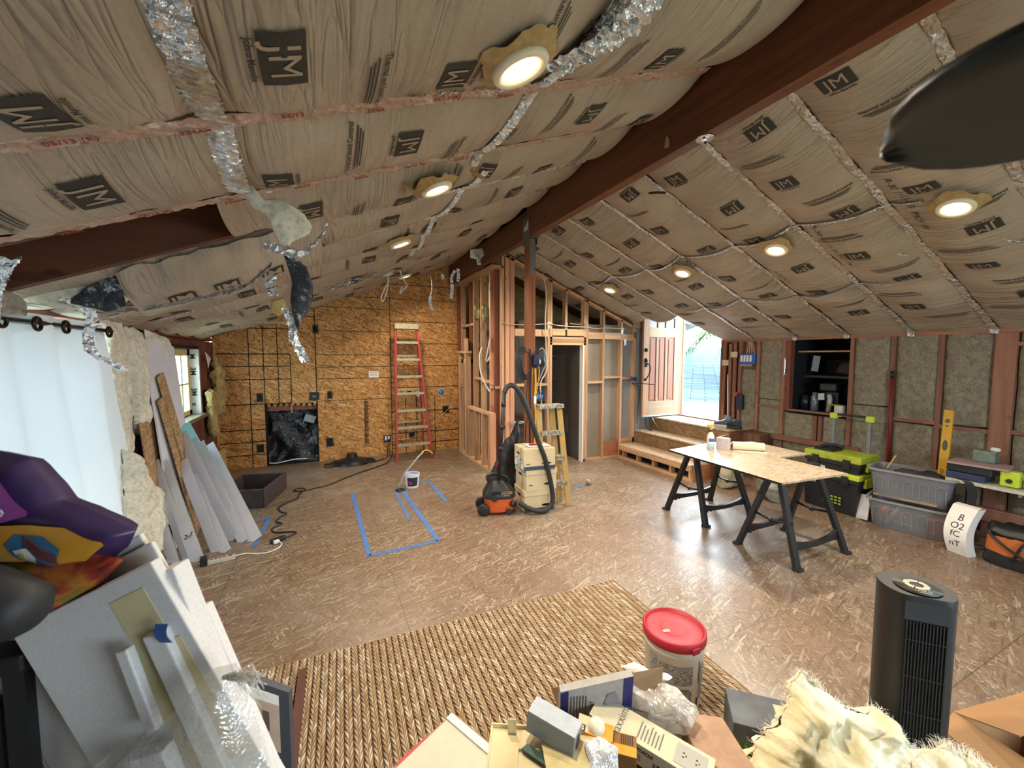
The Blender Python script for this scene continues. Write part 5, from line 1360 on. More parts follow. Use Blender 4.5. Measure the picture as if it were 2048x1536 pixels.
# file boxes
M_card = plain('cream_card', '#cdbd98', .75, nz=.03, scale=6); M_navy = plain('navy_band', '#36445c', .7, nz=.03)
def file_box(loc, rz, label, w=.38, d=.31, h=.245, lid=True, writing=None, band=True):
    t = thing('file_box', label, 'box', loc, rz, 'stacked cardboard file boxes')
    m = MB(); m.box(-w / 2, w / 2, -d / 2, d / 2, 0, h); m.build('box_body', M_card, t, bevel=.003)
    if lid:
        m = MB(); m.box(-w / 2 - .008, w / 2 + .008, -d / 2 - .008, d / 2 + .008, h - .055, h + .004); m.build('lid', M_card, t, bevel=.003)
    if band: m = MB(); m.box(-w / 2 - .001, w / 2 + .001, -d / 2 - .0015, -d / 2, .002, .045); m.build('printed_band', M_navy, t)
    m = MB()
    m.lathe([(.0, 0), (.03, 0)], 20, TR(w * .22, -d / 2 - .0025, .075, PI / 2) @ Matrix.Diagonal((1.8, .45, 1, 1))); m.box(w * .08, w * .38, -d / 2 - .002, -d / 2, .068, .074)
    m.box(-w * .42, -w * .30, -d / 2 - .002, -d / 2, .07, .078)
    m.build('print', M_ink, t)
    m = MB(); pts = [(.045 * math.cos(a), .013 * math.sin(a)) for a in [2 * PI * i / 16 for i in range(16)]]; m.prism(pts, 0, .002, TR(-w / 2 - .002, 0.02, h * .70, PI / 2, 0, -PI / 2)); m.build('hand_hole', M_void, t)
    if writing:
        m = MB(); m.grid(1, 1, lambda u, v: (-w / 2 - .0015, -d * .40 + u * d * .80, .012 + v * h * .52)); m.build('paper_label', M_paper, t)
        m = MB(); put_text(m, writing[0], .085, TR(-w / 2 - .003, -.01, h * .42, PI / 2, 0, -PI / 2)); put_text(m, writing[1], .085, TR(-w / 2 - .003, -.01, h * .16, PI / 2, 0, -PI / 2)); m.build('handwriting', M_ink, t)
    return t
file_box((2.245, 4.23, 0.0), -.10, 'bottom cream file box of the stack with blue printed base', .37, .33, .245)
file_box((2.26, 4.22, .25), -.06, 'middle cream file box of the stack with an oval printed mark', .38, .33, .245, band=False)
file_box((2.235, 4.21, .50), -.12, 'topmost cream file box labelled HOWS 2017 with open top', .385, .34, .245, False, ('HOWS', '2017'))
t = thing('magazine', 'glossy leaflet with red picture lying on the topmost file box', 'paper', (2.26, 4.22, .752), -.1)
m = MB(); m.box(-.13, .14, -.10, .10, 0, .006); m.build('sheet', M_paper, t)
m = MB(); m.prism([(-.10, -.05), (-.02, -.07), (.03, -.01), (-.01, .05), (-.08, .04)], .0062, .0075); m.build('red_picture', M_redp, t)
# yellow ladder
def yellow_ladder():
    t = thing('step_ladder', 'short paint-worn yellow step ladder leaning beside the post', 'ladder', (2.48, 4.22, 0), 0)
    n = NT('worn_yellow'); a = n.noise(16, 5, .7); n.set(base=n.ramp(a, [(0.40, srgb('#b48a30')), (0.52, srgb('#a88f55')), (0.66, srgb('#8a8172'))]), rough=.6); M_y = n.m
    n = NT('paint_spattered_metal'); a = n.noise(30, 5, .7); n.set(base=n.ramp(a, [(0.45, srgb('#6d6a62')), (0.6, srgb('#b0aa9a'))]), rough=.6); M_pm = n.m
    H = 1.22
    for (x0, y0, x1, y1, nm) in ((-.14, -.02, -.15, .06, 'rail'), (.16, -.14, .12, .04, 'rail'), (-.10, .12, -.13, .12, 'rear_rail'), (.13, .02, .05, .10, 'rear_rail')):
        m = MB(); m.board((x0, y0, 0), (x1, y1, H - .03), .025, .07, (.25, 1, 0)); m.build(nm, M_y, t, bevel=.003)
    m = MB(); m.box(-.18, .16, -.02, .14, H - .045, H); m.build('top_cap', M_pm, t, bevel=.004)
    for i in range(1, 4):
        z = i * .30; f = z / H; m = MB(); m.add([(-.14, -.02 + .08 * f - .04, z - .05), (.155 - .04 * f, -.14 + .18 * f - .03, z - .05), (.155 - .04 * f, -.14 + .18 * f + .06, z - .05), (-.14, .06, z - .05), (-.14, -.02 + .08 * f - .04, z), (.155 - .04 * f, -.14 + .18 * f - .03, z), (.155 - .04 * f, -.14 + .18 * f + .06, z), (-.14, .06, z)],
              [(0, 3, 2, 1), (4, 5, 6, 7), (0, 1, 5, 4), (1, 2, 6, 5), (2, 3, 7, 6), (3, 0, 4, 7)]); m.build('step', M_pm, t)
    m = MB(); put_text(m, 'WERNER', .05, TR(.155, -.085, 1.0, PI / 2, PI / 2, .2)); m.build('lettering', M_ink, t)
    return t
yellow_ladder()
# things hanging on the post
t = thing('cable_coil', 'black cord coiled in a loop hanging on the left side of the post', 'cord', (2.12, 4.27, 1.72))
m = MB()
for i in range(6):
    rr_ = .13 - i * .008; ph = i * .35
    m.tube([((.0 + rr_ * .78 * math.cos(a) + .01 * math.sin(ph)), -.012 * i + .02 * math.sin(a + ph), rr_ * 1.5 * math.sin(a)) for a in [2 * PI * k / 28 for k in range(28)]], .0065, 6, closed=True)
m.build('coil', M_black, t, smooth=True)
m = MB(); m.tube(smooth_path([(.08, 0, .17), (.10, .0, 0), (.09, 0, -.5), (.085, 0, -.95)], 6), .012, 8); m.tube(smooth_path([(.05, -.02, -.1), (.03, -.02, -.4), (.06, -.02, -.55), (.02, -.02, -.75), (.03, 0, -.95)], 6), .007, 8); m.build('hanging_cord', M_black, t, smooth=True)
t = thing('cap', 'navy blue cap hooked on the front of the post', 'cap', (2.27, 4.26, 1.74))
m = blob([(-.05, .02), (-.03, .08), (.03, .09), (.07, .04), (.06, -.04), (.0, -.08), (-.05, -.05)], .12, 5, 9, 60, .004, .02, Matrix(((1, 0, 0, 0), (0, 0, -1, 0), (0, 1, 0, 0), (0, 0, 0, 1))), puff=.6); m.build('crown', plain('navy_cloth', '#22284a', .8), t, smooth=True)
m = MB(); m.cbox((.025, -.07, .0), (.012, .012, .05)); m.build('white_tab', M_paper, t, bevel=.003)
t = thing('tool_strap', 'grey and black webbing strap hanging on the right side of the post', 'strap', (2.335, 4.27, 1.80))
m = MB(); m.tube(smooth_path([(-.02, 0, .06), (.03, -.01, .10), (.07, -.01, .03), (.06, 0, -.02), (.09, 0, -.08), (.05, 0, -.15), (.01, 0, -.24), (-.02, 0, -.30)], 6), .008, 8); m.tube(smooth_path([(.02, .01, .08), (.06, 0, .04), (.055, 0, -.04), (.075, 0, -.10), (.03, 0, -.2)], 6), .006, 8); m.build('webbing', plain('grey_webbing', '#8b93a3', .7), t, smooth=True)
m = blob([(-.03, .08), (.04, .09), (.05, .0), (.02, -.12), (-.03, -.1)], .05, 9, 7, 40, .006, .05, Matrix(((1, 0, 0, 0), (0, 0, -1, 0), (0, 1, 0, 0), (0, 0, 0, 1)))); m.build('pouch', M_black, t, smooth=True)
t = thing('strap', 'long yellow strap hanging straight down the front of the post', 'strap', (2.275, 4.275, 1.6))
m = MB(); pp = smooth_path([(.0, 0, .12), (.01, 0, -.1), (-.0, 0, -.3), (.01, 0, -.55), (.0, 0, -.8), (-.01, 0, -.86)], 6); m.ribbon(pp, .022, (1, 0, 0)); m.build('webbing', plain('yellow_webbing', '#d3a22b', .6), t, solid=.003)
m = MB(); m.tube(smooth_path([(.04, 0, .12), (.055, 0, 0), (.03, 0, -.15), (.015, 0, -.25)], 6), .007, 6); m.tube(smooth_path([(-.03, 0, .12), (-.045, 0, -.1), (-.05, 0, -.3)], 6), .006, 6); m.build('side_cord', plain('yellow_cord', '#d59a33', .6), t, smooth=True)
m = MB(); m.cbox((.0, -.004, -.32), (.03, .012, .09)); m.build('buckle', M_paper, t, bevel=.003)
m = MB(); m.cbox((.0, 0, .14), (.09, .02, .06)); m.build('yellow_bracket', plain('dirty_yellow', '#b9a64e', .6), t, bevel=.004)
t = thing('utility_bag', 'tall black nylon bag slumped between the post and the vacuum', 'bag', (2.06, 4.56, 0))
m = blob([(.13, 1.02), (.15, .9), (.10, .5), (.08, .05), (-.02, .01), (-.26, .02), (-.36, .10), (-.25, .35), (-.12, .6), (-.04, .78), (.06, .84)], .15, 21, 12, 100, .022, .015, Matrix(((1, 0, 0, 0), (0, 0, -1, 0), (0, 1, 0, 0), (0, 0, 0, 1))), freq=5, puff=.5); m.build('bag_body', plain('black_nylon', '#17171a', .5), t, smooth=True)
m = MB(); m.tube(smooth_path([(-.13, -.05, .58), (-.17, -.07, .54), (-.20, -.06, .46)], 4), .006, 6); m.build('red_cord', M_redp, t, smooth=True)
# sink
t = thing('farmhouse_sink', 'dark brown rectangular trough sink lying on the floor by the drywall strips', 'sink', (-.86, 5.95, 0), -.24)
m = MB(); W, D, Hh, th = .27, .37, .23, .028
m.prism([(-W, -D), (W, -D), (W, D), (-W, D)], 0, .02)
m.box(-W, -W + th, -D, D, .02, Hh); m.box(W - th, W, -D, D, .02, Hh); m.box(-W + th, W - th, -D, -D + th, .02, Hh); m.box(-W + th, W - th, D - th, D, .02, Hh)
m.build('basin', plain('dark_copper_basin', '#4a3e3f', .5, .2, nz=.15, scale=14), t, bevel=.008)
m = MB(); m.lathe([(0, .021), (.045, .022), (.045, .02)], 20); m.build('drain', M_steel, t)
# white pail with tube
t = thing('pail', 'small white pail with dark label and blue lid rim standing on the blue tape outline', 'bucket', (1.06, 5.60, 0), .2)
m = MB(); m.lathe([(0, 0), (.082, 0), (.085, .01), (.098, .175), (.104, .178), (.104, .188), (.096, .188), (.08, .02), (0, .02)], 32); m.build('pail_body', M_white, t, smooth=False, auto=True)
m = MB(); m.lathe([(.0, .17), (.093, .172), (.093, .18)], 28); m.build('blue_contents', plain('blue_lid', '#7d8ccb', .5), t)
m = MB(); m.lathe([(.0885, .03), (.0985, .15)], 16, None, 3.6, 5.2); m.build('label', plain('dark_label', '#26223a', .5, nz=0), t, smooth=True)
m = MB(); m.lathe([(.092, .05), (.0965, .10)], 8, Matrix.Scale(1.01, 4), 3.75, 4.3); m.build('label_picture', plain('label_magenta', '#8a3a6a', .5), t, smooth=True)
m = MB(); m.tube(smooth_path([(-.10, 0, .185), (-.07, -.05, .20), (0, -.07, .185), (.07, -.07, .165), (.1, 0, .17)], 5), .006, 6); m.build('bail_handle', M_white, t, smooth=True)
cable('clear_hose', [(.86, 5.52, .02), (.88, 5.50, .10), (.94, 5.50, .22), (1.05, 5.55, .32), (1.15, 5.62, .40), (1.24, 5.7, .45)], .011, plain('grey_clear_tube', '#9a9c98', .3), 'grey flexible tube propped over the white pail', 'hose')
cable('cord_end', [(1.22, 5.7, .45), (1.28, 5.7, .47), (1.33, 5.72, .45), (1.38, 5.72, .41)], .008, plain('yellow_fibre', '#cbb45a', .7), 'frayed yellow end of the grey tube', 'cord')
m = MB(); m.lathe([(0, .022), (.05, .02), (.065, .008), (.07, 0)], 20, TR(.88, 5.5, 0.001)); tag(m.build('hose_weight', M_black, None, smooth=True), 'flat black puck holding the tube end on the floor', 'puck')
# black cord from outlet
cord = [(1.03, 7.60, .26), (1.03, 7.55, .10), (1.04, 7.4, .012), (.98, 7.2, .01), (.90, 7.0, .01), (.70, 6.8, .01), (.45, 6.6, .01), (.20, 6.35, .01), (.02, 6.15, .01), (-.18, 6.05, .01), (-.32, 6.0, .01), (-.42, 6.06, .01), (-.36, 6.14, .01), (-.28, 6.05, .02), (-.34, 5.9, .01), (-.36, 5.72, .01), (-.46, 5.6, .01), (-.54, 5.45, .01), (-.50, 5.28, .01), (-.44, 5.2, .01), (-.50, 5.1, .01), (-.52, 4.98, .01), (-.46, 4.90, .01), (-.54, 4.8, .01), (-.50, 4.68, .01), (-.34, 4.62, .01), (-.31, 4.56, .012), (-.40, 4.48, .015)]
cable('extension_cord', cord, .008, M_black, 'long black extension cord snaking across the floor from the wall outlet', 'cord', n=8)
t = thing('cord_plug', 'black plug junction joining the black cord to the white power strip lead', 'plug', (-.44, 4.46, .02), .5)
m = MB(); m.box(-.09, .05, -.022, .022, -.018, .022); m.build('socket_body', M_black, t, bevel=.008)
m = MB(); m.cbox((-.05, -.035, .0), (.05, .035, .03)); m.build('white_plug', M_white, t, bevel=.005)
cable('power_lead', [(-.46, 4.42, .02), (-.42, 4.36, .012), (-.44, 4.28, .008), (-.52, 4.22, .008), (-.62, 4.24, .008), (-.70, 4.28, .008), (-.78, 4.26, .012)], .006, M_romexw, 'cream lead of the power strip curving over the floor', 'cord')
t = thing('power_strip', 'white power strip with red switch and black plug on the floor by the drywall strips', 'power strip', (-.87, 4.22, 0), .16)
m = MB(); m.box(-.10, .10, -.025, .025, 0, .035); m.build('strip_body', plain('aged_white', '#b9b4a6', .5), t, bevel=.005)
m = MB(); m.cbox((.065, 0, .037), (.022, .02, .008)); m.build('red_switch', M_redp, t)
m = MB(); m.box(-.15, -.10, -.03, .03, 0, .075); m.build('black_plug', M_black, t, bevel=.005)
m = MB(); [m.cbox((-.07 + .03 * i, 0, .0355), (.018, .012, .002)) for i in range(4)]; m.build('socket_slots', M_void, t)
# cord reel heap
t = thing('work_light', 'black work light base tangled in its cord on the floor by the sheathed wall', 'work light', (.38, 7.28, 0))
m = MB(); m.lathe([(0, 0), (.26, 0), (.25, .03), (.18, .075), (.09, .10), (.08, .17), (0, .17)], 24); m.build('base', M_black, t, auto=True)
m = MB()
for i in range(5):
    m.tube([((.27 + .03 * i) * math.cos(a) * (1 + .1 * math.sin(3 * a + i)), (.16 + .01 * i) * math.sin(a), .012 + .025 * abs(math.sin(a * 2 + i))) for a in [2 * PI * k / 30 for k in range(30)]], .007, 6, closed=True)
m.build('cord_loop', M_black, t, smooth=True)
cable('extension_cord', [(.62, 7.2, .01), (.75, 7.2, .01), (.88, 7.3, .01), (.98, 7.45, .01), (1.0, 7.6, .2)], .008, M_black, 'second black cord running from the work light up to the outlet', 'cord')
cable('extension_cord', [(.1, 7.3, .05), (-.04, 7.25, .01), (.0, 7.12, .01), (.16, 7.15, .01), (.22, 7.2, .03)], .008, M_black, 'black cord loop sticking out left of the work light', 'cord')
# black plastic sheeting in the fireplace opening
t = thing('plastic_sheeting', 'crumpled black plastic sheeting inside the fireplace opening', 'plastic sheet', (0, 0, 0))
n = NT('black_film'); a = n.noise(7, 4, .6, dist=1.0); n.set(base=(.008, .010, .012, 1), rough=.22, spec=.6); n.bump(a, 1.0, .04); M_bf = n.m
m = MB(); m.grid(30, 30, lambda u, v: (-.88 + .74 * u, 7.86 + .12 * noise.noise(Vector((u * 3.5, v * 3, 4))) - .14 * (1 - v), .02 + .86 * v)); m.build('film', M_bf, t, smooth=True)
m = MB(); m.box(-.34, -.16, 7.70, 7.71, .68, .84); 
m2 = MB(); m2.cbox((0, 0, 0), (.17, .01, .12), TR(-.25, 7.72, .74, 0, .35, 0)); tag(m2.build('grey_tag', plain('grey_card', '#8e9192', .6), None), 'tilted grey card leaning on the black sheeting in the fireplace opening', 'card')
cable('cable', [(-.86, 7.62, .06), (-.75, 7.60, .05), (-.5, 7.6, .085), (-.3, 7.62, .075)], .010, M_romexw, 'white cable lying along the foot of the fireplace opening')
# blue painter's tape on the floor
M_bt = plain('painters_tape', '#4f78b5', .7, nz=.04)
def ftape(a, b, w, label):
    m = MB(); A = Vector((a[0], a[1], .002)); B = Vector((b[0], b[1], .002)); d = (B - A).normalized(); s = Vector((-d.y, d.x, 0))
    m.ribbon([A, B], w, s); return tag(m.build('painters_tape', M_bt, None, solid=.0015), label, 'tape', "blue painter's tape outlines on the floor")
for a, b, w, lb in (((.29, 5.64), (.32, 3.78), .045, 'left long side of the blue tape rectangle on the floor'), ((.32, 3.78), (.966, 3.81), .045, 'near short side of the blue tape rectangle on the floor'),
        ((.966, 3.81), (.90, 5.63), .05, 'right long side of the blue tape rectangle, thicker line'), ((.80, 4.45), (.82, 5.6), .03, 'thin extra blue tape line inside the rectangle'),
        ((1.33, 4.83), (1.32, 5.73), .045, 'blue tape line right of the white pail'), ((1.32, 5.73), (1.15, 5.73), .045, 'short blue tape stub behind the white pail'),
        ((-.66, 4.42), (-.60, 5.16), .045, 'blue tape line beside the drywall strips'), ((-.60, 5.16), (-.98, 5.12), .035, 'blue tape line in front of the dark sink'), ((3.07, 4.62), (3.27, 4.66), .05, 'short blue tape piece on the floor right of the yellow ladder')):
    ftape(a, b, w, lb)
t = thing('tin_cup', 'small open tin of putty on the floor right of the yellow ladder', 'cup', (3.33, 4.64, 0))
m = MB(); m.lathe([(0, 0), (.032, 0), (.045, .07), (.042, .07), (.03, .006), (0, .006)], 20); m.build('cup_body', plain('putty_tin', '#9a8a7c', .5, .3), t, smooth=True)
# items around the landing
t = thing('work_boot', 'dark grey boot with pale sole standing on the right end of the landing', 'shoe', (5.56, 4.28, .706), .4)
def boot(t, M1, sole):
    m = MB(); loft(m, [(.045, .13, 0, 0), (.05, .14, .02, 0), (.046, .135, .05, 0)], 30); m.build('sole', sole, t, auto=True)
    m = blob([(-.13, 0), (-.13, .10), (-.05, .11), (.02, .07), (.12, .05), (.14, .0)], .09, 4, 8, 50, .006, .02, Matrix(((0, 0, 1, 0), (1, 0, 0, 0), (0, 1, 0, .04), (0, 0, 0, 1))), puff=.6); m.build('upper', M1, t, smooth=True)
boot(t, plain('boot_grey', '#4a5058', .6), plain('pale_sole', '#a9b2ba', .6))
t = thing('work_boot', 'black boot beside the grey one on the right end of the landing', 'shoe', (5.60, 4.15, .706), .2)
boot(t, plain('boot_black', '#20242a', .6), M_darkrub)
for i, (y, lb, zz) in enumerate(((4.60, 'leaning fir board nearest the doorway', 2.0), (4.50, 'second leaning board right of the doorway', 2.0), (4.42, 'leaning board next to the breaker panel', 2.02))):
    m = MB(); m.box(5.94 - .0 * i, 5.975, y - .03, y + .01, .72 if i < 2 else .70, zz); tag(m.build('leaning_board', M_midz, None, bevel=.002), lb, 'board')
t = thing('broom', 'white handled broom leaning between the boards right of the doorway', 'broom', (5.90, 4.46, .71))
m = MB(); m.tube([(0, 0, .12), (.03, .05, .80)], .008, 8); m.build('broom_handle', M_paper, t, smooth=True)
m = MB(); m.box(-.03, .03, -.05, .05, 0, .14); m.build('brush', plain('grey_brush', '#7d8790', .8), t, bevel=.01)
t = thing('breaker_panel', 'blue outlet bank with four white breakers and cables above it, right of the doorway', 'electrical panel', (5.99, 4.22, 1.77))
m = MB(); m.box(-.02, .05, -.13, .12, -.09, .07); m.build('panel_box', M_blue, t, bevel=.003)
for i in range(4):
    m = MB(); m.box(-.028, -.02, .07 - i * .05, .105 - i * .05, -.05, .05); m.build('breaker', M_white, t, bevel=.002)
m = MB(); [m.tube(smooth_path([(.01, -.10 + i * .045, .07), (0, -.09 + i * .03, .16), (.02, -.04 + i * .02, .27)], 4), .006, 6) for i in range(4)]; m.build('feed_cable', M_romex, t, smooth=True)
m = MB(); [m.tube(smooth_path([(-.02, .07 - i * .05, -.09), (-.03, .08 - i * .05, -.12), (-.02, .11 - i * .05, -.09)], 4), .004, 6) for i in range(4)]; m.build('wire_loop', M_paper, t, smooth=True)
for y, z, lb in ((4.41, 1.83, 'tan cardboard tag pinned above the leaning boards'), (4.56, 1.70, 'pale wooden block nailed across the leaning boards')):
    m = MB(); m.cbox((5.93, y, z), (.012, .11, .09), None); tag(m.build('tag_board', M_card, None), lb, 'card')
t = thing('charger', 'small black and blue charger hanging on the stud right of the landing', 'charger', (5.96, 4.30, 1.08))
m = MB(); m.box(-.03, .03, -.05, .05, -.12, .12); m.build('charger_body', plain('dark_blue_black', '#20283c', .5), t, bevel=.01)
m = MB(); m.cbox((-.0, .07, .12), (.03, .04, .07)); m.build('red_tip', plain('red_cap', '#c23a34', .5), t, bevel=.005)
cable('cable', [(5.05, 5.2, 1.33), (5.0, 5.68, 1.32), (5.08, 5.66, 1.28), (5.12, 5.64, 1.2), (5.10, 5.64, 1.0), (5.08, 5.64, .8), (5.06, 5.62, .6)], .006, M_black, 'thin dark cord hanging on the panel left of the entry door')
m = MB(); m.tube(smooth_path([(5.16, 5.5, .72), (5.14, 5.48, .6), (5.18, 5.46, .52), (5.26, 5.46, .49)], 5), .012, 8); tag(m.build('bent_pipe', M_black, None, smooth=True), 'black bent conduit stub on the middle step by the door', 'pipe')
m = MB(); m.tube(smooth_path([(5.3, 5.5, .70), (5.34, 5.48, .62), (5.40, 5.46, .54)], 5), .010, 8); tag(m.build('bent_pipe', M_galv, None, smooth=True), 'grey conduit stub beside the black one by the door', 'pipe')
m = MB(); m.box(5.70, 6.0, 3.78, 4.07, 0.0, .66); tag(m.build('plywood_box', wood('dark_ply_box', '#7b5544', 2), None, bevel=.004), 'dark reddish plywood box filling the corner right of the landing', 'box')
m = MB(); m.box(5.55, 5.8, 3.52, 3.76, .0, .52); m.cyl((5.68, 3.64, .52), .04, .004, 16); tag(m.build('wood_block', wood('notched_block', '#a06a4c', 1), None, bevel=.004), 'squat wooden block with a round hole behind the plywood tabletop', 'block')
M_sack = plain('beige_sack', '#a2977f', .8, nz=.08)
t = thing('paper_sack', 'beige sack slumped on the floor behind the far sawhorse', 'sack', (5.05, 3.75, 0))
m = blob([(-.18, 0.0), (-.2, .22), (-.1, .32), (.12, .30), (.2, .2), (.18, 0)], .22, 44, 9, 70, .02, .03, Matrix(((1, 0, 0, 0), (0, 0, -1, 0), (0, 1, 0, 0), (0, 0, 0, 1))), puff=.5); m.build('sack_body', M_sack, t, smooth=True)
t = thing('plastic_bag', 'cloudy plastic bag of scraps on the floor under the plywood tabletop', 'bag', (5.15, 3.25, 0))
m = blob([(-.26, 0.0), (-.28, .18), (-.1, .30), (.14, .26), (.26, .14), (.24, 0)], .26, 45, 9, 80, .03, .04, TR(0, 0, 0, 0, 0, .9) @ Matrix(((1, 0, 0, 0), (0, 0, -1, 0), (0, 1, 0, 0), (0, 0, 0, 1))), puff=.5); m.build('bag_body', plain('cloudy_grey_plastic', '#8b8880', .35, nz=.12, scale=12), t, smooth=True)
# ================================================================ RIGHT WALL STORAGE
M_lime = plain('lime_plastic', '#b9cc38', .45, nz=.03)
M_limed = plain('dusty_lime_lid', '#9fae35', .6, nz=.14, scale=14)
M_char = plain('charcoal_plastic', '#1f2124', .5, nz=.04)
def toolbox(loc, label, h, lidh, name='tool_chest', dusty=False, w=.36, L=.56):
    t = thing(name, label, 'toolbox', loc, 0, 'stacked black and lime tool chests')
    m = MB(); m.box(-w / 2, w / 2, -L / 2, L / 2, 0, h - .02); 
    for i in range(-8, -4): m.v[i] = (m.v[i][0] * .94, m.v[i][1] * .94, m.v[i][2])
    m.build('body', M_char, t, bevel=.012)
    m = MB(); m.box(-w / 2 - .015, w / 2 + .015, -L / 2 - .015, L / 2 + .015, h - .03, h + lidh); m.build('lid', M_limed if dusty else M_lime, t, bevel=.012)
    m = MB(); m.box(-w / 2 - .01, w / 2 + .01, -L / 2 - .01, L / 2 + .01, h - .075, h - .03); m.build('collar', M_char, t, bevel=.006)
    for q in (-.16, .16):
        m = MB(); m.box(-w / 2 - .03, -w / 2, q - .035, q + .035, h - .10, h + .005); m.build('latch', M_char, t, bevel=.004)
    m = MB(); m.box(-.07, .07, -L / 2 - .028, -L / 2, h - .12, h - .02); m.build('end_latch', M_lime, t, bevel=.004)
    m = MB(); put_text(m, 'RYOBI', .045, TR(-w / 2 - .012 + (.0), .12, h - .13, PI / 2, 0, -PI / 2), True); m.build('lettering', M_paper, t)
    return t
tb1 = toolbox((5.52, 2.69, 0), 'large lower black tool chest with lime lid rim under the dusty one', .44, .03, h0 if False else 'tool_chest')
m = MB(); random.seed(3)
for r in range(3):
    for i in range(5):
        m.box(-.194, -.190, -.13 + i * .04, -.105 + i * .04, .10 + r * .035, .115 + r * .035)
m.build('icon_print', M_lime, tb1)
tb2 = toolbox((5.54, 2.69, .475), 'upper black tool chest with dusty lime lid and pull handle', .15, .05, dusty=True)
M_alu = plain('grey_alu_post', '#7f868a', .45, .4)
for q in (-1, 1): m = MB(); m.box(.19, .21, q * .1825 - .0175, q * .1825 + .0175, .19, .59); m.build('handle_post', M_alu, tb2)
for q in (-1, 1): m = MB(); m.box(.175, .225, q * .185 - .04, q * .185 + .04, .56, .63); m.build('handle_corner', M_lime, tb2, bevel=.008)
m = MB(); m.box(.185, .215, -.15, .15, .60, .628); m.build('handle_grip', M_char, tb2, bevel=.008)
m = MB(); m.cbox((-.02, .12, .215), (.20, .20, .03)); m.tube(smooth_path([(-.1, .2, .22), (0, .12, .26), (.08, 0, .24)], 5), .02, 8); tag(m.build('power_tool', M_black, None), 'black handheld tool lying on the dusty lime lid', 'tool')
bpy.data.objects['power_tool'].location = (5.54, 2.69, .475)

def film_mat(name, tint, a):
    t = NT(name); t.set(base=tint, rough=.25, alpha=a, spec=.5); return t.m
M_bin = film_mat('clear_bin_plastic', srgb('#8d9094'), .42)
M_binrim = film_mat('bin_rim_plastic', srgb('#9b9ea0'), .8)
def bin_(loc, rz, label, w=.42, L=.64, h=.30):
    t = thing('storage_bin', label, 'storage bin', loc, rz, 'clear plastic storage bins')
    m = MB()
    def tw(z): return .86 + .14 * z / h
    n = 40
    def ring(z, k=1.0):
        return [(x * tw(z) * k, y * tw(z) * k, z) for x, y in rr(w / 2, L / 2, n, 7)]
    secs = [ring(0.004), ring(h)]
    vs = secs[0] + secs[1]
    m.add(vs, [(i, (i + 1) % n, n + (i + 1) % n, n + i) for i in range(n)] + [tuple(range(n))[::-1]])
    m.build('bin_wall', M_bin, t, solid=.003)
    m = MB(); a, b, c, d = ring(h - .02, 1.0), ring(h - .02, 1.07), ring(h, 1.07), ring(h, 1.0)
    m.add(a + b + c + d, [(k * n + i, k * n + (i + 1) % n, (k + 1) * n + (i + 1) % n, (k + 1) * n + i) for k in range(3) for i in range(n)]); m.build('rim', M_binrim, t)
    m = MB()
    for i in range(5):
        y = -L * .36 + i * L * .18
        m.tube([(-w / 2 * tw(.06) - .002, y - .035, .05), (-w / 2 * tw(.2) - .002, y - .035, h * .65), (-w / 2 * tw(.24) - .003, y, h * .74), (-w / 2 * tw(.2) - .002, y + .035, h * .65), (-w / 2 * tw(.06) - .002, y + .035, .05)], .003, 5)
    m.build('moulded_rib', M_binrim, t)
    return t
b1 = bin_((5.52, 2.02, 0), .22, 'lower clear storage bin with orange and pink items on the floor')
b2 = bin_((5.53, 2.02, .32), .18, 'upper clear storage bin holding dark bags, with a pencil sticking out')
def item(name, bm, mat, label, cat, loc=None, rot=None, **kw):
    o = bm.build(name, mat, None, **kw); 
    if loc: o.location = loc
    if rot: o.rotation_euler = rot
    return tag(o, label, cat)
item('orange_tool', MB().lathe([(0, 0), (.04, 0), (.045, .12), (.02, .2), (0, .2)], 16), M_or, 'orange plastic tool inside the left end of the lower clear bin', 'tool', (5.38, 2.22, .03), (.3, 0, 0), smooth=True)
item('pink_container', MB().cbox((0, 0, .09), (.10, .14, .17)), plain('pink_plastic', '#b5475f', .5), 'pink container inside the right end of the lower clear bin', 'container', (5.48, 1.80, .02), bevel=.01)
item('red_tool', MB().prism([(-.05, 0), (.06, 0), (.06, .09), (.0, .06)], 0, .03, R(PI / 2)), plain('crimson_tool', '#a8283c', .5), 'small red tool in the middle of the lower clear bin', 'tool', (5.40, 2.02, .1), (0, 0, 1.6))
for i, (a, b, w, lb) in enumerate((((5.36, 2.16, .04), (5.42, 2.06, .26), .03, 'wooden stick slanting inside the lower clear bin'), ((5.34, 2.10, .10), (5.44, 1.78, .05), .02, 'long pale stick lying in the lower clear bin'))):
    item('wood_stick', MB().board(a, b, w, .012, (0, 1, 0)), M_study, lb, 'stick')
item('wood_stick', MB().board((5.33, 2.26, .335), (5.39, 1.78, .345), .035, .014, (1, 0, .2)), wood('pale_slat', '#c4a072', 1), 'long pale wood slat lying along the bottom of the upper clear bin', 'stick')
m = blob([(-.24, -.05), (-.22, .12), (.0, .13), (.22, .09), (.24, -.08), (.0, -.13)], .20, 61, 9, 80, .03, .03, None, puff=.6); item('dark_cloth', m, plain('dark_plum_cloth', '#2c2029', .7, nz=.2, scale=12), 'dark plum fabric bag heaped in the upper clear bin', 'bag', (5.55, 1.97, .52), (0, 0, 1.75), smooth=True)
item('pencil', MB().lathe([(0, 0), (.006, .0), (.006, .17), (0, .19)], 8), plain('yellow_pencil', '#e3bd6a', .5), 'yellow pencil poking up from the upper clear bin', 'pencil', (5.48, 2.22, .60), (.45, -.2, 0))
item('scrap_board', MB().board((5.34, 2.36, .01), (5.42, 2.37, .27), .14, .01, (.5, 1, 0)), M_gyp, 'white scrap board leaning at the left end of the lower clear bin', 'board')
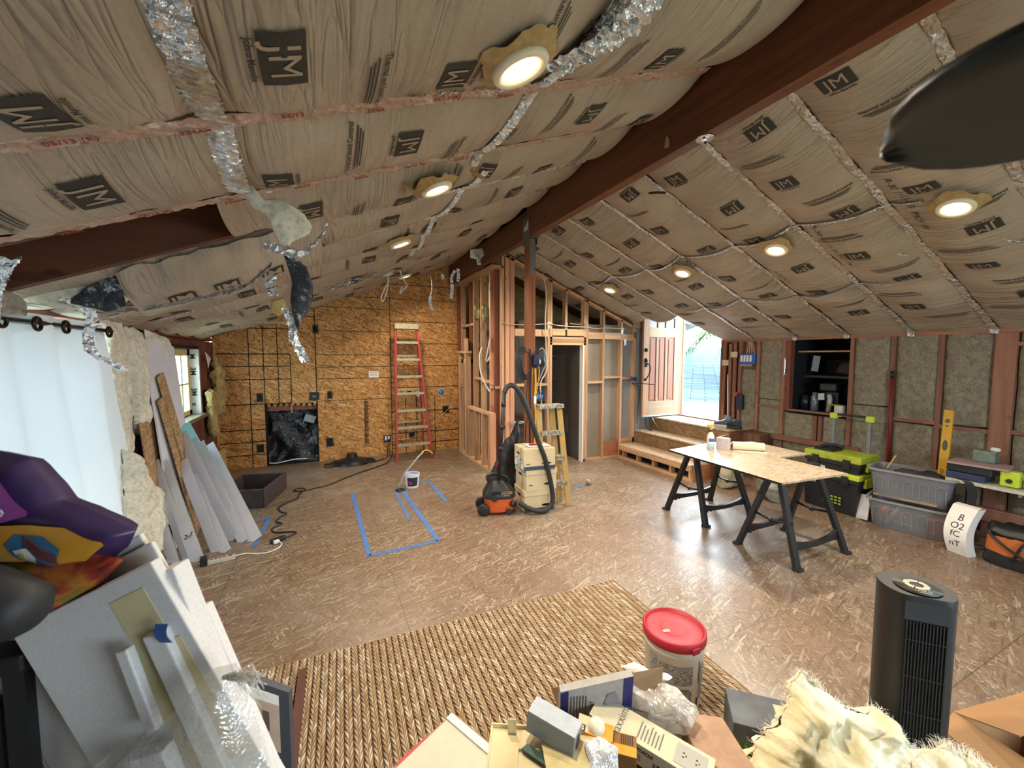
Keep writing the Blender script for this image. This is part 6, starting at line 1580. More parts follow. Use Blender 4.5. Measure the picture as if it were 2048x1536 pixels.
t = thing('spirit_level', 'yellow spirit level standing upright in the upper clear bin', 'level', (5.68, 1.86, .40), rot=(0.0, .06, -.1))
m = MB(); m.box(-.012, .012, -.037, .037, 0, .86); m.build('level_body', plain('level_yellow', '#c79a28', .4), t, bevel=.003)
for z, hh in ((.75, .022), (.50, .055)):
    m = MB(); m.prism([(.02 * math.cos(a), hh * math.sin(a)) for a in [2 * PI * i / 20 for i in range(20)]], -.0005, .001, TR(-.0125, 0, z, PI / 2, 0, -PI / 2)); m.build('vial_window', plain('vial_dark', '#4a4632', .3), t)
m = MB(); put_text(m, 'EMPIRE', .04, TR(-.0135, 0, .2, PI / 2, 0, -PI / 2) @ R(0, 0, PI / 2)); m.cbox((-.0125, 0, .70), (.001, .014, .014)); m.build('lettering', M_ink, t)
item('digging_bar', MB().tube([(0, 0, 0), (0, .015, 1.1)], .015, 10), plain('dark_red_bar', '#7a2420', .5), 'dark red bar with black tip standing against the right wall stud', 'bar', (5.97, 2.41, .45), smooth=True)
item('bar_tip', MB().tube([(0, 0, 0), (0, 0, .08)], .019, 10), M_black, 'black cap on top of the dark red bar', 'cap', (5.97, 2.425, 1.55), smooth=True)
# shelf on the right wall
t = thing('wall_shelf', 'white slatted shelf board crowded with tools at the right edge', 'shelf', (0, 0, 0))
m = MB(); m.box(5.45, 5.92, .45, 1.76, .60, .63); m.build('shelf_board', plain('shelf_white', '#b9b7a4', .6), t, bevel=.002)
for y in (1.30, .8):
    m = MB(); m.box(5.5, 5.99, y - .01, y + .01, .565, .60); m.box(5.965, 5.99, y - .02, y + .02, .3, .60); m.build('shelf_bracket', M_galv, t)
for a_ in (5.47, 5.86):
    for b_ in (1.70, .5): m = MB(); m.box(a_, a_ + .04, b_, b_ + .04, 0, .6); m.build('leg', M_black, t)
item('tool_case', MB().cbox((0, 0, .0), (.26, .30, .07)), M_char, 'black flat case on the wall shelf under the pinkish papers', 'case', (5.62, 1.62, .735), bevel=.006)
item('blue_box', MB().cbox((0, 0, 0), (.24, .26, .06)), plain('dark_blue_box', '#2c3558', .5), 'dark blue box at the left end of the wall shelf', 'box', (5.60, 1.64, .665), bevel=.004)
item('paper_stack', MB().prism([(-.16, -.20), (.12, -.22), (.16, .15), (-.12, .19)], 0, .018), plain('pinkish_papers', '#9d8585', .7), 'pinkish papers spread on top of the black case on the wall shelf', 'paper', (5.60, 1.60, .775), (0, 0, .2))
item('glass_blocks', MB().cbox((0, 0, .05), (.12, .15, .11)), plain('grey_green_pack', '#6d7b70', .35, nz=.15), 'grey-green plastic-wrapped pack on top of the shelf pile', 'pack', (5.72, 1.58, .80), bevel=.01)
item('white_crumple', blob([(-.04, 0), (-.02, .04), (.03, .035), (.045, 0), (.0, -.03)], .04, 3, 5, 36, .01, .1), M_paper, 'crumpled white tissue on the grey-green pack', 'tissue', (5.74, 1.52, .92), smooth=True)
t = thing('nail_gun', 'lime green battery tool with black grip lying on the wall shelf', 'tool', (5.55, 1.33, .632))
m = MB(); m.cbox((0, .04, .075), (.09, .12, .14)); m.build('battery_housing', M_lime, t, bevel=.015)
m = MB(); m.cbox((.02, -.10, .10), (.06, .18, .05)); m.cbox((.02, -.06, .06), (.05, .06, .11)); m.build('tool_body', M_limed, t, bevel=.012)
m = MB(); m.lathe([(0, 0), (.02, 0), (.02, .012), (0, .012)], 16, TR(-.046, .04, .06, 0, -PI / 2, 0)); m.build('button', M_char, t)
item('orange_bit', blob([(-.04, 0), (-.02, .03), (.03, .03), (.05, 0), (.0, -.03)], .04, 6, 5, 36, .008, .05), M_or, 'small orange plastic part beside the lime tool on the shelf', 'part', (5.56, 1.14, .66), smooth=True)
t = thing('drill', 'lime green drill standing at the right end of the wall shelf', 'drill', (5.52, 1.00, .632))
m = MB(); m.cbox((0, 0, .16), (.07, .16, .08)); m.cbox((0, .02, .02), (.08, .11, .045)); m.build('housing', M_lime, t, bevel=.012)
m = MB(); m.cbox((0, .02, .08), (.045, .05, .12)); m.build('grip', M_char, t, bevel=.01)
m = MB(); m.ribbon(smooth_path([(5.46, 1.66, .64), (5.445, 1.60, .62), (5.44, 1.57, .5), (5.45, 1.60, .3), (5.5, 1.63, .25)], 6), .06, (0, 1, 0)); tag(m.build('black_strap', M_black, None, solid=.01), 'black strap draped over the front edge of the wall shelf', 'strap')
t = thing('paper_bundle', 'white curved paper-wrapped bundle with scrawled writing leaning on the floor below the shelf', 'bundle', (5.27, 1.55, 0), rot=(0, 0, -.25))
def PB(u, v):
    z = .42 * v; c = .08 * math.sin(PI * v)
    return (-.06 - c + .10 * v, (u - .5) * (.15 + .03 * v) + .03 * v, z)
m = MB(); m.grid(8, 20, PB)
m.grid(4, 20, lambda u, v: (-.06 - .08 * math.sin(PI * v) + .10 * v + .09 * u, -.075 - .015 * v + .03 * v, .42 * v))
m.grid(4, 20, lambda u, v: (-.06 - .08 * math.sin(PI * v) + .10 * v + .09 * u, .075 + .015 * v + .03 * v, .42 * v))
m.grid(8, 4, lambda u, v: (.04 + .09 * v, (u - .5) * .18 + .03, .42 + .01 * math.sin(v * 3)))
m.build('wrap', M_paper, t, smooth=False, solid=.003)
m = MB(); random.seed(8)
for z, s in ((.33, 'B'), (.26, 'O2'), (.19, 'fC'), (.10, 'nT')):
    v, f = text_geo(s, .075); m.add([(-.064 - .08 * math.sin(PI * (z + b) / .42) + .10 * (z + b) / .42, -a + .01, z + b) for a, b, c in v], f)
m.build('handwriting', M_ink, t)
t = thing('tool_bag', 'orange and black tool bag with drooping straps on the floor at the right edge', 'bag', (5.35, 1.24, 0))
m = MB(); loft(m, [(.14, .19, 0, 0), (.15, .20, .03, 0), (.145, .19, .12, 0)], 36); m.build('black_base', M_char, t, auto=True)
m = MB(); loft(m, [(.146, .19, .10, 0), (.14, .18, .24, 0), (.13, .17, .28, 0)], 36); m.build('orange_side', plain('bag_orange', '#b0602c', .8), t, auto=True)
m = blob([(-.15, -.1), (-.14, .14), (.0, .2), (.15, .12), (.15, -.12), (0, -.2)], .10, 5, 8, 60, .03, .04, TR(0, 0, .29)); m.build('floppy_top', M_black, t, smooth=True)
m = MB(); m.tube(smooth_path([(-.13, .16, .28), (-.17, .05, .20), (-.17, -.08, .12), (-.15, -.16, .08)], 6), .010, 6); m.tube(smooth_path([(-.12, -.1, .30), (-.165, -.05, .24), (-.16, .0, .08)], 6), .010, 6); m.build('strap', M_black, t, smooth=True)
# items in the dark niche
item('coffee_machine', MB().cbox((0, 0, .15), (.16, .16, .30)).cbox((-.06, 0, .36), (.26, .20, .10)), M_char, 'black and white appliance with curved arm inside the dark niche', 'appliance', (6.28, 3.15, 1.03), bevel=.02)
item('appliance_arm', MB().tube(smooth_path([(0, 0, 0), (-.02, -.02, .08), (-.015, -.02, .18), (0, 0, .22)], 6), .028, 10), plain('dull_white_arm', '#a3a8aa', .4), 'dull white curved handle of the niche appliance', 'handle', (6.16, 3.16, 1.06), smooth=True)
item('glass_jar', MB().lathe([(0, 0), (.045, 0), (.05, .02), (.05, .2), (.035, .23), (.035, .27), (0, .27)], 20), plain('dim_glass', '#5f6a74', .15), 'tall glass jar in the middle of the dark niche', 'jar', (6.25, 3.38, 1.03), smooth=True)
item('metal_canister', MB().lathe([(0, 0), (.06, 0), (.06, .22), (0, .23)], 20), plain('dark_canister', '#2c323c', .3, .5), 'dark metal canister at the left side of the dark niche', 'canister', (6.28, 3.52, 1.03), smooth=True)
item('foil_packet', MB().prism([(-.04, 0), (.04, .01), (.035, .10), (-.04, .09)], 0, .03, R(PI / 2)), plain('silver_packet', '#b5b9bc', .3, .7), 'small silver packet beside the jar in the niche', 'packet', (6.22, 3.27, 1.20), (0, 0, -PI / 2))
item('label_card', MB().box(-.002, .0, -.045, .045, -.11, .11), plain('pale_label_dim', '#8f949a', .7), 'pale vertical label at the back of the dark niche', 'label', (6.34, 3.44, 1.70), (.12, 0, 0))
item('small_box', MB().cbox((0, 0, .07), (.09, .09, .14)), plain('white_box_card', '#c9c4b6', .7), 'small white printed box at the right corner of the niche ledge', 'box', (6.03, 2.96, 1.03), bevel=.003)
item('yellow_pad', MB().prism([(-.05, -.07), (.05, -.07), (.05, .07), (-.05, .06)], 0, .012), plain('dull_yellow_pad', '#a5a02e', .6), 'yellow pad lying behind the small white box in the niche', 'pad', (6.08, 3.05, 1.16))
item('niche_cloth', blob([(-.2, 0), (-.1, .14), (.12, .12), (.2, -.02), (.0, -.06)], .1, 8, 7, 50, .03, .05, YZ(0)), plain('brownish_cloth_dim', '#3c3432', .9), 'dim brown cloth heap on the right of the niche shelf', 'cloth', (6.45, 3.05, 1.60), smooth=True)

# ================================================================ RUG
def rug():
    t = NT('braided_jute')
    x, y, z = t.xyz()
    row = t.math('MULTIPLY', x, 1 / 0.040)
    fr = t.math('FRACT', t.math('ADD', row, 100.0))
    tri = t.math('ABSOLUTE', t.math('SUBTRACT', fr, 0.5))            # 0 centre .. 0.5 edge
    ridx = t.math('FLOOR', t.math('ADD', row, 100.0))
    jit = t.math('FRACT', t.math('MULTIPLY', t.math('SINE', t.math('MULTIPLY', ridx, 12.9898)), 437.58))
    s = t.math('ADD', t.math('MULTIPLY', y, 1 / 0.034), t.math('ADD', t.math('MULTIPLY', tri, -2.4), jit))
    strand = t.math('FRACT', t.math('ADD', s, 50.0))
    hump = t.math('SUBTRACT', 1.0, t.math('POWER', t.math('ABSOLUTE', t.math('SUBTRACT', t.math('MULTIPLY', strand, 2.0), 1.0)), 2.0))
    side = t.math('SUBTRACT', 1.0, t.math('POWER', t.math('ABSOLUTE', t.math('SUBTRACT', t.math('MULTIPLY', tri, 4.0), 1.0)), 2.5))
    h = t.math('MULTIPLY', t.math('POWER', t.math('MAXIMUM', hump, 0.0), .6), t.math('MAXIMUM', side, 0.0))
    cell = t.math('FLOOR', t.math('ADD', s, 50.0))
    hs = t.math('GREATER_THAN', fr, 0.5)
    rnd = t.math('FRACT', t.math('MULTIPLY', t.math('SINE', t.math('ADD', t.math('MULTIPLY', cell, 78.233), t.math('ADD', t.math('MULTIPLY', ridx, 37.7), t.math('MULTIPLY', hs, 11.1)))), 43758.5))
    c = t.ramp(rnd, [(0.0, srgb('#ab8f6e')), (.45, srgb('#bba283')), (.8, srgb('#ccb698')), (1.0, srgb('#e6d6be'))])
    fib = t.noise(220, 2, .6)
    c = t.mix(.3, c, t.mix(1.0, c, t.ramp(fib, [(.35, (.55, .5, .45)), (.65, (1, 1, 1))]), 'MULTIPLY'))
    c = t.mix(t.ramp(h, [(.0, (.6, .6, .6)), (.3, (0, 0, 0))]), c, srgb('#7d5d40'))
    c = t.mix(t.ramp(tri, [(.40, (0, 0, 0)), (.48, (.6, .6, .6))]), c, srgb('#5e452e'))
    big = t.noise(1.1, 3, .6)
    c = t.mix(t.ramp(big, [(.5, (0, 0, 0)), (.75, (.35, .35, .35))]), c, srgb('#a98460'))
    t.set(base=c, rough=.85, spec=.15)
    t.bump(h, 1.0, .012)
    th = thing('jute_rug', 'large braided tan jute rug on the OSB floor in the foreground', 'rug', (-1.0, -.2, .0), -.035)
    # rug spans local x 0..2.95, y 0..2.85
    m = MB(); nr = 74; seg = 4
    vs = []; prof = []
    for i in range(nr):
        for j in range(seg): 
            u = (i + j / seg) * .040; prof.append((u, .008 + .010 * math.sin(PI * j / seg)))
    prof.append((nr * .040, .010))
    ny = 30
    for jy in range(ny + 1):
        for (u, hh) in prof: vs.append((u, jy / ny * 2.82 + .012 * noise.noise(Vector((u * 3, jy, 0))) * (jy == ny), hh))
    w = len(prof)
    m.add(vs, [(j * w + i, j * w + i + 1, (j + 1) * w + i + 1, (j + 1) * w + i) for j in range(ny) for i in range(w - 1)])
    # rim
    m.box(0, nr * .040, -.006, 0, 0, .012); m.box(0, nr * .040, 2.82, 2.828, 0, .012); m.box(-.006, 0, 0, 2.82, 0, .012); m.box(nr * .040, nr * .040 + .006, 0, 2.825, 0, .012)
    m.build('weave', t.m, th, smooth=False)
    return th
rug()
# ================================================================ FOREGROUND
# bucket of joint compound
t = thing('bucket', 'white five-gallon bucket with red lid standing on the jute rug', 'bucket', (1.63, 1.50, .016), 0)
m = MB(); m.lathe([(0, 0), (.128, 0), (.133, .008), (.146, .29), (.149, .295), (.149, .315), (.146, .32), (.149, .325), (.149, .345), (0, .345)], 48); m.build('bucket_body', plain('bucket_white', '#d8d3c6', .4, nz=.02, scale=5), t, auto=True)
M_lid = plain('lid_red', '#a81a2c', .5, nz=.02, scale=8)
m = MB(); m.lathe([(.150, .335), (.156, .332), (.158, .345), (.157, .372), (.150, .378), (.146, .376), (.140, .366), (.134, .362), (.06, .362), (.055, .364), (.05, .361), (.046, .364), (.041, .361), (.037, .364), (.032, .361), (.027, .364), (.022, .361), (.016, .364), (.010, .361), (0, .364)], 56); m.build('lid', M_lid, t, smooth=True)
m = MB(); m.prism([(-.075, -.005), (-.04, -.015), (-.035, .005), (-.07, .012)], .3625, .3635); m.build('tape_piece', M_card, t)
# printed label: grey text panels
def curved(mb, a0, a1, z0, z1, off=.0012, n=10):
    vs = []
    for j in (0, 1):
        z = z0 + (z1 - z0) * j; r = .133 + (.146 - .133) * (z - .008) / .282 + off
        for i in range(n + 1):
            a = a0 + (a1 - a0) * i / n; vs.append((r * math.cos(a), r * math.sin(a), z))
    mb.add(vs, [(i, i + 1, n + 2 + i, n + 1 + i) for i in range(n)])
a_c = -2.33
m = MB(); curved(m, a_c - .55, a_c + .62, .155, .255); curved(m, a_c - .55, a_c + .62, .06, .125); curved(m, a_c - .95, a_c - .63, .10, .27); curved(m, a_c + 1.0, a_c + 1.3, .06, .24)
n = NT('small_print'); wv = n.noise(1.0, 3, .8, vec=n.mapping(scale=(60, 60, 420))); n.set(base=n.ramp(wv, [(.42, srgb('#4a4b4e')), (.58, srgb('#b9b6ae'))]), rough=.6); m.build('small_print', n.m, t)
m = MB(); curved(m, a_c - .55, a_c + .62, .045, .052, .0016); curved(m, a_c - .4, a_c + .5, .130, .134, .0016); curved(m, a_c + .9, a_c + .95, .15, .27, .0016); curved(m, a_c + .86, a_c + .96, .03, .075); m.build('label_rule', M_ink, t)
m = MB(); curved(m, a_c - .3, a_c + .12, .13, .15, .0018); m.build('blank_strip', M_card, t)
m = MB(); m.cbox((-.02, -.159, .345), (.05, .01, .03)); m.build('pull_tab', M_lid, t, bevel=.004)

# tower fan
t = thing('tower_fan', 'tall black tower fan with silver button ring on top, at the right', 'fan', (1.96, .69, 0), rz=0)
n = 48
def dsec(r, k=1.0):
    """round back, flat front facet towards the camera"""
    pts = []
    a_f = math.radians(222)
    for i in range(n):
        a = 2 * PI * i / n; d = math.cos(a - a_f)
        rr_ = r
        if d > .80: rr_ = r * .80 / d
        pts.append((rr_ * math.cos(a) * k, rr_ * math.sin(a) * k))
    return pts
secs = [(.105, 0.03), (.107, .06), (.108, .90), (.108, .945), (.106, .955)]
vs = []
for r_, z in secs: vs += [(x, y, z) for x, y in dsec(r_)]
m = MB(); m.add(vs, [(j * n + i, j * n + (i + 1) % n, (j + 1) * n + (i + 1) % n, (j + 1) * n + i) for j in range(len(secs) - 1) for i in range(n)] + [tuple((len(secs) - 1) * n + i for i in range(n))]); m.build('tower_body', plain('fan_black', '#1a1a19', .5, nz=.08, scale=200), t, auto=True)
m = MB(); m.lathe([(.15, 0), (.15, .015), (.10, .04), (0, .04)], 40); m.build('base', M_black, t, smooth=True)
a_f = math.radians(222); T_f = TR(0, 0, 0, 0, 0, a_f + PI / 2)    # local -y faces the camera
m = MB(); m.box(-.058, .058, -.0885, -.086, .08, .865, T_f); m.build('grille_recess', plain('grille_dark', '#0b0b0b', .6, nz=0), t)
m = MB()
for i in range(13):
    x = -.054 + i * .009; m.box(x - .0016, x + .0016, -.0935, -.0885, .08, .865, T_f)
for k_ in range(6): m.box(-.058, .058, -.0945, -.0925, .12 + k_ * .135, .123 + k_ * .135, T_f)
m.build('grille_slats', M_char, t)
m = MB(); m.box(-.060, .060, -.0905, -.086, .868, .935, T_f); m.build('display_panel', plain('smoky_panel', '#34373a', .3, nz=0), t)
m = MB(); T2 = TR(0, 0, .956) @ R(0, 0, a_f + PI / 2)
m.lathe([(.066, -.002), (.064, -.004), (0, -.004)], 40, T2 @ TR(0, -.012, .006)); m.build('control_face', plain('control_olive', '#3a382c', .55), t, smooth=True)
m = MB(); M_btn = plain('button_silver', '#b5ae98', .4, .2)
for k_ in range(6):
    a0 = 2 * PI * k_ / 6 + .06; a1 = a0 + 2 * PI / 6 - .12; vs = []
    for r_ in (.020, .036):
        for i in range(7): a = a0 + (a1 - a0) * i / 6; vs.append((r_ * math.cos(a), r_ * math.sin(a), .006))
    m.add(vs, [(i, i + 1, 8 + i, 7 + i) for i in range(6)], T2 @ TR(0, -.005, 0))
m.build('button_ring', M_btn, t, solid=.002)
m = MB(); put_text(m, 'LASKO', .016, T2 @ TR(0, -.055, .008)); put_text(m, 'HYBRID', .010, T2 @ TR(0, -.068, .008)); m.build('lettering', M_btn, t)
m = MB(); m.cbox((.10, -.045, .885), (.03, .03, .03)); m.build('rear_knob', M_black, t, bevel=.006)

# pile of fibreglass in the foreground
def frame(o, ux, uy):
    ux = Vector(ux).normalized(); uy = Vector(uy); uy = (uy - ux * uy.dot(ux)).normalized(); uz = ux.cross(uy)
    return Matrix(((ux.x, uy.x, uz.x, o[0]), (ux.y, uy.y, uz.y, o[1]), (ux.z, uy.z, uz.z, o[2]), (0, 0, 0, 1)))
def batt_mat():
    t = NT('yellow_fibreglass')
    a = t.noise(5, 5, .65, dist=.6); b = t.noise(38, 5, .7, dist=1.0)
    c = t.ramp(a, [(0.34, srgb('#f0ecdf')), (.5, srgb('#e3dab8')), (.70, srgb('#d2c38e'))])
    c = t.mix(t.ramp(b, [(.58, (0, 0, 0)), (.75, (.6, .6, .6))]), c, srgb('#f6f2e2'))
    t.set(base=c, rough=.95, spec=.05, sss=0.0); t.bump(t.math('ADD', a, t.math('MULTIPLY', b, .5)), .5, .015); return t.m
M_fg = batt_mat()
rt = Vector((.908, -.419, 0))       # to the right as seen from the camera
fwv = Vector((.419, .908, 0))
def fibre_hairs(m, outline, T, n, L, seed):
    random.seed(seed); N = len(outline)
    cx = sum(p[0] for p in outline) / N; cy = sum(p[1] for p in outline) / N
    for _ in range(n):
        i = random.randrange(N); t_ = random.random(); a, b = outline[i], outline[(i + 1) % N]
        x = a[0] + (b[0] - a[0]) * t_; y = a[1] + (b[1] - a[1]) * t_
        d = Vector((x - cx, y - cy)); d.normalize(); tx = Vector((-d.y, d.x))
        l = L * random.uniform(.1, .42); s = random.uniform(-.9, .9); zz = random.uniform(-.02, .03)
        p0 = Vector((x - d.x * .012, y - d.y * .012, zz)); p1 = Vector((x + (d.x + tx.x * s) * l * .5, y + (d.y + tx.y * s) * l * .5, zz + random.uniform(-.008, .008))); p2 = Vector((x + (d.x + tx.x * s * 1.6) * l, y + (d.y + tx.y * s * 1.6) * l, zz + random.uniform(-.015, .01)))
        m.tube([p0, p1, p2], [.0007, .0005, .0002], 3, T)
M_hair = plain('white_glass_fibre', '#f0ebda', .8, nz=0)
def fibre_pile(outline, T, thick, seed, label, nz, L=.05, nh=700):
    t = thing('insulation_pile', label, 'insulation', (0, 0, 0))
    m = blob(outline, thick, seed, 40, 420, nz, .06, T, freq=9, puff=.55); m.build('fibre_batt', M_fg, t, smooth=True)
    m = MB(); fibre_hairs(m, outline, T, nh, L, seed); o = m.build('loose_fibres', M_hair, t); o['kind'] = 'stuff'
    return t
# big crumpled batt, outline drawn in its own leaning plane (u = right, v = up the slope)
o1 = (1.51, .755, .42)
P1 = [(-.36, -.60), (-.40, -.24), (-.33, -.10), (-.27, -.04), (-.17, .07), (-.09, .115), (-.05, .19), (.0, .25), (.05, .215), (.11, .15), (.20, .115), (.24, .145), (.29, .09), (.33, .03), (.38, -.06), (.42, -.14), (.44, -.60)]
fibre_pile(P1, frame(o1, rt, fwv * .45 + Vector((0, 0, 1))), .20, 77, 'large crumpled yellow fibreglass batt heaped in the lower right foreground', .085)
o2 = (1.47, .41, .69)
P2 = [(-.22, -.60), (-.20, -.12), (-.15, .0), (-.09, .055), (.0, .08), (.06, .055), (.10, .01), (.16, -.10), (.26, -.6)]
fibre_pile(P2, frame(o2, rt, fwv * .5 + Vector((0, 0, 1))), .14, 78, 'smaller rounded fibreglass batt heaped in front of the tower fan', .075)

# green carton by the rug
t = thing('picture_carton', 'carton with dark picture and green corner behind the fibreglass heap', 'box', (1.77, 1.07, .016), -.75)
m = MB(); m.box(-.17, .17, -.10, .10, 0, .19); m.build('carton_body', plain('dusky_card', '#5b6168', .6, nz=.2, scale=7), t, bevel=.003)
m = MB(); m.prism([(-.172, 0.0), (-.172, .0), (-.172, .19)], 0, 0) if False else m.box(-.172, -.02, -.1015, -.0995, .0, .11); m.build('green_print', plain('print_green', '#4c7a3c', .6, nz=.2, scale=20), t)
m = MB(); m.prism([(.02, -.06), (.13, -.06), (.13, .06), (.02, .06)], .1905, .1915); m.build('tan_print', M_card, t)
m = MB(); m.lathe([(.0, 0), (.04, 0)], 20, TR(.09, .0, .193) @ Matrix.Diagonal((1.2, .6, 1, 1))); m.build('oval_mark', plain('green_oval', '#37604f', .6), t)
# cardboard box at the right edge
t = thing('cardboard_box', 'open brown cardboard box with lifted flap at the bottom right corner', 'box', (2.55, .45, .0), -.2)
M_cb = plain('brown_card', '#a87e52', .8, nz=.05, scale=5)
m = MB(); 
for x0_, x1_, y0_, y1_ in ((-.22, -.215, -.2, .2), (.215, .22, -.2, .2), (-.22, .22, -.2, -.195), (-.22, .22, .195, .2)): m.box(x0_, x1_, y0_, y1_, 0, .30)
m.box(-.22, .22, -.2, .2, 0, .005); m.build('box_walls', M_cb, t)
m = MB(); m.add([(-.22, .2, .30), (.22, .2, .30), (.24, .02, .37), (-.20, .02, .36)], [(0, 1, 2, 3)]); m.build('box_flap', M_cb, t, solid=.005)
m = MB(); m.add([(-.22, .2, .30), (-.22, -.2, .30), (-.32, -.18, .24), (-.33, .18, .27)], [(0, 1, 2, 3)]); m.build('box_flap', M_cb, t, solid=.005)
m = MB(); put_text(m, '(5)', .04, TR(.10, .08, .352, .38, 0, 0)); m.build('marking', M_ink, t)
item('chrome_leg', MB().tube([(0, 0, 0), (0, 0, .45)], .018, 12), plain('chrome_tube', '#c2c6ca', .15, 1.0, nz=0), 'chrome tube end just entering the right edge above the floor', 'leg', (2.86, 1.14, 0), smooth=True)

# open box of electrical supplies
M_cb2 = plain('brown_card2', '#8f7354', .8, nz=.05, scale=5)
BX = TR(.86, 1.03, 0, 0, 0, -.42)
t = thing('cardboard_box', 'open cardboard box full of electrical supplies at the bottom centre', 'box', (.88, .98, .0), -.42)
m = MB()
for x0_, x1_, y0_, y1_ in ((-.24, -.236, -.24, .19), (.236, .24, -.24, .19), (-.24, .24, -.24, -.236), (-.24, .24, .186, .19)): m.box(x0_, x1_, y0_, y1_, .016, .46)
m.box(-.24, .24, -.24, .19, .016, .02); m.build('box_walls', M_cb2, t)
m = MB(); m.add([(-.20, .19, .44), (.17, .19, .44), (.20, .235, .60), (-.235, .235, .52)], [(0, 1, 2, 3)]); m.build('box_flap', M_cb2, t, solid=.004)
m = MB(); m.add([(.24, .19, .46), (.24, -.24, .46), (.42, -.22, .44), (.40, .17, .45)], [(0, 1, 2, 3)]); m.build('box_flap', plain('pink_brown_card', '#b08d74', .8), t, solid=.004)
m = MB(); m.add([(-.24, .19, .46), (-.24, -.24, .46), (-.36, -.20, .38), (-.34, .15, .40)], [(0, 1, 2, 3)]); m.build('box_flap', M_cb2, t, solid=.004)
def world_item(name, label, cat, loc, rz, **kw): return thing(name, label, cat, loc, rot=(kw.get('rx', 0), kw.get('ry', 0), rz))
# instruction sheet on the flap
t = world_item('instruction_box', 'grey printed carton panel with blue side bands standing upright in the open box', 'box', (.878, 1.175, .51), -.36, rx=.10)
m = MB(); m.box(-.13, .14, -.015, .015, -.10, .12)
m.v[4] = (-.13, -.015, .07); m.v[7] = (-.13, .015, .07); m.build('panel', plain('grey_card2', '#a3a19c', .7), t)
M_nb = plain('navy_print', '#252a66', .6)
m = MB(); m.add([(-.128, -.017, -.10), (-.10, -.017, -.10), (-.10, -.017, .072), (-.128, -.017, .066)], [(0, 1, 2, 3)]); m.build('blue_band', M_nb, t)
m = MB(); m.add([(.105, -.017, -.10), (.14, -.017, -.10), (.14, -.017, .12), (.105, -.017, .114)], [(0, 1, 2, 3)]); m.build('blue_band', M_nb, t)
m = MB(); [m.box(-.09 + i * .011, -.088 + i * .011, -.0175, -.0165, -.09, .05) for i in range(6)]; put_text(m, 'IMPORTANT', .02, TR(-.012, -.0175, -.03, PI / 2, 0, 0) @ R(0, 0, PI / 2)); m.build('fine_print', M_ink, t)
m = MB(); m.prism([(.02, -.05), (.08, -.06), (.10, .0), (.075, .06), (.045, .05), (.03, .0)], .0168, .0175, R(PI / 2)); m.build('grey_picture', plain('mid_grey_print', '#85848a', .7), t)
# receptacle carton
t = world_item('receptacle_carton', 'long cream carton of duplex receptacles with outlet picture in the open box', 'box', (.985, .985, .50), -1.02, ry=0.10)
M_cream = plain('cream_gloss_card', '#cfc5a6', .25, nz=.02)
m = MB(); m.box(-.21, .19, -.055, .055, -.075, .0); m.build('carton_body', M_cream, t, bevel=.0015)
m = MB(); put_text(m, 'Maxxima', .042, TR(-.11, -.012, .0012, 0, 0, PI / 2), False); [m.box(-.045 + i * .012, -.041 + i * .012, -.035, .035 - (i % 3) * .008, .0008, .0014) for i in range(7)]; m.build('lettering', plain('grey_print', '#6a6a66', .6, nz=0), t)
m = MB(); m.lathe([(0, 0), (.016, 0)], 20, TR(-.185, .028, .0012)); m.build('badge', plain('badge_blue', '#3c466e', .5, nz=0), t)
m = MB(); put_text(m, '10', .02, TR(-.185, .028, .002, 0, 0, PI / 2), True); m.build('badge_number', M_paper, t)
m = MB(); m.box(.075, .17, -.04, .04, .0008, .0014); m.build('outlet_picture', plain('outlet_grey', '#a8a69c', .5, nz=0), t)
m = MB(); [m.cbox((x, y, .0018), (.006, .004, .0008)) for x in (.10, .14) for y in (-.008, .008)]; m.cbox((.108, 0, .0018), (.004, .004, .0008)); m.cbox((.148, 0, .0018), (.004, .004, .0008)); m.build('outlet_slots', M_ink, t)
m = MB(); put_text(m, 'DUPLEX RECEPTACLE', .016, TR(-.06, -.0562, -.02, PI / 2, 0, 0), True); put_text(m, '15A Maxxima', .026, TR(.09, -.0562, -.045, PI / 2, 0, 0), True); [m.box(-.16, -.02, -.0565, -.056, -.04 - i * .008, -.038 - i * .008) for i in range(3)]; m.build('side_lettering', M_ink, t)
# grey junction box
t = world_item('shrink_wrapped_box', 'small grey metal box in clear wrap on top of the supplies', 'box', (.665, 1.105, .57), -.95, ry=.10)
m = MB(); m.box(-.085, .085, -.035, .035, -.045, .03); m.build('box_body', plain('blue_grey_gloss', '#7b858c', .28, .1, nz=.02), t, bevel=.002)
m = MB(); m.box(-.084, .084, -.034, .034, .0305, .0315); m.build('top_label', plain('pale_grey_label', '#b3bbc2', .2, nz=.04), t)
m = MB(); m.lathe([(0, 0), (.020, 0)], 22, TR(.0862, .0, -.01, 0, PI / 2, 0) @ Matrix.Diagonal((1.3, .8, 1, 1))); m.build('knockout', plain('dark_grey_hole', '#4c4f52', .6), t)
# light bulb carton
t = world_item('bulb_carton', 'orange 60 watt bulb carton with window showing the bulb', 'box', (.80, 1.075, .535), -.75, ry=.1)
M_orc = plain('orange_card', '#d9952f', .4, nz=.02)
m = MB(); m.box(-.05, .07, -.032, .032, -.09, .0); m.build('carton_body', M_orc, t, bevel=.002)
m = MB(); m.box(-.05, -.012, -.0325, .0325, .0, .0008); m.build('white_band', M_cream, t)
m = MB(); m.box(-.048, -.022, -.032, -.006, .001, .0016); m.build('black_square', M_ink, t)
m = MB(); put_text(m, '60', .02, TR(-.035, -.019, .0022, 0, 0, -PI / 2 + .0), True); m.build('wattage', M_paper, t)
m = MB(); m.lathe([(0, .06), (.018, .058), (.028, .045), (.030, .03), (.026, .014), (.014, -.01), (.013, -.03)], 24, TR(.012, 0, -.032) ); m.build('bulb', plain('frosted_glass', '#e3dcc4', .15, nz=0), t, smooth=True)
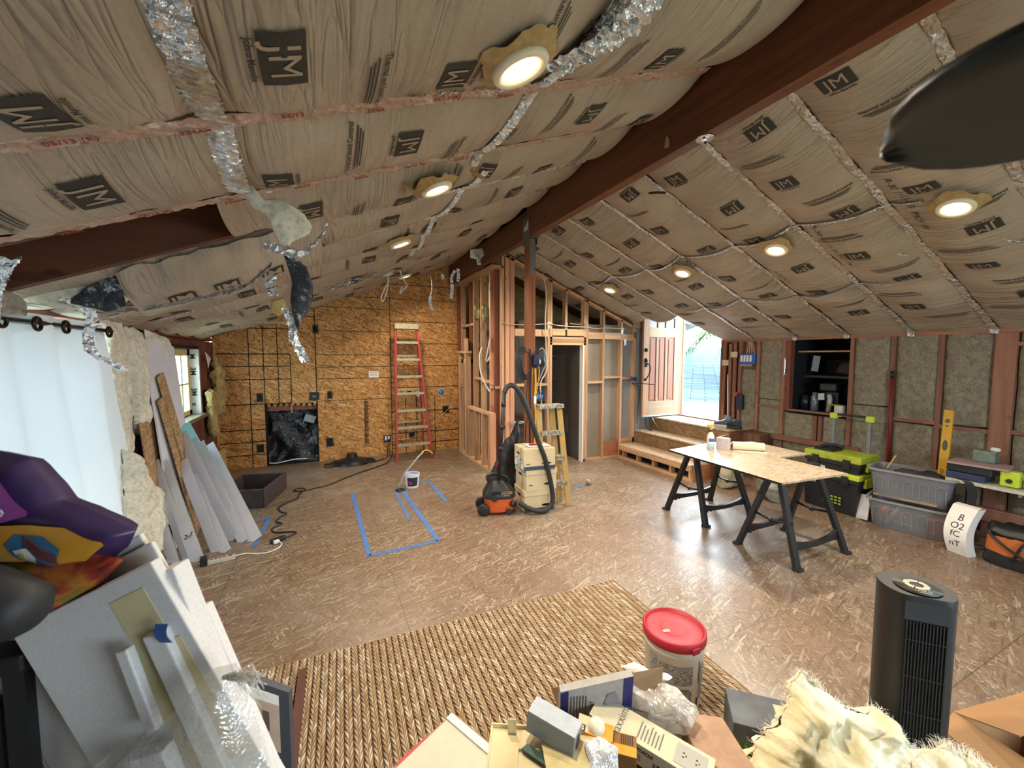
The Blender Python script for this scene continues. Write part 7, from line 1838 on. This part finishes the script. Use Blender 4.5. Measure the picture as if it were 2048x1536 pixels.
t = world_item('brown_carton', 'glossy brown and orange carton end beside the receptacle carton', 'box', (.865, 1.005, .51), -.72)
m = MB(); m.box(-.045, .05, -.04, .04, -.10, .0); m.build('carton_body', plain('bronze_card', '#8a6238', .3, nz=.06), t, bevel=.002)
m = MB(); m.box(-.045, .05, -.04, -.005, .0005, .0012); m.build('orange_stripe', M_orc, t)
m = MB(); [m.box(.0 + i * .007, .003 + i * .007, .0, .035, .0005, .0012) for i in range(6)]; m.build('barcode', M_ink, t)
t = world_item('plastic_pouch', 'clear plastic pouch with orange wire nuts on the supplies', 'pouch', (.77, .985, .53), -.3, rx=.3)
m = blob([(-.045, -.03), (-.05, .04), (.01, .05), (.06, .01), (.04, -.04)], .02, 9, 7, 50, .012, .04, None, freq=18); m.build('pouch', film('pouch_film', srgb('#d8dbe0'), .9, .1), t, smooth=True)
m = blob([(-.03, -.03), (.0, -.02), (.05, -.02), (.03, -.05)], .015, 9, 5, 30, .008, .1, TR(0, 0, -.006), freq=18); m.build('orange_nuts', M_orc, t, smooth=True)
# cream tray, green booklet, envelope
t = world_item('cover_plate_tray', 'stained cream plastic tray with raised rim and upright tab in the open box', 'tray', (.585, 1.08, .485), -.50, rx=.02)
m = MB(); m.box(-.16, .13, -.19, .12, 0, .006); m.box(-.16, .13, .114, .12, .006, .02); m.box(-.16, -.154, -.19, .12, .006, .016); m.box(-.06, .13, .035, .042, .006, .016); m.box(-.068, -.06, -.10, .042, .006, .016); m.build('tray', plain('stained_cream', '#cfc093', .5, nz=.12, scale=4), t, bevel=.001)
m = MB(); m.box(-.10, -.07, .095, .10, .006, .06); m.box(.02, .06, -.185, -.18, .006, .045); m.build('tab', plain('cream_tab', '#d3c69b', .5), t, bevel=.002)
m = MB(); m.box(-.05, .05, .045, .105, .0075, .012, ); m.build('card_insert', M_card, t)
m = MB(); m.prism([(-.05, .03), (-.03, .05), (.05, -.0), (.03, -.02)], .017, .022); m.build('green_booklet', plain('dark_green_print', '#2c4a3c', .5), t)
t = world_item('manila_envelope', 'yellowish opened envelope flap under the grey shrink-wrapped box', 'envelope', (.68, 1.03, .515), -.6, rx=.06)
m = MB(); m.add([(-.10, .05, .0), (.11, .09, .01), (.13, -.06, .0), (.03, -.10, .005), (-.07, -.06, .012)], [(0, 1, 2, 3, 4)]); m.build('envelope_body', plain('manila', '#cbb87f', .6, nz=.05), t, solid=.002)
t = world_item('plastic_film', 'crumpled clear plastic wrap with white foam edge at the right side of the open box', 'plastic wrap', (1.10, 1.08, .50), -.9)
m = blob([(-.12, -.06), (-.14, .03), (-.05, .07), (.06, .06), (.14, .02), (.12, -.05)], .10, 15, 10, 90, .035, .06, None, freq=10); m.build('film', film('thick_film', srgb('#e3e0d6'), .62, .12), t, smooth=True)
m = blob([(-.13, .05), (-.10, .09), (-.02, .07), (.06, .09), (.05, .06), (-.05, .04)], .025, 16, 6, 60, .01, .08, TR(-.02, .02, .04), freq=14); m.build('foam_edge', M_paper, t, smooth=True)
t = world_item('plastic_tub', 'white plastic tub corner with rounded rim at the right of the open box', 'tub', (1.12, .92, .42), -.95)
m = MB(); n = 40; r0 = [(x, y, -.15) for x, y in rr(.15, .075, n, 6)]; r1 = [(x * 1.05, y * 1.08, .02) for x, y in rr(.15, .075, n, 6)]; r2 = [(x * 1.09, y * 1.16, .02) for x, y in rr(.15, .075, n, 6)]; r3 = [(x * 1.09, y * 1.16, .008) for x, y in rr(.15, .075, n, 6)]
m.add(r0 + r1 + r2 + r3, [(k_ * n + i, k_ * n + (i + 1) % n, (k_ + 1) * n + (i + 1) % n, (k_ + 1) * n + i) for k_ in range(3) for i in range(n)] + [tuple(range(n))[::-1]]); m.build('tub_body', plain('milky_tub', '#d8d6cc', .35, nz=.02), t, auto=True)
t = world_item('blue_grey_cloth', 'faded blue cloth crammed under the cream tray', 'cloth', (.60, .95, .42), -.4)
m = blob([(-.12, -.1), (-.12, .12), (.1, .1), (.12, -.1)], .12, 19, 8, 60, .03, .03); m.build('cloth_body', plain('faded_blue_cloth', '#7d8c95', .8, nz=.12, scale=9), t, smooth=True)
# white board carton left of it
t = world_item('carton', 'grey-brown carton corner under the white foam panel, with a red stripe', 'box', (.37, 1.38, .0), .45)
m = MB(); m.box(-.22, .16, -.25, .14, .016, .30); m.build('carton_body', plain('grey_brown_card', '#9c8470', .8, nz=.03), t, bevel=.003)
m = MB(); m.add([(-.12, .141, .302), (.02, .141, .302), (.0, .06, .304), (-.16, .04, .304)], [(0, 1, 2, 3)]); m.build('red_stripe', M_redp, t)
t = world_item('foam_sheet', 'thick off-white panel with stencilled letters leaning over the carton corner', 'panel', (.36, 1.32, .335), .48, rx=.06)
m = MB(); m.box(-.30, .15, -.40, .14, -.012, .012); m.build('panel_body', plain('offwhite_panel', '#cdc9b4', .6, nz=.02), t, bevel=.006)
m = MB(); put_text(m, 'UTE', .05, TR(-.10, -.07, .0135, 0, 0, 1.15), True); m.build('lettering', plain('grey_stencil', '#55534c', .7, nz=0), t)
m = MB(); m.box(.12, .15, -.38, .14, .0125, .018); m.build('tape_edge', M_paper, t)

# ---- left foreground: polystyrene boards
M_eps = plain('polystyrene', '#d3d0cc', .7, nz=.035, scale=170)
M_epsy = plain('aged_polystyrene', '#cfc095', .75, nz=.05, scale=12)
def eps(c, w, L, th, label, slope=.32, name='foam_board', mat=None, parts=None):
    """board hanging down from its top-right corner c"""
    du = (rt * slope + Vector((0, 0, -1))).normalized(); dw = (rt + Vector((0, 0, slope))).normalized(); dn = dw.cross(du)
    t = thing(name, label, 'foam board', c)
    M_ = Matrix(((dw.x, du.x, dn.x, 0), (dw.y, du.y, dn.y, 0), (dw.z, du.z, dn.z, 0), (0, 0, 0, 1)))
    m = MB(); m.box(-w, 0, 0, L, -th, 0, M_); m.build('board', mat or M_eps, t, bevel=.003)
    if parts: parts(t, M_)
    return t
def yellow_patch(t, M_):
    m = MB(); m.box(-.105, -.035, .035, .30, -.0234, -.0221, M_); m.box(-.13, -.02, .145, .40, -.0236, -.0223, M_); m.build('yellowed_patch', M_epsy, t)
eps((-.290, .95, 1.425), .30, .95, .022, 'largest white polystyrene board with yellowed patches in the left foreground', .50, parts=yellow_patch)
eps((-.312, 1.0, 1.440), .42, .95, .010, 'thin polystyrene board directly behind the largest one', .50)
eps((-.335, 1.02, 1.452), .42, .95, .010, 'rearmost polystyrene board of the left stack', .50)
eps((-.252, .97, 1.405), .034, .80, .040, 'thick narrow polystyrene block right of the yellowed boards', .32)
eps((-.222, .99, 1.30), .022, .75, .02, 'narrow polystyrene strip behind the thick block', .36)
eps((-.268, .93, 1.305), .040, .55, .03, 'upright polystyrene strip with blue tape near its top', .38)
eps((-.326, .925, 1.282), .022, .16, .018, 'short polystyrene stick stuck on the yellowed face', .30)
eps((-.270, .90, 1.10), .085, .45, .03, 'lower polystyrene piece with a blue tape square under the clear bag', .30)
dw = rt.copy(); du = Vector((0, 0, -1))
for c, a, lb, w_, h_ in (((-.272, .90, 1.305), .5, 'curled blue tape tab at the top of the upright foam strip', .022, .04), ((-.305, .86, 1.085), .2, 'blue tape square on the lower foam piece', .03, .035)):
    m = MB(); m.grid(4, 4, lambda u, v: tuple(Vector(c) + dw * (u - .5) * w_ + du * (v - .5) * h_ - fwv * (.008 * math.sin(v * 3.1 + .5) + .006))); tag(m.build('tape_tab', plain('tape_blue_dark', '#2c558f', .6), None, solid=.001), lb, 'tape')
# clear bag over them
t = thing('plastic_bag', 'clear plastic bag stretched around the lower part of the foam boards', 'bag', (-.22, .86, .95))
Mf = Matrix(((rt.x, 0, -fwv.x, 0), (rt.y, 0, -fwv.y, 0), (0, 1, 0, 0), (0, 0, 0, 1)))
m = blob([(-.34, .02), (-.2, .12), (-.06, .20), (.03, .30), (.075, .31), (.10, .22), (.14, .05), (.20, -.35), (-.1, -.45), (-.36, -.40)], .10, 27, 14, 120, .03, .015, Mf, freq=5, both=False); m.build('bag_film', M_film, t, smooth=True)
m = MB()
for i in range(9): m.tube([Mf @ Vector((.06, .295, .02)), Mf @ Vector((.09 + i * .004, .30 + .012 * math.sin(i * 2), .02 + .01 * math.cos(i))), Mf @ Vector((.13 + .006 * (i % 3), .28 + .008 * i - .03, .03))], [.004, .003, .001], 5)
m.build('torn_tip', M_film, t, smooth=True)
# laminate flooring carton
t = thing('flooring_carton', 'dark flooring carton with room picture and pale plank stripes standing beside the foam boards', 'box', (-.235, 1.33, .0), 0)
Mc = Matrix(((rt.x * .80 + fwv.x * .3, 0, -fwv.x, 0), (rt.y * .80 + fwv.y * .3, 0, -fwv.y, 0), (-.62, 1, 0, 0), (0, 0, 0, 1)))
m = MB(); m.add([(-.10, 0, .0), (.13, 0, 0), (.13, .88, 0), (-.04, .88, 0), (-.10, .84, 0), (-.10, 0, -.02), (.13, 0, -.02), (.13, .88, -.02), (-.04, .88, -.02), (-.10, .84, -.02)],
      [(0, 1, 2, 3, 4), (9, 8, 7, 6, 5), (0, 5, 6, 1), (1, 6, 7, 2), (2, 7, 8, 3), (3, 8, 9, 4), (4, 9, 5, 0)], Mc); m.build('carton_body', plain('slate_card', '#3c4048', .5), t)
m = MB(); m.box(-.05, .10, .68, .86, .001, .002, Mc); m.build('room_picture', plain('room_picture', '#b9a493', .4, nz=.05), t)
m = MB(); m.box(-.03, .02, .72, .82, .0022, .003, Mc); m.box(.05, .07, .74, .80, .0022, .003, Mc); m.build('picture_furniture', plain('picture_dark', '#5c4c44', .5), t)
m = MB(); m.box(-.05, .10, .83, .86, .0022, .003, Mc); m.build('picture_wall', M_paper, t)
for i in range(9):
    m = MB(); m.box(-.07 if i < 7 else .0, .10, .42 + i * .028, .435 + i * .028, .001, .002, Mc); m.build('plank_stripe', plain('plank_tan', '#bfa68c', .4), t)
m = MB(); [m.box(.108, .112 + (i % 2) * .006, .25 + i * .02, .266 + i * .02, .001, .002, Mc) for i in range(10)]; m.lathe([(.010, .002), (.014, .002)], 20, Mc @ TR(.108, .2, 0)); m.build('white_print', M_paper, t)
item('wood_trim', MB().board((-.16, 2.48, .03), (-.17, 1.75, .10), .04, .02, (1, 0, 0)), wood('dark_purple_trim', '#5a3a34', 1), 'dark brown wooden trim stick lying on the rug beside the foam boards', 'stick')

# black storage cart with bags
t = thing('storage_trolley', 'black shelf trolley behind the foam boards carrying the shopping bags', 'trolley', (-.95, 1.25, 0))
for z in (.2, .7, 1.20): m = MB(); m.box(-.35, .42, -.2, .2, z, z + .04); m.build('shelf_tray', M_black, t, bevel=.008)
for x_ in (-.33, .40):
    for y_ in (-.18, .18): m = MB(); m.box(x_ - .015, x_ + .015, y_ - .015, y_ + .015, 0, 1.22); m.build('leg', M_black, t)
for z in (.24, .74): m = MB(); m.box(-.33, .38, -.16, .17, z, z + .38); m.build('dark_bin', plain('dark_bin', '#1d1b18', .7), t, bevel=.02)
Mb = lambda x, y, z: Matrix(((rt.x, 0, -fwv.x, x), (rt.y, 0, -fwv.y, y), (0, 1, 0, z), (0, 0, 0, 1)))
def bagmat(name, bands, scale):
    n = NT(name); a = n.noise(scale, 3, .6, dist=.8); n.set(base=n.ramp(a, [(p, srgb(c)) for p, c in bands], 'CONSTANT' if False else 'LINEAR'), rough=.35, spec=.5); b = n.noise(9, 2, .5); n.bump(b, .3, .01); return n.m
t = thing('shopping_bag', 'purple and yellow insulated food bag printed with bacon and egg', 'bag', (-.52, 1.08, 1.42))
T_ = Mb(0, 0, 0)
out = [(-.30, .17), (-.07, .205), (.005, .19), (.045, .14), (.065, .105), (.12, .085), (.20, .045), (.185, .015), (.13, -.025), (.05, -.0), (-.05, -.02), (-.3, -.08)]
m = blob(out, .09, 31, 12, 150, .004, .0, T_, puff=.5); m.build('bag_body', plain('bag_purple_dark', '#3a2a52', .4), t, smooth=True)
ocx = sum(p[0] for p in out) / len(out); ocy = sum(p[1] for p in out) / len(out)
def bag_h(x, y):
    dx, dy = x - ocx, y - ocy; best = 9.0
    for i in range(len(out)):
        ax_, ay_ = out[i][0] - ocx, out[i][1] - ocy; bx_, by_ = out[(i + 1) % len(out)][0] - ocx, out[(i + 1) % len(out)][1] - ocy
        ex, ey = bx_ - ax_, by_ - ay_; det = dx * ey - dy * ex
        if abs(det) < 1e-9: continue
        tt = (ax_ * ey - ay_ * ex) / det; uu = (ax_ * dy - ay_ * dx) / det
        if tt > 0 and -1e-6 <= uu <= 1 + 1e-6: best = min(best, tt)
    q = min(1.0, 1.0 / best) if best < 9 else 0
    return .045 * math.sqrt(max(0, 1 - q ** 4)) + .011
def patch(pts, col, nm, off, par=None, th=.07, rough=.4):
    g = MB(); blob(pts, 0.0, 2, 8, 80, .0, .0, None, g, both=False, puff=.5)
    g.v = [tuple(T_ @ Vector((x, y, bag_h(x, y) + off))) for x, y, z in g.v]
    g.build(nm, plain('print_' + nm, col, rough, nz=.06, scale=25), t, smooth=True)
patch([(-.28, .155), (-.07, .19), (-.005, .175), (.03, .125), (.055, .095), (-.02, .075), (-.12, .10), (-.28, .11)], '#8a3f86', 'magenta_field', .001)
patch([(-.28, .11), (-.12, .10), (-.02, .078), (.06, .08), (.115, .072), (.180, .038), (.125, -.01), (.05, .0), (-.06, .02), (-.28, .03)], '#c98f2f', 'yellow_field', .002)
patch([(.02, .045), (.04, .065), (.09, .06), (.115, .035), (.10, .005), (.07, -.005), (.035, .01)], '#3d6d8c', 'blue_disc', .004, th=.06)
patch([(.035, .035), (.06, .04), (.075, .02), (.065, .0), (.045, .008)], '#dcdcd2', 'egg_white', .006, th=.06)
patch([(.045, .028), (.056, .03), (.058, .018), (.048, .016)], '#c9a84e', 'egg_yolk', .008, th=.055)
m = MB()
for i in range(3):
    m.ribbon([T_ @ Vector((.060 + .012 * q, .060 - .010 * q - i * .008 + .003 * math.sin(q * 2), bag_h(.060 + .012 * q, .06 - .010 * q - i * .008) + .007)) for q in range(5)], .004, (0, 0, 1))
m.build('bacon_print', plain('bacon_red', '#6e3434', .5), t, solid=.002); m = MB()
for i in range(4):
    m.ribbon([T_ @ Vector((-.10 + .013 * i + .004 * math.sin(q * 2), .085 - .011 * q, bag_h(-.10 + .013 * i, .085 - .011 * q) + .005)) for q in range(5)], .005, rt)
m.build('bacon_print', plain('bacon_red', '#6e3434', .5), t, solid=.002)
m = MB()
for i in range(4): m.ribbon([T_ @ Vector((-.075 + .016 * i + .004 * math.sin(q), .155 - .008 * q, bag_h(-.075 + .016 * i, .155 - .008 * q) + .005)) for q in range(5)], .003, rt)
m.tube([T_ @ Vector((-.035 + .022 * math.cos(a), .118 + .010 * math.sin(a), bag_h(-.035, .118) + .004)) for a in [2 * PI * k_ / 14 for k_ in range(14)]], .0018, 5, closed=True)
m.tube([T_ @ Vector((-.0 + .022 * math.cos(a), .103 + .010 * math.sin(a), bag_h(0, .103) + .004)) for a in [2 * PI * k_ / 14 for k_ in range(14)]], .0018, 5, closed=True)
m.build('outline_print', plain('lilac_print', '#c9b3c6', .5), t)
t = thing('shopping_bag', 'dark reusable bag printed with tomatoes and green vegetables below the purple bag', 'bag', (-.50, 1.04, 1.345))
out = [(-.3, .06), (-.05, .07), (.10, .09), (.165, .075), (.12, .03), (.02, -.03), (-.1, -.06), (-.3, -.16)]
m = blob(out, .08, 33, 10, 120, .004, .0, T_, puff=.5); m.build('bag_body', bagmat('veg_print', [(.30, '#1b1c16'), (.42, '#5c6b24'), (.50, '#b06a2c'), (.58, '#8a2c20'), (.68, '#1d1a18'), (.8, '#9a3a2c')], 7), t, smooth=True)
t = thing('black_pouch', 'soft black cylindrical pouch lying across the shopping bags', 'pouch', (-.50, 0.99, 1.435), rot=(0, 0, 0))
m = MB(); m.tube([Vector((0, 0, 0)) + rt * a + Vector((0, 0, -.30 * (a + .1))) - fwv * .05 for a in (-.3, -.29, -.15, 0, .07, .085, .09)], [.02, .05, .052, .05, .045, .03, .01], 24); m.build('pouch_body', plain('pouch_grey', '#2c2b2c', .6, nz=.08), t, smooth=True)
t = thing('black_case', 'flat black case corner at the left edge in front of the purple bag', 'case', (-.62, .99, 1.44))
m = MB(); m.board(-rt * .2 + Vector((0, 0, .06)), rt * .07 + Vector((0, 0, -.05)), .11, .02, (0, .2, 1)); m.build('case_body', plain('case_teal_black', '#182024', .4), t, bevel=.006)

# ceiling fan whose blade tip reaches into the top right of the view
t = thing('ceiling_fan', 'dark ceiling fan blade tip jutting into the upper right corner', 'ceiling fan', (.62, -.55, 2.0))
def BL(u, v):
    L = .72; w = (.05 + .055 * math.sin(min(1, (1 - u) * 6 + .05) * PI / 2)) * (1 if u < .92 else math.sqrt(max(0, 1 - ((u - .92) / .08) ** 2)) * .999 + .001)
    ax = Vector((-.155, .988, 0)); sd = Vector((.988, .155, 0))
    return Vector((0, 0, 0)) + ax * (.06 + L * u) + sd * (v - .5) * 2 * w + Vector((0, 0, -.018 * (v - .5)))
for k_ in range(5):
    m = MB(); Rk = R(0, 0, 2 * PI * k_ / 5); m.grid(40, 6, BL, Rk); m.build('blade', plain('blade_dark', '#1e2624', .45, nz=.03), t, smooth=True, solid=.010)
m = MB(); m.lathe([(0, -.08), (.06, -.07), (.09, -.02), (.09, .05), (.03, .09), (0, .09)], 28); m.build('motor_hub', M_black, t, smooth=True)
m = MB(); m.cyl((0, 0, .09), .014, pz(.62) - 2.09); m.build('downrod', M_black, t)

# ================================================================ OUTSIDE THE DOOR
gs = struct('trim_2'); gs.name = 'trim_2'
m = MB(); m.box(6.13, 8.6, 2.5, 7.5, .60, .655); m.build('deck', plain('pale_deck', '#5f5e58', .7, nz=.05, scale=6), gs)
def shingle():
    n = NT('blue_grey_shingles'); x, y, z = n.xyz()
    br = n.n('TexBrick'); br.inputs['Scale'].default_value = 1.0; br.inputs['Mortar Size'].default_value = .012; br.inputs['Brick Width'].default_value = .9; br.inputs['Row Height'].default_value = .28
    br.inputs['Color1'].default_value = srgb('#3b454c'); br.inputs['Color2'].default_value = srgb('#48525a'); br.inputs['Mortar'].default_value = srgb('#1c242a')
    n.l(n.mapping(), br.inputs['Vector']); n.set(base=br.outputs['Color'], rough=1.0, spec=.0); return n.m
t = thing('neighbour_roof', 'blue-grey shingled roof of the neighbouring house beyond the doorway', 'roof', (12.5, 11.0, .65), rot=(0, 0, -.86))
m = MB(); m.add([(-9, -5.8, -.75), (9, -5.8, -.75), (9, 6.8, .72), (-9, 6.8, .72)], [(0, 1, 2, 3)]); m.build('shingle_slope', shingle(), t, solid=.08)
m = MB(); m.box(-9, 9, 6.7, 6.95, .70, .80); m.build('ridge_cap', plain('ridge_cap', '#556270', .8), t)
t = thing('neighbour_house', 'white house gable with dark eave seen through the doorway', 'house', (21.3, 20.4, 0), rot=(0, 0, -.7))
m = MB(); m.box(-3.2, .8, 0, 4, -2, 4.3); m.build('wall', plain('white_stucco', '#6f7170', .8, nz=.02), t)
m = MB(); m.add([(-4, -.6, 5.4), (1.5, -.6, 3.9), (1.5, 4.4, 3.9), (-4, 4.4, 5.4)], [(0, 1, 2, 3)]); m.build('roof', plain('dark_roof', '#4d5560', .8), t, solid=.3)
def hill(name, x, y, r, h, col, label):
    m = MB(); m.grid(50, 16, lambda u, v: (x + (u - .5) * r * 2, y + (v - .5) * 30, -6 + h * math.sin(PI * v) * (.75 + .25 * math.sin(u * 7) + .25 * noise.noise(Vector((u * 7, v * 3, h)))) * math.sin(PI * min(max(u, 0), 1)) ** .4)); return tag(m.build(name, plain('hillside_' + name, col, .9, nz=.12, scale=.35), None, smooth=True), label, 'hill')
hill('hillside', 95, 88, 85, 19, '#2c4a44', 'hazy green hillside far beyond the neighbouring roof')
hill('foothill', 62, 56, 60, 9.0, '#3a4f48', 'nearer pale hillside dotted with houses beyond the roof')
t = thing('palm', 'palm fronds drooping in front of the hills beyond the doorway', 'palm tree', (14.9, 10.9, -4))
m = MB(); m.tube([(0, 0, 0), (.1, 0, 3.5), (0, 0, 6.6)], [.2, .17, .15], 10); m.build('trunk', plain('palm_trunk', '#8a7558', .9), t, smooth=True)
random.seed(11); M_leaf = plain('palm_leaf', '#3f5722', .5, nz=.1)
for k_ in range(9):
    m = MB(); a = 2 * PI * k_ / 9 + .3; ax = Vector((math.cos(a), math.sin(a), 0)); sd = Vector((-ax.y, ax.x, 0)); L = 2.3
    P = [Vector((0, 0, 6.6)) + ax * L * s_ + Vector((0, 0, .75 * math.sin(s_ * 2.0) - 1.25 * s_ ** 2)) for s_ in [i / 14 for i in range(15)]]
    m.tube(P, [.03 - .0018 * i for i in range(15)], 5)
    for i in range(2, 15):
        for s_ in (-1, 1):
            l = .75 * math.sin(PI * (i + 1) / 18); tip = P[i] + sd * s_ * l * .65 + ax * l * .5 + Vector((0, 0, -l * .75)); wv_ = ax * .035
            m.add([P[i] - wv_, P[i] + wv_, tip], [(0, 1, 2)])
            q = P[i] * .5 + P[i - 1] * .5; tip = q + sd * s_ * l * .7 + ax * l * .4 + Vector((0, 0, -l * .6)); m.add([q - wv_, q + wv_, tip], [(0, 1, 2)])
    m.build('frond', M_leaf, t)
m = MB(); m.box(-60, 140, -60, 140, -6.6, -6.5); tag(m.build('distant_ground', plain('distant_ground', '#a8a890', .9), None), 'pale ground plain outside below the hills', 'ground')
m = MB(); m.box(-9, -5, 15, 24, -6.5, 6.0); o = m.build('window_backdrop', plain('backdrop_blue_grey', '#30404e', .9), None); tag(o, 'added blue-grey backdrop block outside the small left window', 'backdrop')  # added block that holds the bright sky back from the left window panes

# ================================================================ SUB-PARTS: details move under the part they sit on
NEST = {
 'bucket': {'tape_piece': 'lid', 'pull_tab': 'lid', 'small_print': 'bucket_body', 'label_rule': 'bucket_body', 'blank_strip': 'bucket_body'},
 'shop_vacuum': {'vent_slots': 'motor_head', 'lettering': 'motor_head', 'carry_handle': 'motor_head', 'latch': 'drum', 'inlet_port': 'drum', 'caster': 'drum', 'wand_collar': 'wand'},
 'tower_fan': {'button_ring': 'control_face', 'lettering': 'control_face', 'grille_slats': 'grille_recess', 'rear_knob': 'tower_body'},
 'file_box': {'hand_hole': 'box_body', 'print': 'box_body', 'printed_band': 'box_body', 'paper_label': 'box_body', 'handwriting': 'box_body'},
 'tool_chest': {'latch': 'lid', 'end_latch': 'lid', 'lettering': 'body', 'icon_print': 'body'},
 'pail': {'label_picture': 'label'},
 'spray_bottle': {'trigger': 'spray_head', 'label': 'bottle_body'},
 'receptacle_carton': {'lettering': 'carton_body', 'badge': 'carton_body', 'outlet_picture': 'carton_body', 'side_lettering': 'carton_body'},
 'instruction_box': {'blue_band': 'panel', 'fine_print': 'panel', 'grey_picture': 'panel'},
 'flooring_carton': {'room_picture': 'carton_body', 'plank_stripe': 'carton_body', 'white_print': 'carton_body'},
 'shopping_bag': {'magenta_field': 'bag_body', 'yellow_field': 'bag_body', 'blue_disc': 'bag_body', 'egg_white': 'bag_body', 'egg_yolk': 'bag_body', 'bacon_print': 'bag_body', 'outline_print': 'bag_body'},
 'spirit_level': {'vial_window': 'level_body', 'lettering': 'level_body'},
 'power_strip': {'red_switch': 'strip_body', 'socket_slots': 'strip_body'},
 'sawhorse': {},
 'shrink_wrapped_box': {'top_label': 'box_body', 'knockout': 'box_body'},
 'foam_sheet': {'lettering': 'panel_body', 'tape_edge': 'panel_body'},
 'storage_bin': {'moulded_rib': 'bin_wall'},
 'breaker_panel': {'breaker': 'panel_box', 'wire_loop': 'panel_box'},
 'outlet_box': {'plug': 'receptacle', 'box_recess': 'box_rim'},
 'sink': {}, 'bulb_carton': {'black_square': 'carton_body', 'white_band': 'carton_body', 'wattage': 'carton_body'},
 'nail_gun': {'button': 'battery_housing'},
 'recessed_light': {'lens': 'trim_ring'},
 'neighbour_roof': {},
}
def base(n): return n.split('.')[0]
for root in [o for o in bpy.data.objects if o.parent is None and base(o.name) in NEST]:
    kids = [c for c in bpy.data.objects if c.parent is root]
    for c in kids:
        tgt = NEST[base(root.name)].get(base(c.name))
        if tgt:
            for p_ in kids:
                if base(p_.name) == tgt: c.parent = p_; break
# door hardware sits on the stile
st_ = [c for c in bpy.data.objects if c.parent and c.parent.name == 'door_1' and base(c.name) == 'stile'][0]
for c in list(bpy.data.objects):
    if c.parent and c.parent.name == 'door_1' and base(c.name) in ('deadbolt', 'handle'): c.parent = st_
# feet under the sawhorse legs they cap
for root in [o for o in bpy.data.objects if base(o.name) == 'sawhorse']:
    kids = [c for c in bpy.data.objects if c.parent is root]
    legs = [c for c in kids if base(c.name) == 'leg']; feet = [c for c in kids if base(c.name) == 'foot']
    for l_, f_ in zip(legs, feet): f_.parent = l_
